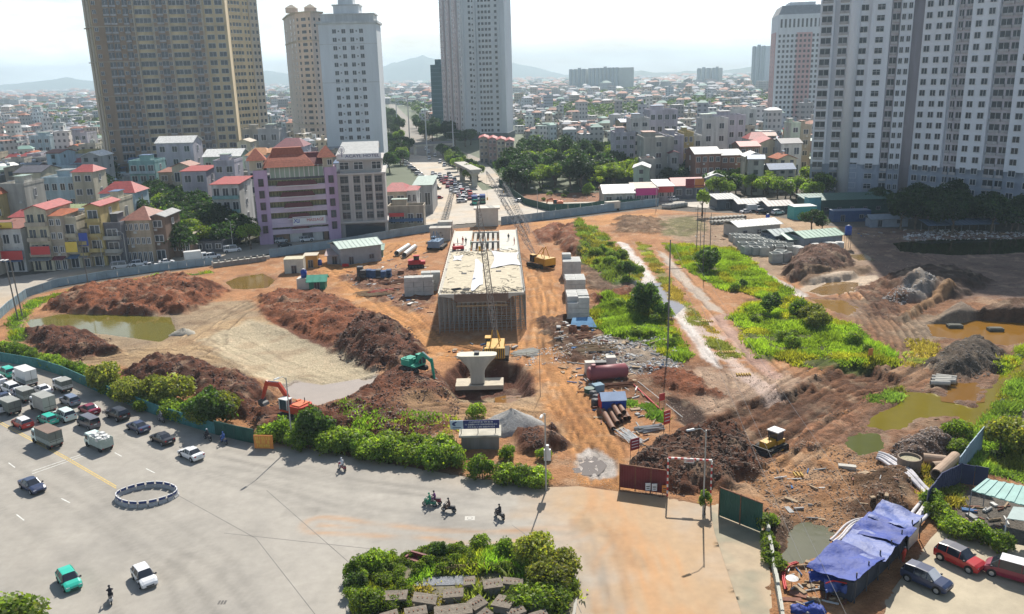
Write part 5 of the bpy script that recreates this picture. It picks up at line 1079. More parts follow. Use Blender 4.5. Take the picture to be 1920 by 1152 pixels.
for px,py,s,k,l in((590,832,1.25,'bushd','tall dark shrub left of the red excavator hedge'),(905,897,.95,'bush','round shrub right of the long hedge below the billboard'),(945,905,.8,'bush2','low shrub between two round shrubs by the road'),(975,908,.85,'bush','round olive shrub left of the white cabinet pole'),(1005,910,.95,'bush2','round shrub at the foot of the white cabinet pole'),(955,860,.75,'bush','bright shrub right of the billboard'),(1020,862,.5,'bush2','small shrub above the white cabinet'),(895,782,.7,'bush2','bright shrub behind the gravel heaps'),(960,888,.7,'weed','bright weed between the round shrubs')):plant(k,px,py,l,None,s)
plant('slim',1322,968,'small green tree at the base of the lamp post',None,.38);plant('weed',1440,990,'weeds at the corner of the dark green gate',None,1.0)
hedge([(1440,980),(1448,1030),(1456,1090)],1.6,['weed'],.8,'weeds creeping on the low wall right of the pavement','weeds on the low wall')
hedge([(1745,955),(1770,985),(1830,1020),(1900,1040)],1.3,['bush','bush2'],.72,'leafy climber on the wall beside the red car','climbers on the wall beside the red car',.3)
hedge([(1790,1000),(1850,1010),(1915,1030)],1.6,['bush2'],.6,'climber in the second row beside the red car','second row of climbers by the red car',.3)
for px,py,s,k,l in((1800,850,.8,'bush2','leafy shrub left of the leaning fence'),(1820,862,.55,'weed','yellow green weed by the leaning fence'),(1875,845,1.2,'busho','wide grassy shrub on the right bank'),(1905,850,1.1,'busho','grassy shrub at the right edge of the bank'),(1790,820,.8,'bush2','shrub on the rubble right of the olive pond'),(1215,590,1.5,'bushd','round shrub on the green patch left of the tall pole'),(1240,600,.9,'bushd','small shrub right of the round shrub by the tall pole'),(1190,585,1.0,'bush','shrub left of the round shrub by the tall pole'),(1180,520,1.0,'bushd','dark shrub beside the white wet track'),(1168,512,.9,'bush','shrub left of the dark one beside the wet track'),(1318,500,1.3,'bushd','tall bush among the masts in the meadow'),(1330,508,1.5,'bushd','bush right of the tall one among the masts'),(1442,588,1.2,'bushd','dark rounded bush in the middle of the bright meadow'),(1520,606,1.05,'busho','large grassy bush at the meadow edge'),(1534,616,.95,'busho','second grassy bush at the meadow edge'),(1500,590,1.1,'bush','bush left of the large grassy bush'),(1470,640,.8,'bush2','low dark bush in the lower meadow'),(1380,545,.6,'bush','small bush in the upper meadow'),(1394,540,.5,'bushd','tiny dark bush in the upper meadow'),(1130,478,.9,'bush','bush on the upper left meadow'),(1316,405,1.0,'slim','slim tree in front of the pipe stacks')):plant(k,px,py,l,None,s)
for px,py,s,k,l in((8,1262,1.15,'big','leafy tree at the bottom left corner of the road'),):plant(k,px,py,l,None,s)
ISL=gpoly([(652,1190),(648,1110),(672,1066),(740,1048),(820,1028),(900,1022),(980,1024),(1050,1044),(1086,1090),(1080,1150),(1050,1240),(860,1290),(680,1250)])
mb=MB();mb.prism([tuple(p)for p in ISL],-.1,.16);tag(mb.build('island_kerb',mat('kerb_concrete',(.40,.38,.34),var=.25)),kind='structure')
cI=ISL.mean(0);mb=MB();mb.prism([tuple(cI+(p-cI)*.975)for p in ISL],.1,.2);tag(mb.build('island_soil',mat('island_soil',(.17,.15,.10),var=.5,scale=1.5,bump=.5,bscale=5)),kind='structure')
GI='plants on the traffic island'
for px,py,s,k,l in((676,1085,.7,'bush','dark green shrub at the left tip of the traffic island'),(668,1112,.6,'bushd','dark shrub low at the left tip of the traffic island'),(700,1070,.75,'bush2','shrub at the upper left of the traffic island'),(690,1148,.8,'bush2','bright shrub at the bottom left of the traffic island'),(822,1050,.45,'bushd','small dark shrub on the far side of the traffic island'),(950,1045,.6,'bush','small shrub at the island far edge right of the rubbish'),(1000,1066,.8,'busho','large tree like shrub on the right of the traffic island'),(1050,1084,.78,'busho','large shrub at the right tip of the traffic island'),(1035,1110,.74,'busho','large shrub below the right island shrubs'),(1010,1092,.62,'bushd','dark shrub in the centre of the right island thicket'),(1030,1145,.9,'bush2','bright shrub at the bottom right of the island'),(975,1140,.8,'bush2','shrub among the concrete slabs at right of the island'),(770,1065,.6,'weed','weed beside the maroon sofa')):plant(k,px,py,l,None,s,cat='shrub',dz=.15)
for p in scatter([(690,1060),(820,1036),(960,1036),(1040,1060),(1000,1090),(880,1074),(780,1082),(720,1110),(690,1090)],40,.8,31):plant('weed',0,0,'bright green weed on the far half of the traffic island','weeds on the far half of the island',.62,(p[0],p[1],.18))
for p in scatter([(662,1190),(660,1110),(685,1072),(740,1054),(820,1036),(900,1028),(980,1030),(1045,1050),(1078,1090),(1070,1150),(1040,1200),(1010,1180),(1030,1110),(980,1062),(900,1056),(800,1066),(720,1090),(700,1180)],34,1.05,33):plant(RNG.choice(['weed','weed','bush2']),0,0,'low green plant along the rim of the traffic island','plants along the rim of the island',.5,(p[0],p[1],.18))
for p in scatter([(1380,520),(1470,560),(1560,610),(1640,665),(1560,685),(1440,665),(1390,600)],8,3.2,34):plant(RNG.choice(['weed','weed','bush2']),0,0,'low weedy shrub in the bright meadow','low shrubs in the bright meadow',.8,(p[0],p[1],gz(*p)))
for p in scatter([(1110,590),(1230,565),(1290,665),(1200,640)],9,2.4,35):plant(RNG.choice(['weed','bush2']),0,0,'low weedy shrub on the green patch by the tall pole','low shrubs by the tall pole',.8,(p[0],p[1],gz(*p)))
for p in scatter([(1085,430),(1150,450),(1200,515),(1190,535),(1100,500)],9,2.6,36):plant(RNG.choice(['weed','bush2']),0,0,'low weedy shrub on the upper green patch','low shrubs on the upper green patch',.9,(p[0],p[1],gz(*p)))
for p in scatter([(1000,350),(1150,358),(1190,378),(1100,392),(1000,386)],14,3,37):plant(RNG.choice(['weed','bush']),0,0,'scrubby bush in the works beyond the crossing','scrub beyond the crossing',1.1,(p[0],p[1],gz(*p)))
for p in scatter([(700,1120),(760,1110),(790,1125),(740,1160),(700,1150)],10,.8,32):plant('weed',0,0,'spiky green weed at the left of the island slabs','weeds left of the island slabs',.65,(p[0],p[1],.18))
def blades(P_,h,col,seed,nb=5,wd=.14,spread=.35):
 r=np.random.RandomState(seed);n=len(P_);k=n*nb;base=np.repeat(P_,nb,0)+np.concatenate([r.normal(size=(k,2))*spread,np.zeros((k,1))],1)
 a=r.uniform(0,6.28,k);t=np.stack([np.cos(a),np.sin(a),0*a],1)*wd;H_=(np.repeat(h,nb)if np.ndim(h)else h)*r.uniform(.5,1.3,k);lean=r.normal(size=(k,2))*.45
 top=base+np.stack([lean[:,0]*H_,lean[:,1]*H_,H_],1);V=np.stack([base-t,base+t,top],1).reshape(-1,3);C=np.repeat(np.repeat(col,nb,0)*r.uniform(.6,1.5,(k,1)),3,0)
 return V,np.arange(3*k).reshape(k,3),C
GZ=[([(18,600),(60,564),(150,541),(300,522),(400,508),(400,512),(250,534),(130,551),(80,568),(40,606),(50,636),(14,640)],1400,.45,(.13,.19,.03)),([(1078,425),(1120,428),(1155,462),(1204,520),(1196,536),(1150,536),(1100,500),(1086,470)],2600,.6,(.12,.15,.04)),([(1104,588),(1140,562),(1200,548),(1238,560),(1262,620),(1300,668),(1280,684),(1210,645),(1150,630),(1110,612)],5000,.5,(.13,.18,.03)),([(1192,455),(1212,458),(1250,520),(1280,560),(1340,620),(1392,672),(1360,672),(1300,610),(1262,566)],3000,.3,(.18,.18,.07)),([(1240,455),(1310,462),(1372,466),(1425,500),(1486,552),(1530,580),(1560,600),(1660,664),(1650,688),(1560,690),(1540,694),(1480,682),(1420,672),(1372,600),(1400,575),(1440,562),(1340,538),(1280,500)],18000,.5,(.15,.20,.03)),([(1870,692),(1925,648),(1990,640),(1990,652),(1930,668),(1888,706)],900,.5,(.17,.20,.03)),([(1840,775),(1900,705),(1990,700),(1990,905),(1900,900),(1810,880),(1800,850)],5200,.5,(.12,.17,.04)),([(1560,600),(1600,610),(1690,680),(1650,690)],1500,.45,(.12,.18,.03)),([(1700,640),(1740,636),(1770,660),(1700,690)],500,.3,(.15,.16,.06)),([(1700,880),(1800,880),(1790,950),(1740,960)],900,.4,(.15,.17,.05)),([(640,770),(930,795),(900,820),(660,815)],500,.35,(.12,.18,.03)),([(1150,740),(1230,760),(1250,800),(1180,770)],700,.5,(.10,.16,.04)),([(1630,745),(1690,730),(1700,745),(1650,765)],400,.5,(.12,.17,.05)),([(664,1120),(690,1074),(820,1038),(960,1032),(1060,1062),(1076,1120),(1020,1110),(970,1074),(800,1084),(720,1112),(690,1180),(664,1180)],2600,.5,(.13,.20,.035)),([(720,1110),(1000,1090),(1060,1180),(690,1190)],500,.5,(.16,.18,.06))]
VS,FS,CS_=[],[],[];o_=0
for i,(poly,n,h,c)in enumerate(GZ):
 P2=gpoly(poly);r=np.random.RandomState(100+i);x0,y0=P2.min(0)-1;x1,y1=P2.max(0)+1;m_=int(n*6);X=r.uniform(x0,x1,m_);Y=r.uniform(y0,y1,m_);d=sdf(X,Y,P2)+(fbm(X/2.2,Y/2.2,3,21)-.5)*3
 gapn=fbm(X/3.5,Y/3.5,3,91);k=(d<0)&(gapn>.36);X,Y,gapn=X[k][:n],Y[k][:n],gapn[k][:n]
 Zz=np.array([gz(a,b)for a,b in zip(X,Y)])if i<len(GZ)-2 else np.full(len(X),.2);ok=Zz>-.35;X,Y,Zz,gapn=X[ok],Y[ok],Zz[ok],gapn[ok];hh=h*(.5+1.6*np.clip(gapn-.4,0,.4)/.4*r.uniform(.6,1.3,len(X)))
 col=np.array(c)[None]*(.3+1.6*fbm(X/4,Y/4,3,95))[:,None];dry=fbm(X/5,Y/5,2,99)>.56;col[dry]*=np.array([1.35,.95,.9])
 V_,F_,C_2=blades(np.stack([X,Y,Zz-.03],1),hh,col,i);VS.append(V_);FS.append(F_+o_);CS_.append(C_2);o_+=len(V_)
tag(ob('grass',npmesh('grass',np.concatenate(VS),np.concatenate(FS),GRASSM,np.concatenate(CS_))),'rough green grass growing over the disused parts of the site','grass',kind='stuff')
def chunks(X,Y,size,col,seed,sink=.25):
 r=np.random.RandomState(seed);n=len(X);Zz=np.array([gz(a,b)for a,b in zip(X,Y)]);base=np.array([[1,0,0],[0,1,0],[-1,0,0],[0,-1,0],[0,0,1],[0,0,-.7]]);tri=np.array([[0,1,4],[1,2,4],[2,3,4],[3,0,4],[1,0,5],[2,1,5],[3,2,5],[0,3,5]])
 V=base[None]*r.uniform(.55,1.3,(n,6,1));V=V*size[:,None,None]*np.array([1,1,.7]);a=r.uniform(0,6.28,n);c,s=np.cos(a)[:,None],np.sin(a)[:,None]
 x=V[...,0]*c-V[...,1]*s+X[:,None];y=V[...,0]*s+V[...,1]*c+Y[:,None];z=V[...,2]+Zz[:,None]+(size*(.5-sink*2))[:,None]*.5
 return np.stack([x,y,z],-1).reshape(-1,3),(tri[None]+np.arange(n)[:,None,None]*6).reshape(-1,3),np.repeat(col,6,0)
CZ=[([(75,583),(130,550),(250,528),(350,515),(425,538),(415,556),(345,592),(180,589)],2600,.05,.32,(.17,.11,.085)),([(40,628),(130,615),(210,635),(228,664),(150,678),(60,660)],1600,.05,.3,(.12,.08,.065)),([(480,565),(520,540),(600,545),(690,580),(770,640),(740,668),(560,622)],2000,.05,.28,(.16,.10,.08)),([(605,655),(680,608),(765,612),(806,660),(760,700),(700,698)],2200,.06,.36,(.13,.085,.07)),([(220,700),(300,670),(400,685),(480,710),(520,750),(460,792),(330,740)],3000,.05,.28,(.125,.08,.07)),([(445,780),(520,750),(600,760),(680,720),(750,685),(820,695),(860,740),(860,808),(700,828),(480,812)],6000,.04,.26,(.14,.09,.07)),([(960,820),(1040,805),(1070,842),(1010,858)],900,.05,.2,(.15,.10,.08)),([(1185,868),(1250,818),(1330,796),(1410,796),(1446,850),(1370,920),(1280,930),(1200,914)],5000,.05,.30,(.12,.08,.06)),([(1300,800),(1470,730),(1590,672),(1720,710),(1560,790),(1440,880)],2600,.04,.22,(.16,.115,.085)),([(1390,885),(1500,830),(1640,850),(1740,900),(1700,990),(1560,1000),(1470,1060),(1440,970)],6500,.03,.2,(.30,.22,.16)),([(1655,870),(1690,822),(1740,806),(1795,818),(1806,856),(1740,872)],2500,.04,.26,(.26,.21,.18)),([(1730,690),(1770,650),(1830,636),(1890,664),(1880,700),(1800,716)],1500,.05,.25,(.16,.14,.12)),([(1080,640),(1170,618),(1260,646),(1284,690),(1200,704),(1110,690)],2400,.06,.42,(.42,.41,.40)),([(1650,562),(1720,530),(1756,548),(1690,574)],900,.08,.35,(.36,.34,.32)),([(1462,512),(1490,482),(1540,472),(1606,488),(1600,510),(1480,532)],1500,.06,.3,(.16,.11,.09)),([(1860,800),(1880,772),(1990,760),(1990,824),(1900,818)],1200,.06,.3,(.52,.50,.49)),([(1690,440),(1760,430),(1990,436),(1990,448),(1700,452)],900,.15,.6,(.40,.39,.38)),([(640,770),(940,790),(900,820),(660,816)],1300,.03,.2,(.40,.34,.28)),([(1000,652),(1075,650),(1070,680),(985,686)],400,.06,.3,(.6,.58,.54)),([(60,600),(1000,540),(1100,860),(200,700)],2600,.03,.12,(.26,.19,.14)),([(1100,420),(1600,420),(1900,650),(1900,800),(1300,800),(1100,600)],4200,.04,.2,(.34,.27,.21)),([(1190,690),(1420,680),(1500,740),(1260,790)],1600,.04,.18,(.36,.27,.20)),([(1030,850),(1200,860),(1210,925),(1040,905)],500,.02,.1,(.5,.40,.30)),([(1360,990),(1440,1000),(1460,1180),(1400,1180)],500,.02,.07,(.5,.46,.38))]
VS,FS,CS_=[],[],[];o_=0
for i,(poly,n,s0,s1,c)in enumerate(CZ):
 P2=gpoly(poly);r=np.random.RandomState(300+i);x0,y0=P2.min(0);x1,y1=P2.max(0);X=r.uniform(x0,x1,n*4);Y=r.uniform(y0,y1,n*4);k=(sdf(X,Y,P2)<0)&(fbm(X/2.5,Y/2.5,2,400+i)>.38);X,Y=X[k][:n],Y[k][:n]
 zz=np.array([gz(a,b)for a,b in zip(X,Y)]);k=zz>-.6 if n!=500 else zz>-9;X,Y=X[k],Y[k];sz=s0+(s1-s0)*r.rand(len(X))**3
 V_,F_,C_2=chunks(X,Y,sz,np.array(c)[None]*r.uniform(.6,1.5,(len(X),1)),i);VS.append(V_);FS.append(F_+o_);CS_.append(C_2);o_+=len(V_)
stone=mat('clod',(.2,.2,.2),attr='col',var=.2,scale=4)
tag(ob('rubble',npmesh('rubble',np.concatenate(VS),np.concatenate(FS),stone,np.concatenate(CS_))),'clods of earth, stones and rubble strewn over the building site','rubble',kind='stuff')
r=np.random.RandomState(71);mb=MB();mcs=[mat('scrap_wood',(.34,.25,.16),var=.4,scale=3),mat('scrap_grey',(.34,.34,.33),var=.3),mat('scrap_white',(.62,.61,.58),var=.2),mat('scrap_rust',(.20,.09,.06),var=.3),mat('scrap_blue',(.05,.12,.26),var=.3)]
for poly,n in(([(640,520),(800,500),(815,590),(700,560)],130),([(600,480),(740,470),(800,470),(810,500),(640,520)],60),([(1050,600),(1110,600),(1160,640),(1150,700),(1080,740),(1040,680)],150),([(1080,700),(1180,700),(1260,800),(1200,840),(1120,790)],90),([(1480,1060),(1600,1040),(1590,1130),(1480,1150)],70),([(1100,640),(1260,640),(1280,690),(1120,700)],60),([(1290,440),(1440,450),(1480,500),(1380,470)],50),([(1400,880),(1700,880),(1700,980),(1440,980)],30),([(770,400),(830,380),(860,430),(780,450)],50),([(980,350),(1150,360),(1100,392)],50),([(1560,440),(1700,430),(1900,440),(1700,450)],60),([(830,640),(1000,650),(990,680),(840,690)],40),([(1730,960),(1900,940),(1900,990),(1760,985)],30)):
 for p in[q_ for q_ in scatter(poly,n,.3,int(r.randint(9999)))]:
  z=gz(*p);a=r.uniform(0,3.14);l=r.uniform(.3,1.8);w_=r.uniform(.06,.22)if r.rand()<.85 else r.uniform(.4,.8);mb.box(p[0]-l/2,p[0]+l/2,p[1]-w_/2,p[1]+w_/2,z+.02,z+.06+r.uniform(0,.22),int(r.choice(5,p=[.34,.26,.16,.2,.04])),a,p)
tag(mb.build('scrap',mcs),'planks, sheets and scrap scattered about the building site','scrap',kind='stuff')
r=np.random.RandomState(9);VS,FS,CS_=[],[],[];o_=0;y=420.0;pts=[]
while y<8000:
 s=12 if y<900 else 12+(y-900)*.013;half=.66*y+40;nx=int(2*half/s);X=(np.arange(nx)-nx/2)*s+r.uniform(-.5,.5,nx)*s;Y=np.full(nx,y)+r.uniform(-.5,.5,nx)*s
 gap=fbm(X/110+3,Y/160,3,77);keep=(r.rand(nx)<np.where(gap<.43,.9,.16));
 if y<2600:
  for pz in NOGO:keep&=~(sdf(X,Y,pz)<3)
 for a_,b_ in zip(X[keep],Y[keep]):pts.append((a_,b_,s))
 y+=s
protos=[leaves(70,1,1,.85,.38,500+i,6,(.05,.085,.03),0,aspect=1.2)for i in range(6)]
for i,(x,y,s)in enumerate(pts):
 V_,F_,C_2=protos[i%6];q=s*r.uniform(.34,.55);hh_=min(9,q*1.1)*r.uniform(.8,1.2);VS.append(V_*np.array([q,q,hh_*.6])+np.array([x,y,hh_*.65]));FS.append(F_+o_);CS_.append(C_2*r.uniform(.7,1.3));o_+=len(V_)
tag(ob('far_trees',npmesh('far_trees',np.concatenate(VS),np.concatenate(FS),LEAF,np.concatenate(CS_))),'green tree crowns scattered through the far town','trees',kind='stuff');print('far trees',len(pts))
# bridge under construction
conc=mat('concrete',(.44,.42,.37),var=.2,scale=.8,bump=.1,bscale=4);concl=mat('pale_concrete',(.56,.54,.47),var=.15,scale=.7);concd=mat('dark_concrete',(.26,.25,.23),var=.3,scale=.8,streak=True)
ply=mat('plywood_deck',(.50,.44,.32),var=.25,scale=.9);scm=mat('scaffold_steel',(.30,.29,.26),var=.3,rough=.6,scale=2);rust=mat('rusty_steel',(.20,.09,.05),var=.4,scale=2,rough=.8);tarpw=mat('white_sheet',(.60,.60,.62),var=.1)
steeld=mat('dark_steel',(.07,.07,.075),var=.3,rough=.6);tim=mat('timber',(.34,.24,.14),var=.35,scale=2)
ZD=7.6
fl=G0(822,553,ZD);fr=G0(984,551,ZD);bl=G0(853,434,ZD);br=G0(968,430,ZD)
an=math.atan2(bl[1]-fl[1],bl[0]-fl[0])-math.pi/2;Wd=math.dist(fl,fr);Ld=math.dist(fl,bl)
BR=thing('bridge_deck','unfinished concrete bridge deck on dense scaffolding in the middle of the site','bridge',(fl[0],fl[1],0),an)
mb=MB();Lf=Ld*.60
pr=[(0,ZD),(Wd,ZD),(Wd,ZD-.35),(Wd-2.4,ZD-.7),(Wd-3.6,ZD-1.7),(3.6,ZD-1.7),(2.4,ZD-.7),(0,ZD-.35)]
n=len(pr);mb.add([(x,0,z)for x,z in pr]+[(x,Lf,z)for x,z in pr],[tuple(range(n-1,-1,-1)),tuple(range(n,2*n))]+[(i,(i+1)%n,n+(i+1)%n,n+i)for i in range(n)]);mb.build('deck_slab',conc,BR)
mb=MB();mb.box(.5,Wd-.5,.4,Lf-.3,ZD+.004,ZD+.05);mb.build('formwork_surface',ply,BR)
for x0,x1 in((0,Wd*.29),(Wd*.72,Wd)):
 mb=MB();mb.add([(x0,Lf,ZD-.5),(x1,Lf,ZD-.5),(x1,Ld,ZD-.5),(x0,Ld,ZD-.5),(x0,Lf,ZD),(x1,Lf,ZD),(x1,Ld,ZD),(x0,Ld,ZD)],[(0,3,2,1),(4,5,6,7),(0,1,5,4),(1,2,6,5),(2,3,7,6),(3,0,4,7)]);mb.build('side_slab',concl,BR)
for s in(.34,.42,.50,.58,.66):mb=MB();mb.box(Wd*s-.35,Wd*s+.35,Lf,Ld,ZD-2.2,ZD-.6);mb.build('girder',conc,BR)
for s in(0,.5,1):mb=MB();y=Lf+(Ld-Lf)*s;mb.box(Wd*.29,Wd*.72,y-.3,y+.3,ZD-2.2,ZD-.3);mb.build('cross_beam',concl,BR)
for x in(0,Wd):mb=MB();mb.box(x-.12,x+.12,0,Ld,ZD+.002,ZD+.28);mb.build('edge_kerb',concl,BR)
for x in(-.1,Wd+.1):
 mb=MB()
 for k in range(int(Ld/2)):mb.tube((x,k*2,ZD),(x,k*2,ZD+1.1),.035,n=4)
 mb.tube((x,0,ZD+1.08),(x,Ld-1,ZD+1.08),.03,n=4);mb.tube((x,0,ZD+.6),(x,Ld-1,ZD+.6),.03,n=4);mb.build('railing',rust,BR)
r=random.Random(4);mb=MB()
for k in range(300):x=r.uniform(.4,Wd-.4);y=r.choice([r.uniform(.3,4),r.uniform(Lf-6,Lf+2),r.uniform(.3,Lf)]);a=r.uniform(0,3.1);l=r.uniform(.3,1.6);mb.tube((x,y,ZD+.1),(x+math.cos(a)*l,y+math.sin(a)*l,ZD+.12),.04,n=4)
tag(mb.build('loose_bar',steeld,BR),kind='stuff')
mb=MB()
for k in range(70):x=3+(Wd-6)*k/70;mb.tube((x,-.05,ZD-1.6),(x,-.12,ZD-.1+r.uniform(0,.5)),.04,n=4)
tag(mb.build('starter_bar',rust,BR),kind='stuff')
SCF=thing('scaffold','dense steel scaffolding under the front of the bridge deck','scaffold',(fl[0],fl[1],0),an)
np_=19
for i in range(np_):x=-.1+(Wd+.2)*i/(np_-1);mb=MB();mb.tube((x,.5,-.2),(x,.5,ZD-.6 if 3>x or x>Wd-3 else ZD-1.75),.06,n=5);mb.build('standard',scm,SCF)
for k in range(9):z=.4+k*.66;mb=MB();mb.tube((-.2,.42,z),(Wd+.2,.42,z),.04,n=4);mb.build('ledger',scm,SCF)
mb=MB()
for j in range(1,26):
 y=.5+j*1.6 if j<8 else .5+12.8+(j-8)*3.0
 for i in range(0,np_,1 if j<7 else 9):
  x=-.1+(Wd+.2)*i/(np_-1);mb.tube((x,y,-.2),(x,y,ZD-1.75 if 3<x<Wd-3 else ZD-.6),.05,n=4,cap=False)
 for k in range(0,9,2 if j<7 else 4):mb.tube((-.2,y,.4+k*.66),(Wd+.2,y,.4+k*.66),.035,n=4,cap=False)
for x in(-.15,Wd+.15):
 for k in range(9):mb.tube((x,.4,.4+k*.66),(x,Ld-2,.4+k*.66),.04,n=4,cap=False)
 for j in range(int(Ld/2)):mb.tube((x,j*2+.5,-.2),(x,j*2+.5,ZD-.4),.05,n=4,cap=False)
for i in range(0,np_-1,2):x=(Wd)*i/(np_-1);mb.tube((x,.4,.3),(x+Wd/(np_-1)*2,.4,5.8),.035,n=4)
tag(mb.build('scaffold_tube',scm,SCF),kind='stuff')
mb=MB();mb.box(3.2,Wd-3.2,.35,.45,ZD-2.6,ZD-2.3);mb.build('facing_board',tim,SCF)
def bp(s,t,z=0):c,q=math.cos(an),math.sin(an);x=s*Wd;y=t*Ld;return(fl[0]+x*c-y*q,fl[1]+x*q+y*c,ZD+z)
def sheet_obj(lab,s0,s1,t0,t1,seed,m=tarpw,nm='sheet'):
 q=np.random.RandomState(seed);mb=MB();c=bp((s0+s1)/2,(t0+t1)/2,.08);R=[(a,b)for a in np.linspace(0,1,8)for b in np.linspace(0,1,8)];vs=[]
 for a,b in R:x=(s1-s0)*Wd*(a-.5)*(1+.15*math.sin(b*5+seed));y=(t1-t0)*Ld*(b-.5)*(1+.2*math.sin(a*4+seed));vs.append((x,y,.05+.14*q.rand()))
 mb.add(vs,[(i*8+j,(i+1)*8+j,(i+1)*8+j+1,i*8+j+1)for i in range(7)for j in range(7)]);return tag(mb.build(nm,m,None,True,c,an),lab,'sheet')
sheet_obj('white sheet laid along the centre of the bridge deck',.38,.50,.06,.42,1);sheet_obj('large white sheet on the right half of the bridge deck',.62,.98,.33,.56,2);sheet_obj('crumpled white sheet on the left side of the bridge deck',.08,.2,.44,.52,3)
for i,(s,t)in enumerate(((.2,.05),(.32,.045))):
 mb=MB()
 for k in range(9):mb.tube((-.9,-.6+k*.15,.02+.03*(k%3)),(1.0,-.5+k*.15,.05),.05,n=4)
 tag(mb.build('bar_bundle',steeld,None,loc=bp(s,t,.1),rz=.4+i),['left bundle of dark bars at the front of the bridge deck','right bundle of dark bars at the front of the bridge deck'][i],'steel bars')
for i,(s,t,l)in enumerate(((.26,.25,'left dark hatch opening in the bridge deck'),(.70,.27,'right dark hatch opening in the bridge deck'))):mb=MB();mb.cb(0,0,0,1.1,.8,.12);tag(mb.build('hatch',steeld,None,loc=bp(s,t,.06)),l,'hatch')
x,y,z=gp(925,428);mb=MB();mb.box(-3.6,3.6,0,5,0,5.5);mb.box(-4.2,4.2,-.3,5.3,5.5,6.0);tag(mb.build('concrete_pier',concl,None,loc=(x-2,y+3,0)),'squat concrete pier just beyond the far end of the bridge deck','pier')
x,y,z=gp(825,455)
mb=MB();mb.box(-3,3,0,3.5,0,3.6);mb.box(-3.2,3.2,-.2,3.7,3.6,4.0);mb.box(-1,3.4,4.5,8,0,5);tag(mb.build('steel_formwork',conc,None,loc=(x,y+2,0)),'grey steel formwork boxes left of the bridge deck end','formwork')
x,y,z0=gp(896,735);z0=-2.2
zt=ztop(x,y,669);zt=max(2.5,zt)
R=thing('bridge_pier','single concrete pier with flared top standing in the excavated pit','pier',(x,y+1,z0))
Hh=zt-z0
mb=MB();mb.box(-3.6,4.2,-1.3,2.4,.0,.7);mb.build('footing',mat('footing_concrete',(.50,.44,.34),var=.2,scale=.8),R)
secs=[(0.9,1.15,.9),(Hh*.42,1.15,.9),(Hh*.55,1.3,.95),(Hh*.68,1.7,1.0),(Hh*.82,2.4,1.1),(Hh*.95,3.1,1.15),(Hh,3.2,1.2)];vs=[];N=16
for zz,hx,hy in secs:
 for i in range(N):
  t=2*math.pi*(i+.5)/N;c,s=math.cos(t),math.sin(t);vs.append((hx*math.copysign(abs(c)**.45,c),hy*math.copysign(abs(s)**.45,s),zz))
mb=MB();mb.add(vs,[(k*N+i,k*N+(i+1)%N,(k+1)*N+(i+1)%N,(k+1)*N+i)for k in range(6)for i in range(N)]+[tuple(range(6*N,7*N))]);mb.build('column',mat('pier_concrete',(.42,.42,.37),var=.2,scale=1.2,streak=True),R)
mb=MB();mb.add([(px_*1.02,py_*1.02,Hh+.002)for px_,py_,_ in vs[6*N:]]+[(px_*1.02,py_*1.02,Hh+.12)for px_,py_,_ in vs[6*N:]],[tuple(range(N,2*N))]+[(i,(i+1)%N,N+(i+1)%N,N+i)for i in range(N)]);mb.build('top_slab',mat('pier_top',(.62,.60,.48),var=.12),R);mb=MB();mb.box(-.4,.4,-.5,.5,Hh+.13,Hh+.5);mb.build('bearing_box',steeld,R)
# blocks and precast units
blk=MB();blk.box(-1.05,1.05,-.55,.55,0,1.02);blk.box(-.9,.9,-.4,.4,1.02,1.06)
blk_me=blk.mesh('concrete_block',[mat('block_concrete',(.52,.52,.49),var=.22,scale=.9)])
def blocks(p0,ang,nx,ny,hts,lab,grp,sx=2.16,sy=1.14):
 x0,y0,z=p0;c,s=math.cos(ang),math.sin(ang)
 for j in range(ny):
  for i in range(nx):
   for k in range(hts(i,j)):
    x,y=i*sx+RNG.uniform(-.04,.04),j*sy+RNG.uniform(-.03,.03);o=ob('concrete_block',blk_me,None,(x0+x*c-y*s,y0+x*s+y*c,max(z,-.05)+k*1.07),ang+RNG.uniform(-.02,.02));tag(o,lab,'concrete block',grp)
blocks(gp(768,556),.06,3,2,lambda i,j:4,'pale concrete block in the stack left of the bridge deck','block stack left of the bridge');blocks(gp(800,545),.08,2,2,lambda i,j:4,'pale concrete block in the set back stack beside the bridge deck','set back block stack by the bridge')
blocks(gp(1074,597),-.02,2,6,lambda i,j:4 if j>1 else 3+(i+j)%2,'pale concrete block in the nearest tall stack right of the bridge','near block stack right of the bridge')
blocks(gp(1070,560),-.02,2,7,lambda i,j:4 if j<5 else 3,'pale concrete block in the middle stack right of the bridge','middle block stack right of the bridge');blocks(gp(1064,523),-.02,2,5,lambda i,j:4 if j<3 else 5-i,'pale concrete block in the far stack right of the bridge','far block stack right of the bridge')
cv=MB();s_=1.2
for a0,a1,b0,b1 in((-s_,s_,-s_,-s_+.22),(-s_,s_,s_-.22,s_),(-s_,-s_+.22,-s_+.22,s_-.22),(s_-.22,s_,-s_+.22,s_-.22)):cv.box(a0,a1,b0,b1,0,2.1)
cv_me=cv.mesh('culvert_unit',[mat('culvert_concrete',(.40,.41,.38),var=.3,scale=1)])
cvp=[]
for r_,(x0,x1,yy,nn_)in enumerate([(1376,1440,452,8),(1384,1452,458,8),(1392,1424,468,3),(1400,1432,476,3),(1430,1476,466,5),(1440,1482,474,3)]):
 for k in range(nn_):cvp.append((x0+(x1-x0)*k/max(1,nn_-1),yy+k*(.6 if nn_>4 else .9)))
for px,py in cvp:x,y,z=gp(px,py);tag(ob('culvert_unit',cv_me,None,(x,y,z-.05),RNG.uniform(-.25,.25)),'hollow culvert box left of the green roofed sheds','culvert box','culvert boxes stored on the site')
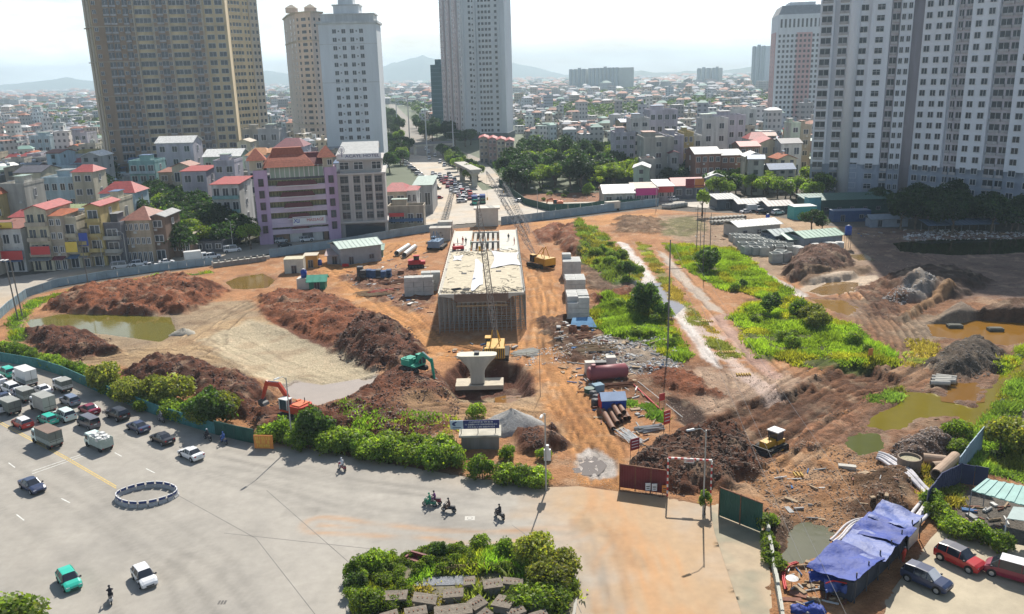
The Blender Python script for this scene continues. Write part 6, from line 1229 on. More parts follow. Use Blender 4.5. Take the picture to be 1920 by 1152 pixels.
for i,(px,py)in enumerate(((1454,492),(1470,490),(1462,487))):x,y,z=gp(px,py);tag(ob('culvert_unit',cv_me,None,(x,y,z),.5*i,1.15),['large hollow culvert box at the foot of the soil heap, left','large hollow culvert box at the foot of the soil heap, right','large hollow culvert box behind the pair at the soil heap'][i],'culvert box')
for i,(px,py)in enumerate(((1528,473),(1540,474),(1552,470),(1562,471),(1573,470),(1494,478),(1500,480))):x,y,z=gp(px,py);tag(ob('concrete_block',blk_me,None,(x,y,0),.3*i,(1,2,2.2)),'white block in front of the right green roofed shed' if i<5 else 'white block left of the soil heap by the green roofed shed','concrete block','white blocks by the shed' if i<5 else 'white blocks by the heap')
pm=MB();pm.ring((0,-1.2,.6),(0,1.2,.6),.6,.48,12);pipe_me=pm.mesh('concrete_pipe',conc,False)
for r_ in range(2):
 for k in range(9):x,y,z=gp(1336+k*7.2,421-k*.5-r_*7);tag(ob('concrete_pipe',pipe_me,None,(x,y,z),.2),'grey concrete pipe in the rows behind the slim tree','pipe','pipe rows behind the slim tree')
for k in range(6):x,y,z=gp(1250+k*6,392-k*.8);tag(ob('concrete_pipe',pipe_me,None,(x,y,z),1.2,1.4),'grey pipe stacked beside the crossing fence end','pipe','pipes beside the crossing fence')
# sheds and containers
corr={}
def corrm(key,c):
 return mat('sheet_'+key,c,var=.2,scale=.8,rough=.55)
def shed(lab,px0,px1,pyb,pyt,wc,rc,depth=7,kind='gablex',nm='shed',cat='shed',rise=.018,openp=False,doors=0):
 a=G0(px0,pyb);b=G0(px1,pyb-(px1-px0)*(.0253+rise));L=math.dist(a,b);an_=math.atan2(b[1]-a[1],b[0]-a[0]);Hh=max(2.4,ztop(*a,pyt));rh={'gablex':1.2,'shed':.8,'flat':.12}[kind];h=max(2.1,Hh-rh)
 R=thing(nm,lab,cat,(*a,0),an_);W=corrm('wall_%d'%(hash(wc)%9999),wc);RM=corrm('roof_%d'%(hash(rc)%9999),rc)
 mb=MB()
 if openp:
  for i in range(5):
   for y in(.2,depth-.2):mb.tube((.2+(L-.4)*i/4,y,-.2),(.2+(L-.4)*i/4,y,h),.07,n=5)
  mb.build('posts',frame_g,R);R.children[-1].name='post_row';tag(R.children[-1],kind='stuff')
 else:mb.box(0,L,0,depth,-.3,h);mb.build('wall',W,R)
 mb=MB()
 if kind=='gablex':mb.gable(-.6,L+.6,-.7,depth+.5,h,rh,.12)
 elif kind=='shed':mb.add([(-.5,-.8,h),(L+.5,-.8,h),(L+.5,depth+.4,h+rh),(-.5,depth+.4,h+rh),(-.5,-.8,h+.1),(L+.5,-.8,h+.1),(L+.5,depth+.4,h+rh+.1),(-.5,depth+.4,h+rh+.1)],[(0,3,2,1),(4,5,6,7),(0,1,5,4),(1,2,6,5),(2,3,7,6),(3,0,4,7)])
 else:mb.box(-.08,L+.08,-.08,depth+.08,h,h+.12)
 mb.build('roof',RM,R)
 if kind!='flat':
  n=int(L/1.1)
  for i in range(n+1):
   x=-.5+(L+1)*i/n;mb=MB()
   if kind=='gablex':mb.add([(x-.04,-.7,h+.02),(x+.04,-.7,h+.02),(x+.04,depth/2-.1,h+rh+.02),(x-.04,depth/2-.1,h+rh+.02),(x-.04,-.7,h+.09),(x+.04,-.7,h+.09),(x+.04,depth/2-.1,h+rh+.09),(x-.04,depth/2-.1,h+rh+.09)],[(4,5,6,7),(0,1,5,4),(1,2,6,5),(3,0,4,7)])
   else:mb.add([(x-.04,-.8,h+.1),(x+.04,-.8,h+.1),(x+.04,depth+.4,h+rh+.1),(x-.04,depth+.4,h+rh+.1),(x-.04,-.8,h+.17),(x+.04,-.8,h+.17),(x+.04,depth+.4,h+rh+.17),(x-.04,depth+.4,h+rh+.17)],[(4,5,6,7),(0,1,5,4),(1,2,6,5),(3,0,4,7)])
   mb.build('roof_seam',RM,R)
 if not openp:
  for i in range(doors or max(1,int(L/4))):
   me,_=winmesh(1.1,1.9 if i%2==0 else 1.0,'plain',frame_g);ob('door' if i%2==0 else 'window',me,R,(L*(i+.5)/(doors or max(1,int(L/4))),0,.05 if i%2==0 else 1.0))
  mb=MB()
  for i in range(int(L/.6)):mb.box(i*.6+.2,i*.6+.26,-.04,-.001,0,h-.02)
  tag(mb.build('wall_rib',W,R),kind='stuff')
 return R,L,h,depth
gr_roof=(.36,.46,.40);gry=(.30,.32,.34)
shed('grey site shed with pale green sheet roof left of the bridge',640,716,498,458,gry,gr_roof,9,rise=.10);shed('low grey lean-to with red roof edge in front of the pale green roofed shed',614,642,496,474,(.34,.35,.38),(.40,.30,.28),5,'shed')
shed('dark green cabin at the right end of the pale green roofed shed',702,718,484,464,(.08,.16,.12),(.20,.32,.26),4,'shed')
shed('white site container with open door left of the orange one',534,570,514,487,(.50,.50,.44),(.50,.46,.32),4,'flat');shed('orange site container beside the white one',570,596,503,480,(.46,.24,.06),(.52,.46,.36),4,'flat')
shed('dark green site cabin beside the blue tank',580,610,545,520,(.03,.20,.13),(.04,.30,.20),3.6,'gablex',doors=1)
shed('long white roofed site shed at the right',1383,1462,447,418,(.36,.36,.34),(.62,.62,.58),8,'gablex',rise=.06);shed('dark grey green site shed between the white and green roofed sheds',1452,1490,462,434,(.12,.14,.18),(.26,.32,.32),7,'gablex',rise=.06)
shed('grey site shed with bright green sheet roof beside the tank tower',1506,1578,471,438,(.26,.28,.31),(.30,.44,.34),8,'gablex',rise=.07);shed('open porch between the dark and the green roofed site sheds',1478,1506,468,444,(.22,.24,.26),(.28,.40,.32),5,'shed',openp=True)
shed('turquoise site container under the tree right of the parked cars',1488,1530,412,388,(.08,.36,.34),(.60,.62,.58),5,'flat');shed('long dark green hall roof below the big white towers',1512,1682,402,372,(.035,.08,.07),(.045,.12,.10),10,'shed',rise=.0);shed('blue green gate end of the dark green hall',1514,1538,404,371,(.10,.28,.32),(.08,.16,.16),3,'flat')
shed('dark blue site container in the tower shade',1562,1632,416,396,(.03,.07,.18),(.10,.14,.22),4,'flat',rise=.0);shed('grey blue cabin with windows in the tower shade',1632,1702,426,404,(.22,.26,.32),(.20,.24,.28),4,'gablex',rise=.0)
shed('small dark green roofed cabin at the right edge',1884,1960,418,388,(.22,.26,.28),(.04,.14,.10),6,'gablex',rise=0);shed('dark low shed right of the shop row under the trees',1344,1384,392,370,(.08,.10,.12),(.20,.22,.22),8,'shed');shed('long dark shed left of the turquoise container',1384,1440,396,376,(.10,.10,.11),(.30,.29,.28),8,'gablex');shed('low shed with rust roof left of the dark green hall',1440,1486,400,380,(.12,.12,.13),(.34,.30,.28),9,'gablex')
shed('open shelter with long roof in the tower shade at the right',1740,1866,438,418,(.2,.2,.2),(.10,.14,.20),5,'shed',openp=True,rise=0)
bluep=mat('blue_plastic',(.02,.06,.30),rough=.35,var=.1);whitep=mat('white_plastic',(.62,.62,.60),rough=.45,var=.1)
def tank(lab,px,py,r_=.8,h=1.7,stand=2.4,m=bluep,basem=None):
 x,y,z=gp(px,py);R=thing('water_tank',lab,'water tank',(x,y,z));mb=MB()
 if basem:mb.box(-1.5,1.5,-1.3,1.3,-.2,stand);mb.build('base',basem,R)
 elif stand>.3:
  for a,b in((-.7,-.7),(.7,-.7),(.7,.7),(-.7,.7)):p=MB();p.tube((a*r_,b*r_,-.2),(a*r_,b*r_,stand),.06,n=4);p.build('leg',steeld,R)
  mb.box(-r_,r_,-r_,r_,stand,stand+.1);mb.build('platform',steeld,R)
 st=stand+.1;mb=MB();mb.tube((0,0,st),(0,0,st+h),r_,n=14);mb.tube((0,0,st+h),(0,0,st+h+.3),r_,r_*.35,n=14);mb.build('barrel',m,R,True);mb=MB();mb.tube((0,0,st+h+.28),(0,0,st+h+.42),.3,n=10);mb.build('lid',whitep,R)
tank('blue water tank on a white block left of the dark green cabin',572,541,.7,1.6,2.6,bluep,concl);tank('blue water tank on a steel tower right of the green roofed shed',1588,466,.9,2.2,3.6);tank('white water tank beside the pale green roofed shed',696,486,1.0,2.2,.2,whitep);tank('small blue barrel beside the orange container',600,500,.6,1.3,.2)
tank('small blue tank on the long white roofed shed',1438,434,.6,1.2,3.6)
# fences
def fence(lab,pts,h,m,pw=2.4,pm_=None,nm='fence',cat='fence',ground=True,top=True,thick=.05):
 P_=[G0(*p)for p in pts];R=thing(nm,lab,cat,(P_[0][0],P_[0][1],0));ox,oy=P_[0];cache={}
 pb=MB();pb.tube((0,0,-.6),(0,0,h+.1),.06,n=4);pme=pb.mesh('post',pm_ or frame_g);cnt=0
 for a,b in zip(P_[:-1],P_[1:]):
  L=math.dist(a,b);n=max(1,round(L/pw));w=L/n;key=round(w,2);an_=math.atan2(b[1]-a[1],b[0]-a[0])
  if key not in cache:
   mb=MB();mb.box(.03,key-.03,-thick/2,thick/2,-.5,h)
   for q in range(int(key/.4)):mb.box(.12+q*.4,.2+q*.4,-thick/2-.035,-thick/2-.001,-.5,h-.02)
   if top:mb.box(.0,key,-.05,.05,h+.002,h+.06)
   cache[key]=mb.mesh('panel',m)
  for i in range(n):
   t=i/n;x,y=a[0]+(b[0]-a[0])*t,a[1]+(b[1]-a[1])*t;z=max(-.3,gz(x,y));ob('panel',cache[key],R,(x-ox,y-oy,z),an_+RNG.uniform(-.012,.012))
   if i%2==0:ob('post',pme,R,(x-ox,y-oy+.06,z))
 return R
fb=mat('blue_grey_sheet',(.26,.36,.42),var=.25,scale=.35,rough=.55);fg=mat('dark_green_sheet',(.025,.09,.07),var=.3,scale=.5,rough=.55);ft=mat('teal_sheet',(.06,.20,.20),var=.35,scale=.6,rough=.6);fmr=mat('maroon_sheet',(.16,.03,.035),var=.25,scale=.6,rough=.55)
fence('blue grey sheet fence curving along the left street',[(-60,668),(-20,618),(18,580),(50,556),(110,536),(200,521),(300,507),(400,495)],1.9,fb)
fence('blue grey sheet fence between the culvert bridge and the bridge deck',[(505,482),(600,468),(700,452),(800,436),(845,430)],2.3,fb);fence('blue grey sheet fence right of the bridge deck along the crossing street',[(940,422),(1060,406),(1140,396),(1235,385)],2.6,fb)
fence('dark green curved fence round the works beyond the crossing',[(936,346),(955,362),(985,384),(1030,396),(1100,394),(1140,388)],2.6,fg);fence('dark green sheet fence beside the park grove',[(1140,386),(1200,384)],2.2,fg)
fence('teal sheet fence along the road behind the waiting cars',[(-60,668),(70,690),(120,706),(190,738),(300,782),(404,815)],1.9,ft);fence('dark green sheet fence between the hedge end and the orange sign',[(404,815),(440,824),(478,832)],2.2,fg)
fence('rusty low wall sheet strip at the culvert by the left street',[(400,503),(450,497),(500,490)],1.2,concd)
R=fence('low plastered wall along the right side of the pavement',[(1436,985),(1446,1040),(1458,1110),(1472,1200)],.9,mat('plaster_wall',(.46,.46,.40),var=.2),1.5,nm='wall',cat='wall',thick=.3)
fence('leaning blue grey sheet fence on the right bank',[(1794,905),(1812,880),(1840,846)],3.2,fb,1.6)
fence('dark sheet fence behind the green canopy at the right',[(1736,960),(1762,925),(1800,905),(1850,915)],2.4,mat('navy_sheet',(.05,.06,.12),var=.3),1.8)
mb=MB();a=G0(398,500);b=G0(506,486);L=math.dist(a,b);mb.box(0,L,-.2,.5,-.3,.9)
for k in range(9):mb.box(k*L/9,k*L/9+.3,-.15,.45,.9,1.4)
tag(mb.build('culvert_parapet',concl,None,loc=(*a,0),rz=math.atan2(b[1]-a[1],b[0]-a[0])),'low concrete parapet over the culvert mouth beside the left street','parapet')
def gate(lab,p0,p1,h,m,npan,nm='gate'):
 a=G0(*p0);b=G0(*p1);L=math.dist(a,b);R=thing(nm,lab,'gate',(*a,0),math.atan2(b[1]-a[1],b[0]-a[0]));w=L/npan
 for i in range(npan):
  mb=MB();mb.box(i*w+.04,i*w+w-.04,-.03,.03,.12,h)
  for q in range(int(w/.3)):mb.box(i*w+.1+q*.3,i*w+.16+q*.3,-.06,-.031,.14,h-.02)
  mb.build('leaf',m,R);p=MB();p.box(i*w-.06,i*w+.04,-.07,.07,-.2,h+.15);p.build('post',rust,R)
 mb=MB();mb.box(0,L,-.06,.06,h+.002,h+.09);mb.build('top_rail',rust,R);return R,L
gate('maroon sheet gate beside the site entrance',(1162,915),(1250,928),3.0,fmr,3);g2,L2=gate('dark green sheet gate at the pavement',(1348,968),(1428,1000),3.4,fg,2)
for i,(px,py,l,c)in enumerate(((1214,926,'left white notice board on the maroon gate','white'),(1226,927,'right white notice board on the maroon gate','white'),(1245,930,'orange notice board at the right end of the maroon gate','orange'))):
 x,y,z=gp(px,py);R=thing('notice_board',l,'sign',(x,y-.25,.3));mb=MB();mb.box(-.3,.3,-.04,.02,.2,1.1);mb.build('panel',sgm[c],R);mb=MB();mb.box(-.2,.2,-.06,-.041,.65,.75);mb.box(-.15,.15,-.06,-.041,.4,.48);mb.build('notice_print',steeld,R);mb=MB();mb.box(-.25,-.21,-.02,.02,-.4,.2);mb.build('leg',steeld,R);mb=MB();mb.box(.21,.25,-.02,.02,-.4,.2);mb.build('leg',steeld,R)
redp=mat('red_paint',(.45,.03,.03),var=.15,rough=.5);whp=mat('white_paint',(.62,.62,.6),var=.12,rough=.5)
a=gp(1251,932);b=gp(1332,938);zt=ztop(a[0],a[1],860);L=math.dist(a[:2],b[:2]);R=thing('height_gantry','red and white striped height limit gantry over the site entrance','gantry',(a[0],a[1],0),math.atan2(b[1]-a[1],b[0]-a[0]))
for x in(0,L):
 mb=MB()
 for k in range(12):mb.box(x-.09,x+.09,-.09,.09,k*zt/12,(k+1)*zt/12,k%2)
 mb.build('post',[redp,whp],R)
mb=MB()
for k in range(14):mb.box(k*L/14,(k+1)*L/14,-.08,.08,zt,zt+.18,k%2)
mb.build('crossbar',[redp,whp],R);mb=MB();mb.box(L*.36,L*.6,-.12,-.082,zt-.35,zt+.2);mb.build('limit_plate',whp,R);glyphs(R,L*.48,-.121,zt-.08,L*.2,.28,sgm['red'],5)
def banner(lab,px,pyb,pyt,wd,key,legs=2,lean=0,rz=0,lines=3,nm='banner'):
 x,y,z=gp(px,pyb);zt=ztop(x,y,pyt)-z;h=zt*.6;R=thing(nm,lab,'sign',(x,y,z),rz);mb=MB();mb.box(-wd/2,wd/2,-.03,.03,zt-h,zt);mb.build('panel',sgm[key],R)
 for s in((-.45,.45)if legs==2 else(0,)):mb=MB();mb.tube((s*wd,.04,-.3),(s*wd,.04,zt),.035,n=4);mb.build('post',steeld,R)
 mb=MB()
 for k in range(lines):mb.box(-wd*.36,wd*.36,-.045,-.031,zt-h*(k+1)/(lines+1)-.05,zt-h*(k+1)/(lines+1)+.05)
 mb.build('print',txm,R)
banner('small maroon sign board at the end of the site road',1190,858,822,1.4,'maroon',rz=.5);banner('red hanging banner in the middle of the site entrance area',1250,812,770,1.2,'red',rz=.6);banner('narrow red flag board beyond the red banner',1241,760,738,1.0,'red',rz=.5,lines=0);banner('orange flag board on the meadow line at the right',1631,676,654,.9,'orange',rz=.3,lines=0)
x,y,z=gp(497,843);R=thing('signboard','orange warning signboard with yellow lettering at the dark green fence','sign',(x,y-.3,0),-.12);mb=MB();mb.box(-1.3,1.3,-.05,.05,.1,2.0);mb.build('panel',sgm['orange'],R)
for k in range(3):glyphs(R,0,-.052,1.6-.55*k,2.2-.2*k,.42,sgm['yellow'],10+k)
for s in(-1.2,1.2):mb=MB();mb.box(s-.05,s+.05,-.04,.06,-.3,.1);mb.build('leg',steeld,R)
x,y,z=gp(900,842);zt=ztop(x,y,819);R=thing('guard_house','small concrete guard house under the navy billboard in the hedge','hut',(x-2.4,y,0));mb=MB();mb.box(0,4.9,0,3,-.2,zt);mb.build('wall',concd,R);mb=MB();mb.box(-.3,5.2,-.3,3.3,zt,zt+.18);mb.build('roof',mat('hut_roof',(.45,.42,.34),var=.3),R)
x2,y2=x-2.6,y+.6;z1=zt+.7;z2=ztop(x2,y2,789);R=thing('billboard','navy billboard with white lettering and pale logo panel above the hedge','billboard',(x2-1.2,y2,zt+.18));hB_=z2-zt-.18;hp=hB_-.7
mb=MB();mb.box(1.7,6.4,-.05,.05,.7,hB_);mb.build('panel',sgm['navy'],R);mb=MB();mb.box(0,1.69,-.05,.05,.7,hB_);mb.build('logo_panel',mat('pale_blue_panel',(.45,.52,.62),var=.05),R)
mb=MB();mb.add([(.5+.5*math.cos(t)+.25,-.07,.7+hp*.62+.3*math.sin(t))for t in np.linspace(1.2,4.6,9)]+[(.8+.2*math.cos(t),-.07,.7+hp*.62+.12*math.sin(t))for t in np.linspace(4.2,1.8,7)],[tuple(range(16))]);mb.box(.3,1.4,-.07,-.051,.85,.95);mb.build('logo',sgm['navy'],R)
for k in range(3):glyphs(R,4.05,-.052,.7+hp*(.80-.29*k),(3.2,4.2,3.5)[k],hp*.17,txm,20+k)
for s in(1.4,3.6,5.9):mb=MB();mb.tube((s,.08,-.1),(s,.08,hB_-.1),.05,n=5);mb.build('post',steeld,R)
# lamps, masts
galv=mat('galvanised_steel',(.40,.41,.40),var=.15,rough=.45,metal=.3)
def lamp(lab,px,py,h,arm,ang,m=galv,twin=False,grp=None,th=.11):
 x,y,z=gp(px,py);R=thing('street_lamp',lab,'street lamp',(x,y,z),ang,grp);mb=MB();mb.tube((0,0,-.2),(0,0,h*.96),th,th*.6,7);mb.build('pole',m,R)
 for s in((1,-1)if twin else(1,)):
  mb=MB();mb.path([(0,0,h*.93),(s*arm*.4,0,h*.99),(s*arm,0,h)],.045,5);mb.build('arm',m,R);mb=MB();mb.add([(s*arm*.95,-.18,h-.03),(s*(arm+.9),-.14,h+.02),(s*(arm+.9),.14,h+.02),(s*arm*.95,.18,h-.03),(s*arm*.95,-.1,h+.12),(s*(arm+.85),-.07,h+.14),(s*(arm+.85),.07,h+.14),(s*arm*.95,.1,h+.12)],[(0,3,2,1),(4,5,6,7),(0,1,5,4),(1,2,6,5),(2,3,7,6),(3,0,4,7)]);mb.build('lamp_head',whp,R)
 return R
lamp('tall street lamp at the pavement edge right of the red and white gantry',1318,968,10.6,1.7,math.radians(205));lamp('street lamp carrying a white cabinet in the hedge by the road',1024,922,10.2,1.6,math.radians(255));lamp('slim street lamp behind the red excavator at the hedge',549,838,10.2,1.4,math.radians(245));lamp('street lamp among the shop houses at the left street',240,500,9.5,1.6,math.radians(160));lamp('street lamp in front of the yellow shop house',194,502,8.5,1.2,math.radians(150));lamp('street lamp standing at the purple hotel corner',438,474,9.5,1.5,math.radians(140));lamp('street lamp on the crossing right of the bridge',1008,404,9.5,1.5,math.radians(190));lamp('street lamp by the red shop signs',1230,396,9.5,1.5,math.radians(190))
x,y,z=gp(1027,915);R=thing('cabinet','white electrical cabinet fixed to the street lamp in the hedge','cabinet',(x,y-.35,3.6));mb=MB();mb.box(-.4,.4,-.2,.2,0,1.35);mb.build('box',whp,R);mb=MB();mb.tube((0,0,1.36),(0,0,1.9),.22,n=10);mb.build('top_lamp',whitep,R)
for i,(dx)in enumerate((0,9)):
 x,y,z=gp(34+dx,600-2*i);R=thing('utility_pole',['left pole of the twin poles by the left pond with two lamps','right pole of the twin poles by the left pond'][i],'pole',(x,y,z));h=ztop(x,y,488)-z;mb=MB();mb.tube((0,0,-.3),(-.5,0,h),.16,.12,7);mb.build('pole',mat('dark_pole',(.16,.15,.14),var=.2),R)
 if i==0:
  for q in(0,.9):mb=MB();mb.box(-1.2+q,-.7+q,-.9,.3,h,h+.12);mb.build('lamp_head',whp,R)
def mast(lab,px,pyb,pyt,r0_=.14,cross=(),nm='utility_pole',m=None):
 x,y,z=gp(px,pyb);h=ztop(x,y,pyt)-z;R=thing(nm,lab,'pole',(x,y,z));mb=MB();mb.tube((0,0,-.3),(0,0,h),r0_,r0_*.6,7);mb.build('pole',m or MATS['dark_pole'],R)
 for q,l in cross:mb=MB();mb.tube((-l,0,h*q),(l,0,h*q),.06,n=4);mb.build('crossarm',m or MATS['dark_pole'],R)
 return R,h
mast('tall bare pole with one crossarm in the meadow',1252,655,450,.17,((.74,2.2),));mast('thin pole beside the pier pit',1013,744,655,.05);mast('dark utility pole with box at the left street',166,538,450,.14,((.96,.8),));mast('pole of the left mast in the upper meadow',1306,470,385,.12,((.9,.8),(.75,.8)));mast('second mast in the upper meadow beside the tall bush',1318,510,392,.12,((.8,.8),));mast('third mast in the upper meadow',1330,500,400,.12,((.85,.8),));mast('fourth mast left of the bush in the upper meadow',1312,490,410,.1,((.85,.8),))
far_white=mat('white_mast',(.50,.52,.54),var=.1)
mast('far white mast left of the avenue, left one',745,240,184,.5,(),'power_mast',far_white);mast('far white mast left of the avenue, second one',768,262,178,.5,(),'power_mast',far_white);mast('near white mast at the left end of the footbridge',801,292,198,.42,(),'power_mast',far_white);mast('white mast with curved arms at the right end of the footbridge',851,296,226,.42,((.88,3.4),(.68,3.8),(.5,3.8)),'power_mast',far_white)
a=G0(778,292);b=G0(852,288);L=math.dist(a,b);zt=ztop(*a,272);R=thing('footbridge','grey footbridge across the avenue between the white masts','footbridge',(*a,0),math.atan2(b[1]-a[1],b[0]-a[0]));mb=MB();mb.box(0,L,0,4,zt-1.2,zt);mb.build('deck',conc,R);mb=MB();mb.box(0,L,-.1,.1,zt+.002,zt+1.4);mb.build('railing',frame_g,R)
for s in(0,.5,.97):mb=MB();mb.box(L*s,L*s+1.2,1,3,0,zt-1.2);mb.build('pier',concl,R)
def bx3(nm,lab,cat,px,py,dims,m,rz=0,z=0):
 x,y,zz=gp(px,py);mb=MB();sx,sy,h=dims;mb.box(-sx/2,sx/2,-sy/2,sy/2,-.1,h);return tag(mb.build(nm,m,None,loc=(x,y,zz+z),rz=rz),lab,cat)
x0,y0=G0(892,352);x1,y1=G0(940,372);R=thing('box_girder','concrete girder segment carried on a pale pier beyond the crossing','bridge girder',(x0,y0,0),math.radians(104));mb=MB();mb.box(-2,36,-2.6,2.6,7.2,8.0);mb.box(-2,36,-1.6,1.6,6.2,7.2);mb.build('girder',conc,R)
for xx_ in(2,30):mb=MB();mb.box(xx_-.8,xx_+.8,-1.1,1.1,-.2,5);mb.add([(xx_-.9,-1.1,5),(xx_+.9,-1.1,5),(xx_+.9,1.1,5),(xx_-.9,1.1,5),(xx_-1.1,-2.4,6.2),(xx_+1.1,-2.4,6.2),(xx_+1.1,2.4,6.2),(xx_-1.1,2.4,6.2)],[(0,1,5,4),(1,2,6,5),(2,3,7,6),(3,0,4,7),(4,5,6,7)]);mb.build('pier',concl,R)
# machines
yel=mat('machine_yellow',(.55,.30,.03),var=.2,rough=.5);orr=mat('machine_red',(.50,.06,.03),var=.2,rough=.45);ogr=mat('machine_orange',(.62,.16,.06),var=.15,rough=.5);grn=mat('machine_green',(.02,.30,.20),var=.2,rough=.45);trk=mat('track_black',(.035,.033,.03),var=.4,rough=.8);mred=mat('machine_crimson',(.45,.02,.03),var=.2,rough=.5)
def tracks(R,L,gauge,wd,h):
 for s in(-1,1):
  mb=MB();n=9;pr=[]
  for i in range(n):t=math.pi/2+math.pi*i/(n-1);pr.append((-L/2+h/2+h/2*math.cos(t),h/2+h/2*math.sin(t)))
  for i in range(n):t=-math.pi/2+math.pi*i/(n-1);pr.append((L/2-h/2+h/2*math.cos(t),h/2+h/2*math.sin(t)))
  m_=len(pr);y0_,y1_=s*gauge/2-wd/2,s*gauge/2+wd/2;mb.add([(x,y0_,z)for x,z in pr]+[(x,y1_,z)for x,z in pr],[tuple(range(m_)),tuple(range(2*m_-1,m_-1,-1))]+[(i,m_+i,m_+(i+1)%m_,(i+1)%m_)for i in range(m_)]);mb.build('track',trk,R)
  mb=MB()
  for q in range(5):x=-L/2+h/2+(L-h)*q/4;mb.tube((x,s*(gauge/2+wd/2-.02),h/2),(x,s*(gauge/2+wd/2+.05),h/2),h*.32,n=9)
  tag(mb.build('track_roller',steeld,R),kind='stuff')
def excavator(lab,px,py,rz_body,m,mc,boom,z=0,sc=1.0,mtop=None):
 """boom: points in the body plane (x forward, z up)"""
 x,y,zz=gp(px,py);R=thing('excavator',lab,'excavator',(x,y,zz+z),rz_body);R.scale=(sc,sc,sc);tracks(R,4.0,2.3,.6,.9)
 mb=MB();mb.tube((0,0,.75),(0,0,1.05),.9,n=14);mb.build('slew_ring',steeld,R)
 mb=MB();P_=[(-2.1,-1.0),(-1.7,-1.35),(1.5,-1.35),(1.5,1.35),(-1.7,1.35),(-2.1,1.0),(-2.25,0)];mb.prism(P_,1.06,1.35);mb.prism([(-2.1,-1.0),(-1.7,-1.3),(.1,-1.3),(.1,.35),(.1,1.3),(-1.7,1.3),(-2.1,1.0),(-2.25,0)],1.351,2.05);mb.build('house',m,R)
 mb=MB();mb.box(-1.7,-.3,-1.0,1.0,2.051,2.2);mb.box(-.28,.1,-.9,-.3,2.051,2.3);mb.build('engine_cover',mtop or m,R)
 mb=MB();mb.box(.15,1.55,.38,1.32,1.351,2.75);mb.build('cab',glass,R);mb=MB()
 for a in(.15,1.47):
  for b in(.36,1.26):mb.box(a-.02,a+.1,b-.02,b+.1,1.352,2.76)
 mb.build('cab_frame',mc,R);mb=MB();mb.box(.08,1.62,.3,1.4,2.761,2.86);mb.build('cab_roof',mc,R);mb=MB();mb.tube((-1.2,-.6,2.2),(-1.2,-.6,2.8),.07,n=6);mb.build('exhaust',steeld,R)
 def limb(nm,a,b,w0,w1,wd=.34):mb=MB();d=Vector((b[0]-a[0],0,b[1]-a[1])).normalized();n_=Vector((-d.z,0,d.x));vs=[];mid=((a[0]+b[0])/2,(a[1]+b[1])/2);sec=[(a,w0*.6),(mid,max(w0,w1)),(b,w1*.7)];
 def limb(nm,pts,ws,wd=.36):
  mb=MB();vs=[];k=len(pts)
  for i,(p,w_)in enumerate(zip(pts,ws)):
   a=pts[max(0,i-1)];b=pts[min(k-1,i+1)];dx,dz=b[0]-a[0],b[1]-a[1];l=math.hypot(dx,dz);nx,nz=-dz/l,dx/l
   for sy in(-1,1):
    for sn in(-1,1):vs.append((p[0]+nx*w_*sn,sy*wd/2,p[1]+nz*w_*sn))
  fs=[(0,1,3,2),(4*k-4,4*k-2,4*k-1,4*k-3)]
  for i in range(k-1):
   o=4*i
   for a,b in((0,1),(1,3),(3,2),(2,0)):fs.append((o+a,o+4+a,o+4+b,o+b))
  mb.add(vs,fs);mb.build(nm,m,R)
 b0,b1,b2,b3=boom
 limb('boom',[b0,((b0[0]+b1[0])/2-.1,(b0[1]+b1[1])/2+.1),b1,b2],[.22,.34,.34,.2]);limb('arm',[(b2[0]-(b3[0]-b2[0])*.18,b2[1]-(b3[1]-b2[1])*.18),b2,b3],[.16,.26,.14],.28)
 mb=MB();mb.tube((b0[0]+.3,0,b0[1]-.3),((b0[0]+b1[0])/2+.2,0,(b0[1]+b1[1])/2-.1),.09,n=6);mb.tube((b1[0],0,b1[1]+.35),(b2[0]-.1,0,b2[1]+.35),.08,n=6);mb.build('hydraulic_ram',steel,R)
 mb=MB();bx_,bz_=b3;pr=[(bx_-.1,bz_+.1),(bx_+.35,bz_-.1),(bx_+.3,bz_-.7),(bx_-.2,bz_-.95),(bx_-.75,bz_-.8),(bx_-.55,bz_-.45),(bx_-.2,bz_-.3)];k=len(pr);mb.add([(x,-.55,z)for x,z in pr]+[(x,.55,z)for x,z in pr],[tuple(range(k)),tuple(range(2*k-1,k-1,-1))]+[(i,k+i,k+(i+1)%k,(i+1)%k)for i in range(k)]);mb.build('bucket',steeld,R)
 return R
excavator('orange red excavator with raised boom behind the hedge',556,786,math.radians(150),orr,whp,[(.7,1.6),(2.6,4.2),(4.9,4.0),(6.0,1.6)],.3,1.05,ogr)
excavator('green excavator digging at the edge of the pier pit',777,697,math.radians(-38),grn,grn,[(.7,1.6),(2.2,3.4),(4.2,2.4),(4.6,-.6)],.2,.95)
excavator('small orange excavator in the works right of the avenue',1045,388,math.radians(180),ogr,ogr,[(.7,1.6),(2,3),(3.6,2.6),(4,.8)],0,1)
x,y,z=gp(1446,846);R=thing('bulldozer','yellow bulldozer with white cab roof pushing the dark soil','bulldozer',(x,y,z+.1),math.radians(218));tracks(R,3.8,2.2,.55,1.0)
mb=MB();mb.box(-.2,1.9,-.55,.55,.9,1.75);mb.build('engine_hood',yel,R);mb=MB();mb.box(-1.7,-.2,-.85,.85,.85,1.5);mb.build('body',yel,R);mb=MB();mb.box(-1.5,-.1,-.7,.7,1.52,2.6);mb.build('cab',glass,R);mb=MB();mb.box(-1.65,.0,-.85,.85,2.61,2.75);mb.build('cab_roof',whp,R)
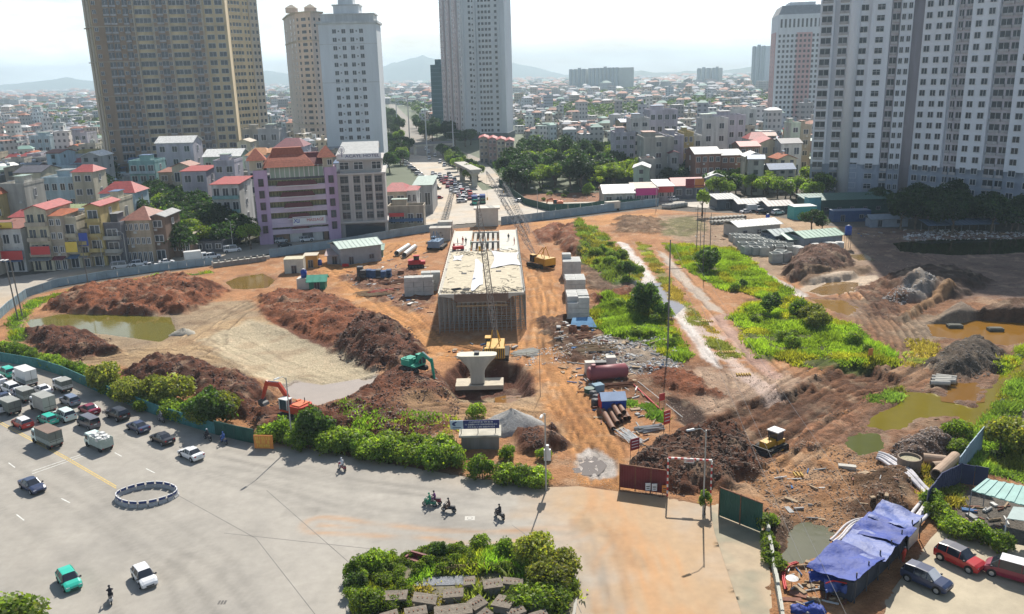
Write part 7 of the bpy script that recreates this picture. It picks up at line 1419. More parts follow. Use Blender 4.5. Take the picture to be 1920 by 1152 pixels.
mb=MB();mb.add([(2.6,-1.7,.1),(2.6,1.7,.1),(2.35,1.7,.7),(2.35,-1.7,.7),(2.6,1.7,1.25),(2.6,-1.7,1.25),(2.5,-1.7,.1),(2.5,1.7,.1),(2.25,1.7,.7),(2.25,-1.7,.7),(2.5,1.7,1.25),(2.5,-1.7,1.25)],[(0,1,2,3),(3,2,4,5),(7,6,9,8),(8,9,11,10),(4,10,11,5),(0,3,9,6),(3,5,11,9),(1,7,8,2),(2,8,10,4)]);mb.build('blade',steeld,R)
for s in(-1,1):mb=MB();mb.tube((-.5,s*1.45,.5),(2.4,s*1.45,.4),.1,n=5);mb.build('push_arm',yel,R)
mb=MB();mb.tube((.9,.2,1.75),(.9,.2,2.4),.06,n=6);mb.build('exhaust',steeld,R)
def lattice(R,nm,a,b,w,m,n,tk=.8):
 a=Vector(a);b=Vector(b);d=(b-a);u=d.normalized();s=u.cross(Vector((0,1,.001))).normalized()*w/2;t=u.cross(s).normalized()*w/2;mb=MB()
 def pt(k,i):f=k/n;q=min(1,5*f+.3,5*(1-f)+.3);c=a+d*f;return c+s*q*(1 if i in(0,1)else-1)+t*q*(1 if i in(0,3)else-1)
 for k in range(n):
  for i in range(4):
   mb.tube(pt(k,i),pt(k+1,i),.075*tk,n=4,cap=False);mb.tube(pt(k,i),pt(k+1,(i+1)%4),.045*tk,n=3,cap=False);mb.tube(pt(k+1,i),pt(k+1,(i+1)%4),.04,n=3,cap=False)
 mb.build(nm,m,R)
def at_px(px,py,Y):d=fw*F+cr*(px-960)+cu*(576-py);t=Y/d[1];return(d[0]*t,Y,H+d[2]*t)
def crane(lab,px,py,m,tip,Ytip,rz,stripes=False,bm=None,dz=0,w=1.2,base=True):
 x,y,z=gp(px,py);R=thing('crawler_crane',lab,'crane',(x,y,z+dz));S_=thing;inner=[]
 def rb(mb):c,s=math.cos(rz),math.sin(rz);mb.xf(lambda a,b,q:(a*c-b*s,a*s+b*c,q));return mb
 if base:
  for s in(-1,1):mb=MB();mb.box(-2.8,2.8,s*1.9-.42,s*1.9+.42,0,1.0);mb.box(-3.1,-2.8,s*1.9-.4,s*1.9+.4,.25,.8);mb.box(2.8,3.1,s*1.9-.4,s*1.9+.4,.25,.8);rb(mb).build('track',trk,R)
  mb=MB();mb.box(-3.2,2.0,-1.5,1.5,1.1,2.6);rb(mb).build('house',m,R);mb=MB();mb.box(-4.0,-3.2,-1.7,1.7,.9,2.7)
  rb(mb).build('counterweight',m,R)
  if stripes:
   for k in range(9):mb=MB();mb.box(-4.03,-4.001,-1.6+k*.36,-1.44+k*.36,.95,2.65);rb(mb).build('warning_stripe',steeld,R)
  mb=MB();mb.box(.7,2.2,.8,1.8,1.2,3.0);rb(mb).build('cab',glass,R);mb=MB();mb.box(.6,2.3,.7,1.9,3.01,3.12);rb(mb).build('cab_roof',m,R)
  mb=MB();mb.path([(-2.6,-.8,2.6),(-1.6,-.4,5.2),(.8,-.8,2.6)],.1,5);mb.path([(-2.6,.8,2.6),(-1.6,.4,5.2),(.8,.8,2.6)],.1,5);rb(mb).build('gantry_frame',m,R)
 T=at_px(*tip,Ytip);T=(T[0]-x,T[1]-y,T[2]-z-dz);c,s=math.cos(rz),math.sin(rz);lattice(R,'boom',(1.8*c,1.8*s,1.8),T,w,bm or steeld,22)
 mb=MB();g=(-1.6*c,-1.6*s,5.1);
 for o_ in(-.15,.15):mb.tube((g[0]+o_,g[1],g[2]),(T[0]+o_,T[1],T[2]),.03,n=3)
 mb.tube(T,(T[0],T[1],max(2,T[2]-9)),.03,n=3);mb.build('cable',steeld,R);mb=MB();mb.tube((T[0],T[1],max(2,T[2]-9)),(T[0],T[1],max(1.2,T[2]-10)),.25,n=8);mb.build('hook_block',yel,R)
crane('crawler crane with black and yellow striped counterweight in front of the bridge deck',930,668,yel,(896,380),172,math.radians(88),True,mat('boom_grey',(.15,.12,.10),var=.3),w=1.0)
crane('yellow crawler crane right of the bridge deck',1014,500,yel,(912,322),300,math.radians(125),False,steeld);crane('pale blue crawler crane left of the far end of the deck',820,466,mat('crane_blue',(.16,.24,.34),var=.2),(850,352),340,math.radians(80),False,steeld,w=1.4)
crane('crane boom lying over the far crossing behind the bridge',995,452,steeld,(944,345),345,math.radians(100),False,steeld,base=False,w=1.6)
x,y,z=gp(780,502);R=thing('crawler_machine','crimson crawler machine right of the two grey pipes','machine',(x,y,z),.15);tracks(R,4.2,2.2,.5,.9);mb=MB();mb.box(-1.9,1.2,-1.1,1.1,1,2.1);mb.build('body',mred,R);mb=MB();mb.box(-.5,.9,-.9,.2,2.101,3.1);mb.build('cab',glass,R);mb=MB();mb.box(-.6,1.0,-1,.3,3.11,3.25);mb.build('cab_roof',mred,R);mb=MB();mb.box(1.3,2.4,-1,1,.9,1.7);mb.build('winch',mred,R)
x,y,z=gp(856,0.0+482);
x,y,z=bp(.12,.62,.1);R=thing('crawler_machine','red concrete finishing machine on the bridge deck','machine',(x,y,z),.3);mb=MB();mb.box(-1.3,1.3,-.6,.6,.25,.9);mb.build('body',mred,R)
for s in(-1,1):mb=MB();mb.box(s*1.0-.3,s*1.0+.3,-.7,.7,0,.25);mb.build('skid',steeld,R)
mb=MB();mb.path([(-1.2,0,.9),(-1.2,0,1.5),(1.2,0,1.5),(1.2,0,.9)],.05,5);mb.build('handle_frame',mred,R)
# stored material
def pipe(lab,a,b,ro,m,z=None,hollow=True,nm='pipe',cat='pipe',grp=None,ri=.8):
 A=gp(*a);B=gp(*b);zz=max(A[2],B[2])+ro if z is None else z;mb=MB();d=(B[0]-A[0],B[1]-A[1])
 if hollow:mb.ring((0,0,0),(d[0],d[1],0),ro,ro*ri,16)
 else:mb.tube((0,0,0),(d[0],d[1],0),ro,n=14)
 return tag(mb.build(nm,m,None,False,(A[0],A[1],zz)),lab,cat,grp)
pipe('upper of two large grey steel pipes left of the crimson machine',(744,481),(766,466),.75,galv);pipe('right of two large grey steel pipes left of the crimson machine',(758,484),(778,468),.75,galv)
mt=mat('maroon_tank',(.25,.07,.08),var=.2,rough=.55);A=gp(1106,716);B=gp(1172,708);R=thing('storage_tank','long maroon steel tank lying beside the site road','tank',(A[0],A[1],1.25));d=(B[0]-A[0],B[1]-A[1]);mb=MB();l=math.hypot(*d);ux,uy=d[0]/l,d[1]/l;mb.tube((0,0,0),(d[0],d[1],0),1.15,n=18);mb.tube((-ux*.35,-uy*.35,0),(0,0,0),.7,1.15,18);mb.tube((d[0],d[1],0),(d[0]+ux*.35,d[1]+uy*.35,0),1.15,.7,18);mb.build('shell',mt,R,True);mb=MB();mb.tube((ux*.6,uy*.6,1.1),(ux*.6,uy*.6,1.45),.35,n=10);mb.build('manhole',mt,R)
for t in(.2,.8):mb=MB();mb.cb(d[0]*t,d[1]*t,-1.3,.4,1.6,.5);mb.build('saddle',steeld,R)
for i,(px,py,h)in enumerate(((1106,700,2.0),(1145,690,2.0))):bx3('concrete_block',['upright concrete block behind the left end of the maroon tank','upright concrete block behind the right end of the maroon tank'][i],'concrete block',px,py,(1.6,1.3,h),concl,.05)
bx3('generator','dark generator box between the two upright concrete blocks','generator',1126,694,(1.8,1.2,1.5),steeld);bx3('tool_box','blue grey tool box below the maroon tank','box',1121,733,(1.6,1.3,1.1),mat('blue_grey_box',(.20,.30,.36),var=.2),.4)
for i,(px,py,r_)in enumerate(((1112,745,.55),(1118,752,.55),(1116,760,.6))):x,y,z=gp(px,py);mb=MB();mb.tube((0,0,0),(0,0,.9),r_,n=12);tag(mb.build('drum',steeld,None,True,(x,y,z)),['upper black drum beside the blue tent','middle black drum beside the blue tent','lower black drum beside the blue tent'][i],'drum')
mb=MB();x,y,z=gp(1105,738);mb.tube((0,0,.2),(0,0,.9),.8,n=12);tag(mb.build('green_coil',fg,None,loc=(x,y,z)),'coil of dark green netting beside the site road','coil')
x,y,z=gp(1151,776);R=thing('tent','blue and white tent with red end wall beside the brown pipes','tent',(x,y+.3,z),.05);mb=MB();mb.box(-1.7,1.8,0,2.8,0,1.9);mb.build('wall',mat('tent_blue',(.02,.06,.30),var=.2),R);mb=MB();mb.gable(-1.8,1.9,-.15,2.95,1.9,.8,.06);mb.build('roof',mat('tent_roof',(.34,.42,.56),var=.15),R);mb=MB();mb.box(-1.85,-1.71,0,2.8,0,1.95);mb.build('end_wall',redp,R)
pb_=mat('brown_pipe',(.20,.10,.06),var=.3,rough=.6,scale=1.5)
for i,(x0,y0,x1,y1,l)in enumerate(((1128,770,1150,812,'lone brown steel pipe left of the pipe pile'),(1136,762,1158,800,'left brown steel pipe of the pile'),(1143,760,1165,796,'second brown steel pipe of the pile'),(1150,758,1172,792,'third brown steel pipe of the pile'),(1157,757,1179,790,'right brown steel pipe of the pile'))):pipe(l,(x0,y0),(x1,y1),.38,pb_,ri=.86)
pipe('brown steel pipe on top of the pile, left',(1140,757),(1162,794),.36,pb_,z=1.1,ri=.86);pipe('brown steel pipe on top of the pile, right',(1149,755),(1170,788),.36,pb_,z=1.1,ri=.86)
def bundle(lab,px,py,L,n,m,ang,r_=.05,spread=.5,seed=1,cat='rods',nm='rod_bundle'):
 q=random.Random(seed);x,y,z=gp(px,py);R=thing(nm,lab,cat,(x,y,z));mb=MB()
 for k in range(n):a=ang+q.uniform(-.16,.16);o=(q.uniform(-spread,spread),q.uniform(-spread,spread),q.uniform(.05,.4));l=L*q.uniform(.7,1.1)/2;mb.tube((o[0]-math.cos(a)*l,o[1]-math.sin(a)*l,o[2]),(o[0]+math.cos(a)*l,o[1]+math.sin(a)*l,o[2]+q.uniform(-.05,.1)),r_,n=5)
 tag(mb.build('rod',m,R),kind='stuff')
bundle('bundle of pale green white rods below the brown pipes',1181,822,4.2,46,whp,math.radians(112),.045,.8,1);bundle('stack of grey steel sections beside the red banner',1216,806,3.2,26,galv,math.radians(12),.10,.7,2);bundle('scattered timber beams beside the site road above the maroon tank',1110,655,6,26,tim,.1,.10,1.8,3,'timber','timber_pile');bundle('pile of dark rusty bars behind the block stacks',1092,632,3.6,40,rust,.6,.07,1.6,4);bundle('heap of pale broken slabs right of the striped crane',985,664,2.4,40,concl,.3,.13,1.6,5,'rubble','slab_heap')
bundle('rusty steel frame below the maroon tank',1158,724,5,14,rust,math.radians(4),.09,.7,6);pipe('long red pipe running down from the rusty frame',(1187,722),(1244,776),.12,redp,hollow=False);pipe('thin long rod beyond the red pipe',(1196,716),(1280,790),.06,galv,hollow=False)
bundle('pile of mixed planks left of the bridge deck',705,552,6,40,tim,.3,.09,2.2,7,'timber','timber_pile');bundle('long dark beams left of the bridge deck',745,530,9,16,rust,.1,.14,2.4,8,'beams','beam_pile');bundle('red and white scaffold frames left of the block stack',715,548,4,24,redp,.5,.06,1.4,9,'frames','frame_pile')
fbk=mat('formwork_blue',(.05,.09,.18),var=.4);q=random.Random(3)
for i in range(12):
 px=682+(i%6)*9.4;py=520-(i//6)*0;x,y,z=gp(px,py);mb=MB();mb.box(-.62,.62,-.9,.9,0,.9 if i%5 else .7);k=i//6
 tag(mb.build('formwork_stack',fbk if i%3 else steeld,None,loc=(x,y+(i%2)*.4,z+k*.92),rz=.05*q.uniform(-1,1)),'dark blue formwork stack in the storage row left of the bridge','formwork','formwork stacks left of the bridge')
bx3('formwork_stack','tall dark formwork stack at the left end of the storage row','formwork',676,518,(1.4,1.6,2.4),steeld);bx3('pallet','brown pallet box between the formwork row and the block stack','box',752,514,(1.5,1,.9),rust);bx3('red_machine_part','small crimson pump beside the pale green roofed shed','pump',648,500,(1.6,.8,.7),mred)
x,y,z=gp(1092,612);mb=MB();mb.add([(-2.4,-1.4,.6),(2.6,-1.8,.3),(1.8,1.2,1.5),(-1.8,1.2,1.4),(-2.4,-1.4,.5),(2.6,-1.8,.2),(1.8,1.2,1.4),(-1.8,1.2,1.3)],[(0,1,2,3),(7,6,5,4),(0,4,5,1),(1,5,6,2),(2,6,7,3),(3,7,4,0)]);tag(mb.build('roof_sheet',mat('blue_roof_sheet',(.10,.24,.40),var=.3),None,loc=(x,y,z)),'blue sheet roof slumped against the nearest block stack','roof sheet')
for i,(px,py)in enumerate(((1074,622),(1096,622))):x,y,z=gp(px,py);mb=MB();mb.ring((0,0,0),(0,0,1.1),.75,.62,14);tag(mb.build('pipe_ring',rust,None,loc=(x,y,z)),['left rusty ring under the blue sheet roof','right rusty ring under the blue sheet roof'][i],'ring')
def heap(lab,px,py,r_,h,c,seed,key):
 x,y,z=gp(px,py);N_=28;M_=9;vs=[];q=np.random.RandomState(seed)
 for j in range(M_):
  t=j/(M_-1);
  for i in range(N_):
   a=2*math.pi*i/N_;rr=r_*(1-t)*(1+.12*math.sin(a*3+seed)+.04*q.normal());vs.append((rr*math.cos(a),rr*.8*math.sin(a),h*(t**1.0)*(1-.12*t)+.06*q.normal()-.15*(j==0)))
 mb=MB();mb.add(vs,[(j*N_+i,j*N_+(i+1)%N_,(j+1)*N_+(i+1)%N_,(j+1)*N_+i)for j in range(M_-1)for i in range(N_)]);m=mat(key,c,var=.3,scale=3,bump=.6,bscale=9);tag(mb.build('gravel_heap',m,None,True,(x,y,z)),lab,'gravel heap')
heap('large grey gravel heap behind the billboard',960,800,4.3,3.0,(.34,.33,.31),1,'gravel_grey');heap('smaller tan gravel heap behind the billboard',915,808,3.2,2.0,(.36,.31,.25),2,'gravel_tan');heap('pale grey rubble heap at the pond end left',344,626,2.6,1.3,(.36,.33,.27),3,'gravel_pale')
x,y,z=gp(1703,884);R=thing('well_ring','rusty concrete well ring left of the brown pipes','well ring',(x,y,z-.1));mb=MB();mb.ring((0,0,0),(0,0,2.0),1.35,1.2,22);mb.build('wall',mat('well_wall',(.22,.17,.13),var=.3,streak=True),R);mb=MB();mb.tube((0,0,.2),(0,0,1.7),1.19,n=20);mb.build('fill',mat('dry_grass_fill',(.40,.36,.24),var=.5,scale=4,bump=.6),R)
pc=mat('clay_pipe',(.40,.29,.21),var=.2);pipe('brown concrete pipe lying crosswise right of the well ring',(1730,868),(1772,876),.62,pc);pipe('short brown concrete pipe with its mouth to the left',(1748,884),(1772,882),.6,pc);pipe('brown concrete pipe leaning to the right in front',(1754,900),(1790,868),.68,pc)
for i in range(6):
 lv=i//3;k=i%3;pipe('grey concrete pipe in the stack by the olive pond',(1744+k*1.5+lv*8,722-k*5.5-lv*2),(1780+k*1.5+lv*10,728-k*5.5-lv*2),.36,conc,grp='grey pipes by the olive pond')
for i,(px,py,l)in enumerate(((1790,612,'left dark raft half sunk in the orange pond'),(1866,618,'right dark raft half sunk in the orange pond'))):mb=MB();x,y=G0(px,py);mb.box(-1.3,1.3,-.7,.7,-.4,.5);mb.box(-1.1,1.1,-.5,.5,.5,.6);tag(mb.build('raft',mat('raft_dark',(.10,.10,.08),var=.3),None,loc=(x,y,-.2),rz=-.1),l,'raft')
bx3('broken_slab','small upright broken slab on the lower right dirt','slab',1588,880,(2.0,.7,.5),conc,-.3)
for i,(px,py)in enumerate(((1276,552),(1326,604),(1366,662),(1394,704),(1506,892))):
 x,y,z=gp(px,py);R=thing('grating',['yellow drain grating nearest the wet track','second yellow drain grating down the dry strip','third yellow drain grating down the dry strip','lowest yellow drain grating on the dirt','small yellow drain grating on the lower right dirt'][i],'grating',(x,y,z+.03))
 for k in range(6 if i<4 else 3):mb=MB();mb.box(-1.1+k*.4,-.92+k*.4,-.5,.5,0,.25);mb.build('bar',mat('grating_yellow',(.45,.30,.08),var=.3),R)
hose=mat('white_hose',(.56,.54,.55),var=.3,scale=2)
def hosep(lab,pts,r_,n,m=hose,off=.35,cat='hose'):
 P_=[gp(*p)for p in pts];R=thing('hose_bundle',lab,cat,P_[0]);o0=P_[0]
 for k in range(n):
  q=(k-(n-1)/2)*off;mb=MB();Q=[]
  for i in range(len(P_)-1):
   a,b=P_[i],P_[i+1];L=math.dist(a[:2],b[:2])or 1;nx,ny=-(b[1]-a[1])/L,(b[0]-a[0])/L
   for t in(0,.25,.5,.75):f_=q*(1+.45*math.sin((i+t)*1.3+k*2));x=a[0]+(b[0]-a[0])*t+nx*f_;y=a[1]+(b[1]-a[1])*t+ny*f_;Q.append((x-o0[0],y-o0[1],max(gz((x+a[0])/2,(y+a[1])/2),0)*.6+r_+.12+.04*k-o0[2]))
  Q=[tuple(np.mean(Q[max(0,i_-2):i_+3],0))for i_ in range(len(Q))];mb.sweep(Q,r_);mb.build('hose',m,R,True)
hosep('bundle of thick white hoses snaking from the green pond to the tarpaulins',[(1638,856),(1665,862),(1690,884),(1716,908),(1738,926),(1744,942),(1730,962),(1712,985),(1700,1000)],.2,4)
hosep('shorter bundle of white hoses left of the tarpaulins',[(1556,1030),(1580,1012),(1594,992),(1620,980),(1650,978),(1668,976)],.13,4,off=.25);hosep('red hose loop left of the blue tarpaulins',[(1500,1058),(1480,1062),(1468,1076),(1470,1100),(1476,1120)],.09,2,redp,.2)
tb=mat('blue_tarpaulin',(.025,.055,.27),var=.3,scale=.5,rough=.62,spec=.3,bump=.4,bscale=1.6);tbl=mat('silver_blue_tarpaulin',(.07,.11,.32),var=.3,scale=.5,rough=.55,spec=.35,bump=.25,bscale=2.5)
def tarp(R,nm,corners,m,seed,nx=14,ny=10,wr=.22,sag=.25):
 q=np.random.RandomState(seed);c=[np.array(p)for p in corners];vs=[]
 for j in range(ny):
  for i in range(nx):
   u,v=i/(nx-1),j/(ny-1);p=(c[0]*(1-u)+c[1]*u)*(1-v)+(c[3]*(1-u)+c[2]*u)*v;p=p+np.array([0,0,-sag*4*u*(1-u)*v*(1-v)*2+wr*(q.rand()-.5)+.75*(float(fbm(np.array(u*3.2+seed),np.array(v*3.2),2,seed))-.5)]);vs.append(tuple(p))
 mb=MB();mb.add(vs,[(j*nx+i,j*nx+i+1,(j+1)*nx+i+1,(j+1)*nx+i)for j in range(ny-1)for i in range(nx-1)]);mb.v+=[(x,y,z-.06)for x,y,z in vs];o=nx*ny;mb.f+=[(o+a,o+d_,o+c_,o+b_)for a,b_,c_,d_ in mb.f[:]];mb.m=[0]*len(mb.f);return mb.build(nm,m,R,True)
def gt(px,py,z):x,y=G0(px,py,z);return(x,y,z)
R=thing('tarpaulin_shelter','long dark shelter roofed with blue and silver tarpaulins at the lower right','shelter',(0,0,0));h=3.2
A0,A1=G0(1722,1010),G0(1600,1132);dx,dy=A1[0]-A0[0],A1[1]-A0[1];L=math.hypot(dx,dy);ux,uy=dx/L,dy/L;nx_,ny_=uy,-ux
if nx_>0:nx_,ny_=-nx_,-ny_
R.location=(A0[0],A0[1],0);wS=3.4
def sp_(t,w_,z):return(ux*L*t+nx_*wS*w_,uy*L*t+ny_*wS*w_,z)
mb=MB();mb.prism([sp_(0,.05,0)[:2],sp_(1,.05,0)[:2],sp_(1,.95,0)[:2],sp_(0,.95,0)[:2]],0,h-1.15);mb.build('wall',mat('shelter_wall',(.05,.055,.07),var=.4),R)
for k in range(7):mb=MB();p=sp_(k/6,-.02,0);mb.tube(p,(p[0],p[1],h),.07,n=5);mb.build('post',steeld,R)
mb=MB();p0,p1=sp_(.05,-.03,.2),sp_(.22,-.03,.2);mb.add([p0,p1,(p1[0],p1[1],2.4),(p0[0],p0[1],2.4)],[(0,1,2,3)]);mb.v+=[(x+.1,y,z)for x,y,z in mb.v];mb.f+=[(7,6,5,4),(3,2,6,7),(0,4,5,1)];mb.m=[0]*4;mb.build('door',galv,R)
for i,(t0,t1,m_)in enumerate(((0,.24,tbl),(.2,.48,tb),(.44,.74,tbl),(.70,1.04,tb))):tarp(R,'roof_tarpaulin',[sp_(t0,-.12-.1*(i%2),h-.5),sp_(t1,-.06-.12*(i%3),h-.35),sp_(t1+.02,1.12+.12*(i%2),h-.6-.3*(i%2)),sp_(t0-.02,1.2,h-.3-.2*(i%3))],m_,i+1,sag=.2,wr=.12)
R=thing('tarpaulin_shelter','small blue tarpaulin tent with red strap left of the long shelter','shelter',(*G0(1560,1105),0));bx_,by_=G0(1560,1105)
def rel(px,py,z):x,y=G0(px,py,z);return(x-bx_,y-by_,z)
tarp(R,'roof_tarpaulin',[rel(1515,1070,1.9),rel(1590,1055,2.3),rel(1596,1088,1.9),rel(1520,1094,1.4)],tb,9);tarp(R,'side_tarpaulin',[rel(1545,1088,1.9),rel(1590,1085,1.9),rel(1588,1110,1.2),rel(1548,1112,1.2)],tbl,10)
mb=MB();mb.path([rel(1548,1094,2.0),rel(1562,1089,2.05),rel(1588,1094,2.0)],.06,5);mb.build('strap',redp,R)
for px,py in((1518,1090),(1592,1078),(1592,1120),(1548,1125)):a=rel(px,py,0);mb=MB();mb.tube(a,(a[0],a[1],1.8),.05,n=5);mb.build('post',steeld,R)
def lump(lab,px,py,s,m,seed,nm='tarpaulin_heap',cat='tarpaulin'):
 x,y,z=gp(px,py);q=np.random.RandomState(seed);vs=[];N_=12
 for j in range(6):
  t=j/5
  for i in range(N_):a=2*math.pi*i/N_;rr=s*math.cos(t*1.45)*(1+.25*q.normal()*(j<5)*.6);vs.append((rr*math.cos(a),rr*.8*math.sin(a),s*.7*math.sin(t*1.5)+.08*q.normal()))
 mb=MB();mb.add(vs,[(j*N_+i,j*N_+(i+1)%N_,(j+1)*N_+(i+1)%N_,(j+1)*N_+i)for j in range(5)for i in range(N_)]+[tuple(range(5*N_,6*N_))]);tag(mb.build(nm,m,None,True,(x,y,z-.05)),lab,cat)
lump('crumpled blue tarpaulin heap at the bottom, left one',1497,1145,.8,tb,1);lump('crumpled blue tarpaulin heap at the bottom, right one',1530,1146,.9,tb,2);lump('dark tarpaulin heap beside the white hoses',1600,1060,.9,mat('grey_plastic',(.20,.20,.24),var=.4),3);lump('white plastic bag heap on the island rubbish',848,1040,.5,whitep,5,'rubbish_bag','rubbish');lump('pink grey rubbish heap on the traffic island',862,1046,.7,mat('rubbish_pink',(.50,.40,.38),var=.5,scale=5),6,'rubbish_heap','rubbish');lump('white rubbish heap right of the pink one on the island',874,1053,.6,mat('rubbish_white',(.56,.55,.52),var=.5,scale=5),7,'rubbish_heap','rubbish')
x,y,z=gp(1484,1102);R=thing('dish','white parasol beside the red hose','dish',(x,y,z));mb=MB();mb.tube((0,0,1.0),(0,0,1.15),.6,.05,10);mb.build('canopy',whitep,R);mb=MB();mb.tube((0,0,0),(0,0,1.05),.03,n=5);mb.build('pole',steeld,R)  # a flat white dish, built as a shallow cone on a pole
R=thing('canopy','pale green corrugated canopy over the yard at the right edge','canopy',(*G0(1835,945),0));bx_,by_=G0(1835,945);z_=3.0
P4=[rel(1822,920,z_),rel(1990,968,z_),rel(1990,926,z_+.3),rel(1850,898,z_+.3)];mb=MB();mb.add(P4+[(a,b,c-.08)for a,b,c in P4],[(0,1,2,3),(7,6,5,4),(0,4,5,1),(1,5,6,2),(2,6,7,3),(3,7,4,0)]);mb.build('roof',corrm('canopy_green',(.26,.44,.40)),R)
for k in range(9):
 u0,u1=k/9,(k+.4)/9;q4_=[tuple(np.array(P4[0])*(1-u0)+np.array(P4[1])*u0),tuple(np.array(P4[0])*(1-u1)+np.array(P4[1])*u1),tuple(np.array(P4[3])*(1-u1)+np.array(P4[2])*u1),tuple(np.array(P4[3])*(1-u0)+np.array(P4[2])*u0)]
 mb=MB();mb.add([(a,b,c+.002)for a,b,c in q4_]+[(a,b,c+.07)for a,b,c in q4_],[(4,5,6,7),(0,1,5,4),(1,2,6,5),(2,3,7,6),(3,0,4,7)]);mb.build('roof_rib',corrm('canopy_green',(.26,.44,.40)),R)
for p in P4:mb=MB();mb.tube((p[0],p[1],0),(p[0],p[1],z_),.06,n=5);mb.build('post',frame_g,R)
R=thing('canopy','small grey green canopy near the red and white van','canopy',(*G0(1905,1005),0));bx_,by_=G0(1905,1005);P4=[rel(1888,972,3),rel(1960,982,3),rel(1960,955,3.1),rel(1900,950,3.1)];mb=MB();mb.add(P4+[(a,b,c-.08)for a,b,c in P4],[(0,1,2,3),(7,6,5,4),(0,4,5,1),(1,5,6,2),(2,6,7,3),(3,7,4,0)]);mb.build('roof',corrm('canopy_grey',(.32,.40,.38)),R)
for p in P4[:3]:mb=MB();mb.tube((p[0],p[1],0),(p[0],p[1],3),.06,n=5);mb.build('post',frame_w,R)
for i,(px,py,l)in enumerate(((1776,990,'white plastic stool beside the climbers'),(1795,1000,'low white box between the climbers and the red car'))):bx3('stool',l,'stool',px,py,(.6,.5,.5),whitep,.3)
lump('heap of yellow and orange cushions under the canopy',1833,985,.6,sgm['yellow'],8,'cushion_heap','cushions')
slab=mat('broken_slab',(.19,.16,.125),var=.35,scale=1.5,bump=.4,bscale=4);q=random.Random(8)
for i,(px,py,sx,sy,rz,tx)in enumerate([(742,1122,2.2,1.5,-.05,.1),(797,1128,2.2,1.5,-.1,-.08),(850,1118,1.9,1.4,.0,.1),(880,1095,1.1,1.4,.0,.06),(924,1100,1.8,1.5,.1,.1),(962,1096,1.9,1.1,-.05,-.08),(895,1136,1.4,1.6,.5,.2),(945,1134,2.0,1.8,-.5,.16),(998,1132,1.6,1.0,-.3,.1),(850,1150,3.4,1.6,.05,.06),(780,1152,2.0,1.3,.2,.06),(968,1152,1.6,1.1,.4,.1),(906,1160,1.5,1.2,.7,.2),(730,1160,1.6,1.2,.3,.1),(1010,1160,1.6,1.2,.3,.1)]):
 x,y=G0(px,py,.8);R=thing('concrete_slab','weathered brown concrete slab lying on its block on the traffic island','slab',(x,y,.18),rz,'broken slabs on the traffic island');mb=MB();mb.box(-sx*.38,sx*.38,-sy*.35,sy*.35,0,.75);mb.build('block',concd,R)
 mb=MB();mb.box(-sx/2,sx/2,-sy/2,sy/2,.76,.98);mb.xf(lambda a,b,c:(a+.06*math.sin(b*5),b+.08*math.sin(a*4),c+a*tx));mb.build('slab',slab,R)
 for k in range(4):mb=MB();a=-sx*.3+k*sx*.2;mb.box(a-.04,a+.04,-.1,.1,.985+a*tx,1.05+a*tx);mb.build('lifting_loop',rust,R)
mb=MB();a=G0(772,1104);b=G0(896,1100);c=G0(892,1082);d_=G0(795,1088);mb.prism([a,b,c,d_],.19,.27);tag(mb.build('gravel_strip',mat('grey_gravel',(.26,.27,.29),var=.4,scale=6,bump=.6,bscale=14),None),kind='structure')
R=thing('bamboo_fence','low bamboo fence across the traffic island','fence',(*G0(820,1078),.15));bx_,by_=G0(820,1078);e_=G0(962,1068);L=math.hypot(e_[0]-bx_,e_[1]-by_);an_=math.atan2(e_[1]-by_,e_[0]-bx_);bam=mat('bamboo',(.46,.32,.16),var=.3);R.rotation_euler=(0,0,an_)
for k in range(46):mb=MB();x=L*k/46;mb.tube((x,0,0),(x+q.uniform(-.05,.05),0,.75+q.uniform(-.12,.12)),.045,n=5);mb.build('stake',bam,R)
for z in(.25,.55):mb=MB();mb.tube((0,-.05,z),(L,-.05,z),.035,n=5);mb.build('rail',bam,R)
x,y,z=gp(782,1062);R=thing('sofa','old maroon sofa dumped on the traffic island','sofa',(x,y,.2),-.5);ms=mat('maroon_leather',(.16,.03,.03),var=.2,rough=.5);mb=MB();mb.box(-1.0,1.0,-.35,.35,0,.4);mb.build('seat',ms,R);mb=MB();mb.box(-1.0,1.0,.36,.6,0,.85);mb.build('backrest',ms,R)
for s in(-1,1):mb=MB();mb.box(s*1.1-.1,s*1.1+.1,-.35,.6,0,.6);mb.build('armrest',ms,R)
mbw=MB();mbw.profile([(-.22,0),(-.22,.15),(-.08,.4),(-.08,.62),(.08,.62),(.08,.4),(.22,.15),(.22,0)],-.72,.72);bar_me=mbw.mesh('base',mat('barrier_concrete',(.36,.36,.36),var=.2));t_=MB();t_.box(-.68,.68,-.04,.04,.64,1.0);pan_me=t_.mesh('panel',mat('barrier_panel',(.05,.07,.2),var=.2));t_=MB();t_.box(-.72,.72,-.06,.06,1.001,1.07);rail_me=t_.mesh('rail',mat('barrier_white',(.6,.6,.6),var=.1))
cx_,cy_=G0(276,932);ax=(G0(332,936)[0]-G0(221,930)[0])/2*.95;ay=(G0(270,908)[1]-G0(280,952)[1])/2*.85;per=[]
for k in range(20):
 t=2*math.pi*k/20;e2=1.3;c,s=math.cos(t),math.sin(t);per.append((cx_+ax*c,cy_+ay*s*(1-.22*c*c)*1.0))
for k in range(20):
 a,b=per[k],per[(k+1)%20];R=thing('road_barrier','concrete and blue barrier segment in the oval ring on the road','barrier',((a[0]+b[0])/2,(a[1]+b[1])/2,0),math.atan2(b[1]-a[1],b[0]-a[0]),'oval ring of road barriers');l=math.dist(a,b)/1.5
 for nm,me in(('base',bar_me),('panel',pan_me),('rail',rail_me)):ob(nm,me,R,None,0,(l*(.99 if nm=='base' else .86),1,.72))
ir=mat('cast_iron',(.12,.11,.10),var=.3,rough=.6)
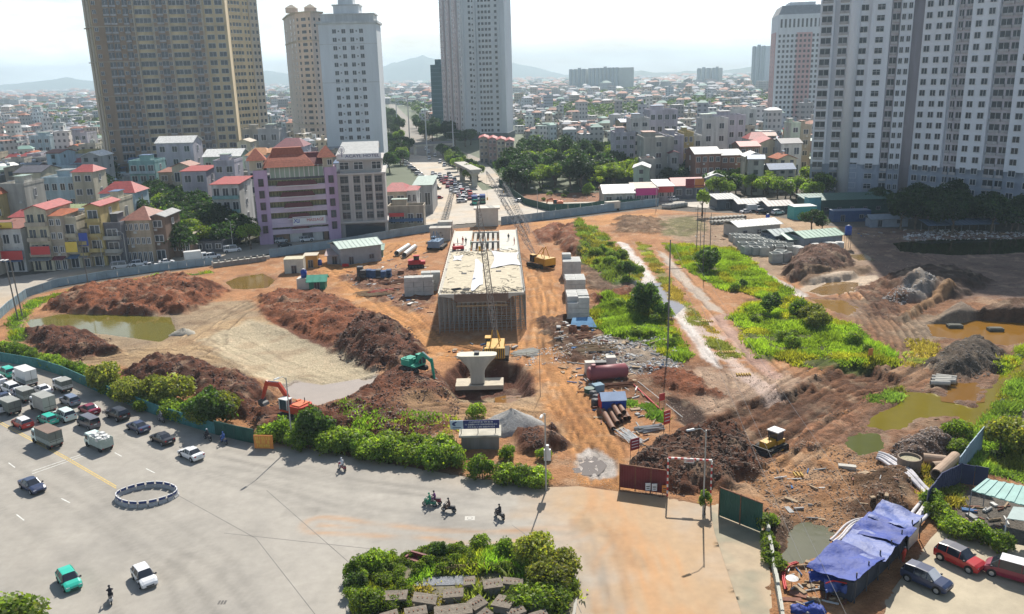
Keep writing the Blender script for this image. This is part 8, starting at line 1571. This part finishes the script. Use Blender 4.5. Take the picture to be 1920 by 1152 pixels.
a=G0(881,972);mb=MB();mb.box(-.55,.55,-.45,.45,.003,.012);R=tag(mb.build('manhole',mat('manhole_concrete',(.52,.50,.45),var=.1),None,loc=(*a,0)),'pale square manhole cover on the road near the motorbikes','manhole');mb=MB();mb.ring((0,0,.014),(0,0,.02),.3,.26,18);mb.build('cover',ir,R)
a=G0(417,1130);R=thing('drain','small dark drain grate on the road','drain',(*a,.004),.0)
for k in range(3):mb=MB();mb.box(-.4+k*.28,-.2+k*.28,-.3,.3,0,.012);mb.build('grate_bar',ir,R)
wpaint=mat('road_paint_white',(.62,.62,.58),var=.3,scale=3);ypaint=mat('road_paint_yellow',(.58,.42,.14),var=.35,scale=3)
def mark(px0,py0,px1,py1,w_,m,nm='lane_mark'):
 a=G0(px0,py0);b=G0(px1,py1);L=math.dist(a,b);nx,ny=-(b[1]-a[1])/L*w_/2,(b[0]-a[0])/L*w_/2;mb=MB();mb.add([(a[0]-nx,a[1]-ny,.0085),(b[0]-nx,b[1]-ny,.0085),(b[0]+nx,b[1]+ny,.0085),(a[0]+nx,a[1]+ny,.0085)],[(0,3,2,1)if(b[0]-a[0])<-1e9 else(0,1,2,3)]);tag(mb.build(nm,m),kind='structure')
for o_ in(0,4):mark(-20,780+o_,120,855+o_,.14,ypaint);mark(120,855+o_,218,912+o_,.14,ypaint)
for o_ in(0,5):mark(60,884+o_,160,850+o_*.8,.13,wpaint)
for p in((16,868,28,877),(115,935,131,943),(31,965,45,976),(215,849,228,856),(274,879,290,887)):mark(*p,.14,wpaint)
jnt=mat('road_joint',(.16,.15,.14),var=.4)
for P_ in([(500,920),(660,1060),(760,1190)],[(290,905),(480,1010),(620,1190)],[(420,1000),(700,1030)],[(1090,1150),(1040,1040),(960,985)]):
 for a_,b_ in zip(P_[:-1],P_[1:]):mark(*a_,*b_,.07,jnt,'road_joint')
wire=mat('wire',(.20,.20,.20),var=0)
def wirep(lab,a,b,sag=1.0,r_=.025):
 mb=MB();A=Vector(a);B=Vector(b);pts=[A.lerp(B,t)-Vector((0,0,sag*4*t*(1-t)))for t in np.linspace(0,1,14)];mb.path([tuple(p-A)for p in pts],r_,3);tag(mb.build('wire',wire,None,loc=a),lab,'wire','overhead wires across the site')
for i,(p0,y0_,p1,y1_)in enumerate((((1250,455),150,(1560,1180),62),((1262,455),150,(1600,1180),62),((1290,470),170,(1780,1180),64),((1480,520),200,(1900,1090),72),((1700,790),110,(1930,1000),80))):
 wirep('thin overhead wire slanting down across the right of the site',at_px(*p0,y0_),at_px(*p1,y1_),.6,.018)
 # vehicles and people
tyre=mat('tyre_rubber',(.02,.02,.02),var=.2,rough=.9);rimm=mat('wheel_rim',(.45,.46,.48),rough=.3,metal=.6,var=0);cgl=mat('car_glass',(.02,.025,.035),rough=.08,spec=.7,var=0);cgl2=mat('screen_sunshade',(.55,.57,.60),rough=.3,var=.1)
hl=mat('headlight_glass',(.6,.62,.65),rough=.15,var=0);tl=mat('taillight_red',(.35,.02,.02),rough=.25,var=0);plate=mat('number_plate',(.65,.65,.62),var=0);blackp=mat('black_trim',(.025,.025,.028),rough=.5,var=0)
PAINT={k:mat('paint_'+k,c,rough=.28,spec=.6,var=.06)for k,c in dict(white=(.70,.71,.72),black=(.02,.02,.025),navy=(.03,.045,.10),maroon=(.22,.015,.04),red=(.42,.02,.02),teal=(.03,.46,.34),mint=(.58,.70,.66),grey=(.12,.12,.14),silver=(.45,.46,.48),bluegrey=(.16,.20,.28),dgreen=(.03,.16,.10)).items()}
SEDAN=[(-2.15,.42,.74,.76,.80,.72),(-2.08,.28,.92,.96,.86,.70),(-1.5,.24,.96,1.02,.87,.68),(-.85,.24,.95,1.40,.87,.60),(.2,.24,.93,1.44,.87,.60),(1.0,.24,.90,.98,.87,.70),(1.75,.24,.80,.86,.86,.70),(2.06,.28,.66,.70,.82,.66),(2.14,.36,.56,.60,.74,.6)]
HATCH=[(-1.95,.42,.80,.84,.80,.66),(-1.9,.28,.95,1.05,.86,.64),(-1.55,.24,.98,1.42,.87,.60),(-.8,.24,.97,1.50,.87,.60),(.3,.24,.94,1.50,.87,.60),(1.05,.24,.92,1.02,.87,.70),(1.6,.24,.84,.90,.86,.70),(1.88,.28,.68,.72,.82,.66),(1.95,.36,.58,.62,.74,.6)]
SUV=[(-2.2,.5,.9,.95,.86,.72),(-2.15,.34,1.1,1.2,.92,.70),(-1.85,.3,1.12,1.68,.93,.66),(-.9,.3,1.1,1.78,.93,.66),(.35,.3,1.08,1.76,.93,.66),(1.05,.3,1.05,1.15,.93,.76),(1.85,.3,.98,1.05,.92,.76),(2.15,.34,.82,.88,.88,.72),(2.22,.42,.7,.74,.8,.66)]
VAN=[(-2.5,.5,1.1,1.15,.90,.8),(-2.45,.34,1.2,2.0,.94,.78),(-2.0,.3,1.2,2.1,.95,.78),(-.8,.3,1.2,2.12,.95,.78),(1.2,.3,1.18,2.08,.95,.76),(1.95,.3,1.1,1.3,.95,.80),(2.35,.3,1.0,1.08,.92,.78),(2.5,.36,.8,.85,.86,.74),(2.54,.42,.7,.74,.8,.7)]
CARM={}
def carmesh(kind):
 if kind in CARM:return CARM[kind]
 T={'sedan':SEDAN,'hatch':HATCH,'suv':SUV,'van':VAN}[kind];ns=len(T);parts={k:MB()for k in('body','windscreen','rear_window','side_window','roof_panel')};rings=[]
 for x,zb,zm,zr,hw,hr in T:rings.append([(x,-hw*.93,zb),(x,-hw,(zb+zm)/2),(x,-hw*.97,zm),(x,-hr,zr-.03),(x,-hr*.85,zr),(x,hr*.85,zr),(x,hr,zr-.03),(x,hw*.97,zm),(x,hw,(zb+zm)/2),(x,hw*.93,zb)])
 cab=[zr-zm>.2 for _,_,zm,zr,_,_ in T]
 for i in range(ns-1):
  both=cab[i]and cab[i+1];rise=cab[i+1]and not cab[i];fall=cab[i]and not cab[i+1]
  for j in range(10):
   k=(j+1)%10;q=[rings[i][j],rings[i+1][j],rings[i+1][k],rings[i][k]]
   if j in(2,6):d='side_window' if(both or rise or fall)else 'body'
   elif j in(3,4,5):d='rear_window' if rise else 'windscreen' if fall else('roof_panel' if both else 'body')
   else:d='body'
   parts[d].add(q,[(3,2,1,0)])
 parts['body'].add(rings[0],[tuple(range(10))]);parts['body'].add(rings[-1],[tuple(range(9,-1,-1))])
 for i in range(1,ns-1):
  if cab[i]:
   for s in(-1,1):a=rings[i][2 if s<0 else 7];b=rings[i][3 if s<0 else 6];parts['body'].tube((a[0],a[1]*1.005,a[2]),(b[0],b[1]*1.01,b[2]),.035,n=4)
 m={'body':PAINT['white'],'roof_panel':PAINT['white'],'windscreen':cgl,'rear_window':cgl,'side_window':cgl};out=[(k,mb.mesh(k,m[k],False))for k,mb in parts.items()]
 x0,x1=T[0][0],T[-1][0];wr=.33 if kind in('sedan','hatch')else .38;hw=T[3][4];w_=MB();w_.tube((0,-.11,0),(0,.11,0),wr,n=14);tm=w_.mesh('tyre',tyre);w_=MB();w_.tube((0,-.125,0),(0,.125,0),wr*.62,n=10);rm_=w_.mesh('rim',rimm);ex=[]
 for x in(x0+.78,x1-.82):
  for s in(-1,1):ex.append(('wheel',tm,rm_,(x,s*(hw-.07),wr)))
 z0=T[0][2];z1=T[-1][2]
 for s in(-1,1):
  b=MB();[b.tube((x,s*(hw-.02),wr+.03),(x,s*(hw+.006),wr+.03),wr*1.17,n=16)for x in(x0+.78,)];out.append(('wheel_arch',b.mesh('wheel_arch',blackp)));b=MB();b.tube((x1-.82,s*(hw-.02),wr+.03),(x1-.82,s*(hw+.006),wr+.03),wr*1.17,n=16);out.append(('wheel_arch',b.mesh('wheel_arch',blackp)))
  b=MB();b.box(x1-.1,x1-.03,s*.58-.16,s*.58+.16,z1-.02,z1+.12);out.append(('headlight',b.mesh('headlight',hl)));b=MB();b.box(x0-.01,x0+.06,s*.62-.12,s*.62+.12,z0+.0,z0+.16);out.append(('taillight',b.mesh('taillight',tl)))
  b=MB();b.box(T[5][0]-.22,T[5][0]-.06,s*(hw+.06)-.09,s*(hw+.06)+.09,T[5][2]+.02,T[5][2]+.16);out.append(('mirror',b.mesh('mirror',blackp)))
 b=MB();b.box(x0-.03,x0-.001,-.24,.24,z0-.2,z0-.08);out.append(('number_plate',b.mesh('number_plate',plate)));b=MB();b.box(x1-.02,x1+.02,-.4,.4,T[-1][1],T[-1][1]+.14);out.append(('grille',b.mesh('grille',blackp)))
 CARM[kind]=(out,ex);return CARM[kind]
def setm(o,m):o.material_slots[0].link='OBJECT';o.material_slots[0].material=m
def heading(cx,cy,fx,fy):a=G0(cx,cy);b=G0(fx,fy);return(*a,0.0),math.atan2(b[1]-a[1],b[0]-a[0])
def car(kind,col,lab,cx,cy,fx,fy,roof=None,group=None,shade=False,sc=.97,name=None,low=None):
 loc,rz=heading(cx,cy,fx,fy);loc=(loc[0],loc[1],max(.01,gz(loc[0],loc[1])if cy<500 else .01));R=thing(name or{'van':'parked_van'}.get(kind,'car'),lab,'van' if kind=='van' else 'car',loc,rz,group);R.scale=(sc,)*3;out,ex=carmesh(kind)
 for nm,me in out:
  o=ob(nm,me,R)
  if nm=='body':setm(o,PAINT[col])
  elif nm=='roof_panel':setm(o,PAINT[roof or col])
  elif nm=='windscreen' and shade:setm(o,cgl2)
 for nm,tm,rm_,l in ex:w_=ob('wheel',tm,R,l);ob('rim',rm_,w_)
 return R
U=(-60,-28)
def q_(kind,col,lab,x,y,**k):return car(kind,col,lab,x,y,x+U[0],y+U[1],**k)
q_('sedan','white','white sedan last in the queue, alone in the sun',359,858);q_('sedan','black','black sedan between the white sedan and the dark blue sedan',305,829);q_('sedan','navy','dark blue sedan in front of the black sedan',260,807);q_('suv','black','black pickup truck beside the hedge shadow',222,784)
q_('sedan','maroon','maroon sedan left of the black pickup',168,774);q_('suv','bluegrey','blue grey hatchback behind the small covered truck',132,758,sc=.9);q_('van','grey','dark grey car in front of the truck with white bags',167,800,sc=.84);q_('suv','mint','mint white crossover left of the dark grey car',122,786);q_('sedan','white','white sedan behind the white box truck',81,737)
q_('hatch','teal','teal taxi half hidden by the brown covered truck',90,793);q_('hatch','red','small red hatchback with white roof at the left',43,800,roof='white');q_('suv','white','white pickup ahead of the covered trucks',20,735);q_('suv','teal','teal car at the left edge near the hedge',14,705);q_('sedan','white','white car cut by the left edge behind the teal car',-4,718);q_('suv','white','white car cut by the left edge below the covered truck',-6,772);q_('sedan','navy','dark car hidden between the covered trucks',8,752)
car('sedan','navy','dark blue sedan driving towards the camera left of the oval barrier',62,918,92,936);car('hatch','teal','teal green hatchback at the lower left',131,1096,152,1126,sc=.93);car('hatch','white','white hatchback at the lower left beside the teal one',272,1090,293,1118,sc=.93)
car('suv','navy','dark blue car with sunshade beside the tarpaulin shelter',1736,1096,1786,1118,shade=True);car('suv','red','red car with black roof nose to nose with the van',1798,1058,1846,1080,roof='grey',sc=1.0);car('van','maroon','red and white van at the right edge',1898,1084,1850,1070,roof='white',sc=.95)
for i,(k,c,l,x,y,d)in enumerate((('van','silver','silver van first in the line on the left street',228,504,1),('suv','white','white car behind the silver van on the left street',262,499,1),('sedan','white','low white car at the fence on the left street',283,502,1),('sedan','white','white sedan in front of the truck on the left street',313,495,1),('suv','white','white car at the end of the line on the left street',400,485,1),('van','white','long white minibus in the shade left of the purple hotel',436,473,1),('suv','silver','grey car in front of the purple hotel',528,455,1),('sedan','black','dark car in front of the purple hotel shops',534,463,1),('suv','white','white car right of the purple hotel entrance',575,453,1),('suv','red','red covered car in front of the grey hotel',682,443,1),('suv','black','black car at the crossing right of the grey hotel',736,441,-1),('suv','white','white car on the crossing street behind the fence',1112,397,1),('suv','white','white car by the magenta shop',1262,377,1),('van','white','white van by the red shop signs',1268,373,-1),('suv','white','white car parked at the right of the dark sheds',1458,402,1),('suv','black','black car parked left of the white one at the sheds',1428,401,1),('sedan','silver','silver car parked beside the small white trucks',1398,400,1),('hatch','red','red car at the side street crossing',822,373,1),('suv','white','white car leading the jam at the crossing',866,380,1),('sedan','white','white car at the dark green fence beyond the crossing',974,379,1))):car(k,c,l,x,y,x+30*d,y-3*d)
q=random.Random(12);cols_=['white','silver','white','black','grey','white','bluegrey','red','maroon']
for i in range(44):
 t=i//3/15;lane=i%3;px=818+lane*15+t*62-6+q.uniform(-3,3);py=328+t*52+lane*1.5
 if py>378:continue
 car(q.choice(['sedan','suv','hatch','van','suv']),q.choice(cols_),'small car in the dense jam before the crossing',px,py,px+10,py+22,group='cars in the traffic jam before the crossing',sc=1.0)
for i in range(11):px=752+i*6.6;py=300+i*5.6;car('suv',q.choice(['grey','black','white','bluegrey']),'car parked side on along the left of the avenue',px,py,px+20,py-2,group='cars parked along the left of the avenue',sc=1.0)
for i in range(8):px=792+q.uniform(-4,30);py=270+i*6;car('van','white','far white vehicle on the open part of the avenue',px+i*3,py,px+6,py+22,group='far vehicles on the open avenue')
def truck(lab,cx,cy,fx,fy,cabc,boxm,L=4.0,bh=1.9,cover=None,open_=False,sc=.92,low=None):
 loc,rz=heading(cx,cy,fx,fy);R=thing('truck',lab,'truck',(loc[0],loc[1],.01 if cy>500 else gz(loc[0],loc[1])+.01),rz);R.scale=(sc,)*3
 mb=MB();xf=L/2+.15;mb.profile([(-.92,.5),(-.92,1.3),(-.82,2.15),(.82,2.15),(.92,1.3),(.92,.5)],xf,xf+1.25);mb.profile([(-.92,.5),(-.92,1.25),(.92,1.25),(.92,.5)],xf+1.251,xf+1.55);mb.build('cab',PAINT[cabc],R);mb=MB();mb.add([(xf+1.27,-.8,1.28),(xf+1.27,.8,1.28),(xf+1.26,.75,2.0),(xf+1.26,-.75,2.0)],[(0,1,2,3)]);mb.build('windscreen',cgl,R)
 for s in(-1,1):mb=MB();mb.box(xf+.35,xf+1.1,s*.93-.02,s*.93+.02,1.25,1.9);mb.build('side_window',cgl,R);mb=MB();mb.box(-L/2-.03,-L/2+.02,s*.75-.12,s*.75+.12,.62,.76);mb.build('taillight',tl,R)
 mb=MB();mb.box(-L/2,xf+.1,-.45,.45,.45,.7);mb.build('chassis',blackp,R);mb=MB();w_=1.0
 if open_:
  for a0,a1,b0,b1 in((-L/2,L/2,-w_,-w_+.06),(-L/2,L/2,w_-.06,w_),(-L/2,-L/2+.06,-w_+.061,w_-.061),(L/2-.06,L/2,-w_+.061,w_-.061)):mb.box(a0,a1,b0,b1,.82,.82+bh)
  mb.box(-L/2,L/2,-w_,w_,.71,.815);mb.build('cargo_bed',boxm,R);q2=random.Random(5)
  for k in range(22):b=MB();x,y=q2.uniform(-L/2+.4,L/2-.4),q2.uniform(-.7,.7);b.box(x-.4,x+.4,y-.28,y+.28,.95+bh*.6,.95+bh*.8+q2.random()*.4,0,q2.uniform(0,3),(x,y));b.build('sack',whitep,R)
 else:
  mb.box(-L/2,L/2,-w_,w_,.72,.72+bh);mb.build('cargo_box',boxm,R);mb=MB();mb.box(-L/2-.03,L/2+.03,-w_-.03,w_+.03,.721+bh,.78+bh);mb.build('box_roof',cover or boxm,R)
  mb=MB();mb.box(-L/2-.02,-L/2-.001,-.02,.02,.8,.65+bh);mb.box(-L/2-.03,-L/2-.001,-.95,.95,1.3,1.36);mb.build('rear_door_seam',blackp,R)
  if low:mb=MB();mb.box(-L/2-.012,L/2-.1,-w_-.012,w_+.012,.9,1.5);mb.build('side_boards',low,R)
 for x in(-L/2+.8,xf+.75):
  for s in(-1,1):mb=MB();mb.tube((x,s*.85-.14,.42),(x,s*.85+.14,.42),.42,n=14);mb.build('wheel',tyre,R)
 return R
cv_=mat('truck_canvas',(.16,.17,.15),var=.25,scale=1.5);cvr=mat('truck_canvas_roof',(.30,.31,.29),var=.2);brc=mat('truck_canvas_brown',(.22,.16,.13),var=.2);bed=mat('truck_boards',(.30,.33,.30),var=.3,scale=3);gbd=mat('truck_green_boards',(.36,.42,.38),var=.3)
def tq(lab,x,y,*a,**k):return truck(lab,x,y,x+U[0],y+U[1],*a,**k)
tq('white box truck at the left near the hedge',52,722,'white',whp,4.4,2.4,low=bed);tq('brown roofed covered truck in the middle of the queue',95,836,'mint',cv_,4.2,2.0,brc,low=bed);tq('small truck loaded with white sacks, open at the top',192,842,'mint',gbd,3.6,1.3,open_=True,sc=.88);tq('tall grey covered truck behind the white sedans',86,772,'white',mat('truck_grey_box',(.36,.35,.31),var=.25),3.8,2.2,cvr)
tq('dark green covered truck left of the tall grey one',50,752,'white',cv_,3.2,1.7,cvr,low=bed,sc=.84);tq('dark covered truck nearest the left edge',22,775,'white',cv_,3.6,1.8,cvr,sc=.88);tq('small covered truck beside the hedge behind the white box truck',122,734,'white',cv_,2.8,1.7,cvr,low=whp,sc=.84)
truck('white box truck on the left street behind the fence',362,489,400,485,'white',whp,4.4,2.1,sc=1);truck('white box truck on the crossing street behind the fence',1148,394,1120,396,'white',mat('cream_box',(.55,.52,.44)),5,2.3,sc=1.05);truck('green and blue truck at the front of the jam',905,380,910,396,'dgreen',mat('blue_box',(.05,.08,.22)),4.6,2.3,sc=1.05);truck('dark blue truck at the front of the jam',890,382,896,398,'teal',MATS['blue_box'],4.6,2.3,sc=1.05)
for i in range(3):truck(['small white truck parked left of the dark sheds','small white truck second beside the dark sheds','small white truck nearest the black parked car'][i],1384+i*12,392+i*2,1404+i*12,391+i*2,'white',whp,3.4,1.9,sc=.95)
def figure(J,E,root):
 me=bpy.data.meshes.new('fig');me.from_pydata([j[:3]for j in J],E,[]);o=bpy.data.objects.new('fig',me);COL.objects.link(o);m=o.modifiers.new('s','SKIN');m.use_smooth_shade=True
 for v,j in zip(me.skin_vertices[0].data,J):v.radius=(j[3],j[3]);v.use_root=False
 me.skin_vertices[0].data[root].use_root=True;o.modifiers.new('d','SUBSURF').levels=1;bpy.context.view_layer.update();dg=bpy.context.evaluated_depsgraph_get();r=bpy.data.meshes.new_from_object(o.evaluated_get(dg));bpy.data.objects.remove(o);r.name='body';return r
RIDE=figure([(0,0,.80,.15),(.05,0,1.05,.15),(.1,0,1.28,.16),(.13,0,1.42,.06),(.16,0,1.56,.10),(.12,.2,1.30,.07),(.3,.26,1.10,.05),(.52,.24,1.04,.04),(.12,-.2,1.30,.07),(.3,-.26,1.10,.05),(.52,-.24,1.04,.04),(.05,.12,.78,.10),(.42,.18,.72,.075),(.34,.17,.34,.05),(.44,.17,.28,.045),(.05,-.12,.78,.10),(.42,-.18,.72,.075),(.34,-.17,.34,.05),(.44,-.17,.28,.045)],[(0,1),(1,2),(2,3),(3,4),(2,5),(5,6),(6,7),(2,8),(8,9),(9,10),(0,11),(11,12),(12,13),(13,14),(0,15),(15,16),(16,17),(17,18)],0)
STAND=figure([(0,0,.92,.14),(0,0,1.15,.14),(0,0,1.36,.15),(0,0,1.48,.06),(.01,0,1.63,.10),(0,.2,1.36,.065),(.03,.27,1.1,.048),(.1,.26,.88,.038),(0,-.2,1.36,.065),(.03,-.27,1.1,.048),(.12,-.24,.92,.038),(0,.1,.86,.1),(.03,.12,.48,.07),(-.02,.13,.08,.05),(.12,.14,.04,.045),(0,-.1,.86,.1),(.06,-.12,.48,.07),(.0,-.13,.08,.05),(.14,-.14,.04,.045)],[(0,1),(1,2),(2,3),(3,4),(2,5),(5,6),(6,7),(2,8),(8,9),(9,10),(0,11),(11,12),(12,13),(13,14),(0,15),(15,16),(16,17),(17,18)],0)
CL={k:mat('cloth_'+k,c,var=.1)for k,c in dict(white=(.6,.6,.62),black=(.03,.03,.04),green=(.03,.25,.14),purple=(.16,.05,.16),blue=(.06,.12,.35),red=(.45,.05,.03),orange=(.6,.2,.03),brown=(.14,.09,.07),grey=(.2,.2,.22)).items()}
for m_ in(RIDE,STAND):m_.materials.append(CL['black'])
def hel(parent,c,at):
 mb=MB();N_=8;vs=[]
 for j in range(4):
  for i in range(N_):t=2*math.pi*i/N_;f=math.cos(j*.5);vs.append((.135*f*math.cos(t),.125*f*math.sin(t),.14*math.sin(j*.5)))
 mb.add(vs,[(j*N_+i,j*N_+(i+1)%N_,(j+1)*N_+(i+1)%N_,(j+1)*N_+i)for j in range(3)for i in range(N_)]+[tuple(range(3*N_,4*N_))]);mb.build('helmet',CL[c],parent,True,at)
def bike(lb,lp,px,py,fx,fy,bc,pc_,hc):
 loc,rz=heading(px,py,fx,fy);loc=(loc[0],loc[1],.01);R=thing('motorbike',lb,'motorbike',loc,rz);B=PAINT[bc]
 for x in(-.6,.64):mb=MB();mb.ring((x,-.05,.28),(x,.05,.28),.28,.19,14);mb.build('wheel',tyre,R);mb=MB();mb.tube((x,-.04,.28),(x,.04,.28),.17,n=8);R.children[-1];ob('rim',mb.mesh('rim',rimm),R.children[-1])
 mb=MB();mb.profile([(-.13,.38),(-.16,.6),(-.1,.72),(.1,.72),(.16,.6),(.13,.38)],-.75,.05);mb.profile([(-.08,.3),(-.1,.45),(.1,.45),(.08,.3)],.051,.4);mb.build('body',B,R);mb=MB();mb.box(-.7,.1,-.13,.13,.721,.80);mb.build('seat',blackp,R)
 mb=MB();mb.tube((.64,0,.28),(.42,0,1.0),.07,.05,6);mb.box(.34,.62,-.16,.16,.5,.85);mb.build('front_fairing',B,R);mb=MB();mb.tube((.45,-.32,1.02),(.45,.32,1.02),.025,n=5);mb.build('handlebar',blackp,R);mb=MB();mb.box(.6,.66,-.07,.07,.86,.98);mb.build('headlight',hl,R)
 Q=thing('person',lp,'person',(loc[0]-.12*math.cos(rz),loc[1]-.12*math.sin(rz),.01),rz);o=ob('body',RIDE,Q);setm(o,CL[pc_]);hel(Q,hc,(.16,0,1.60));return R
bike('motorbike with its rider in green, left of the trio','person in green riding the left of two close motorbikes',806,950,790,948,'dgreen','green','green');bike('motorbike ridden close behind the green one','person in purple riding beside the green rider',815,946,799,945,'maroon','purple','black');bike('dark motorbike in the middle of the open road','person in brown riding the dark middle motorbike',842,960,826,958,'black','brown','black');bike('black motorbike near the lamp post shadow','person in black riding near the lamp shadow',937,972,927,966,'black','black','black')
bike('motorbike in the hedge shadow on the road','person in white shirt riding in the hedge shadow',642,882,632,876,'maroon','white','white');bike('motorbike between the teal and white hatchbacks','person in dark clothes riding at the bottom of the road',209,1128,206,1100,'silver','black','black');bike('motorbike in the shade near the dark green fence','person in dark clothes riding in the hedge shade',390,826,376,820,'black','black','white');bike('motorbike in front of the dark green fence','person in blue riding in front of the dark green fence',420,832,408,826,'navy','blue','blue');bike('motorbike with a pale load in the shade beside the dark sedan','person in dark clothes riding beside the dark sedan',303,792,290,786,'grey','grey','grey')
def worker(lab,loc,c,hc,rz=0):Q=thing('person',lab,'person',loc,rz);o=ob('body',STAND,Q);setm(o,CL[c]);hel(Q,hc,(.01,0,1.67))
for i,(s,t,c,h_)in enumerate(((.10,.70,'black','orange'),(.17,.74,'red','orange'),(.22,.72,'black','white'),(.30,.66,'green','orange'),(.06,.63,'red','white'),(.86,.78,'black','orange'),(.94,.7,'red','orange'))):worker(['worker in dark clothes and orange helmet on the left slab','worker in red at the left slab of the bridge','worker in dark clothes and white helmet on the left slab','worker in green beside the girders','worker in red beside the finishing machine','worker in dark clothes on the right slab of the bridge','worker in red on the right slab of the bridge'][i],bp(s,t,.02),c,h_,i)
worker('person in red standing beside the shelter door',(*G0(1694,1055),0),'red','grey',2)
# look-alikes in a group are told apart by where they stand in it, seen from the photograph's side
from collections import defaultdict
bpy.context.view_layer.update()
BY=defaultdict(list)
for o in list(SC.objects):
 if o.parent is None and o.get('group')and o.get('label'):BY[(o['group'],o['label'])].append(o)
ORD=['first','second','third','fourth','fifth','sixth','seventh','eighth','ninth']
for(g_,l_),os_ in BY.items():
 n=len(os_)
 if n<2:continue
 P_=[(proj(*o.location),o)for o in os_]
 xs=sorted(p[0][0]for p in P_);ys=sorted(p[0][1]for p in P_);wl=len(l_.split())
 if n<=9 and len({round(x)for x in xs})==n:
  for k,(p,o)in enumerate(sorted(P_,key=lambda t:t[0][0])):
   s_=(', leftmost' if k==0 else ', rightmost' if k==n-1 else f', {ORD[k]} from left')
   if wl+len(s_.split())<=16:o['label']=l_+s_
  continue
 m=7 if n>24 else 5 if n>12 else 3;col_={3:['left','centre','right'],5:['far left','left','centre','right','far right'],7:['leftmost','far left','left','centre','right','far right','rightmost']}[m]
 cells=defaultdict(list)
 for p,o in P_:
  i=min(m-1,int(sum(x<p[0]for x in xs)*m/n));nr=4 if n>24 else 3;j=min(nr-1,int(sum(y<p[1]for y in ys)*nr/n));cells[(i,j)].append((o.dimensions.z,p[1],o))
 for(i,j),c in cells.items():
  for k,(_,_,o)in enumerate(sorted(c,key=lambda t:-t[1])):
   s_=f", {(('back', 'second', 'third', 'front') if n > 24 else ('back', 'middle', 'front'))[j]} row, {col_[i]}"
   if wl+len(s_.split())<=16:o['label']=l_+s_
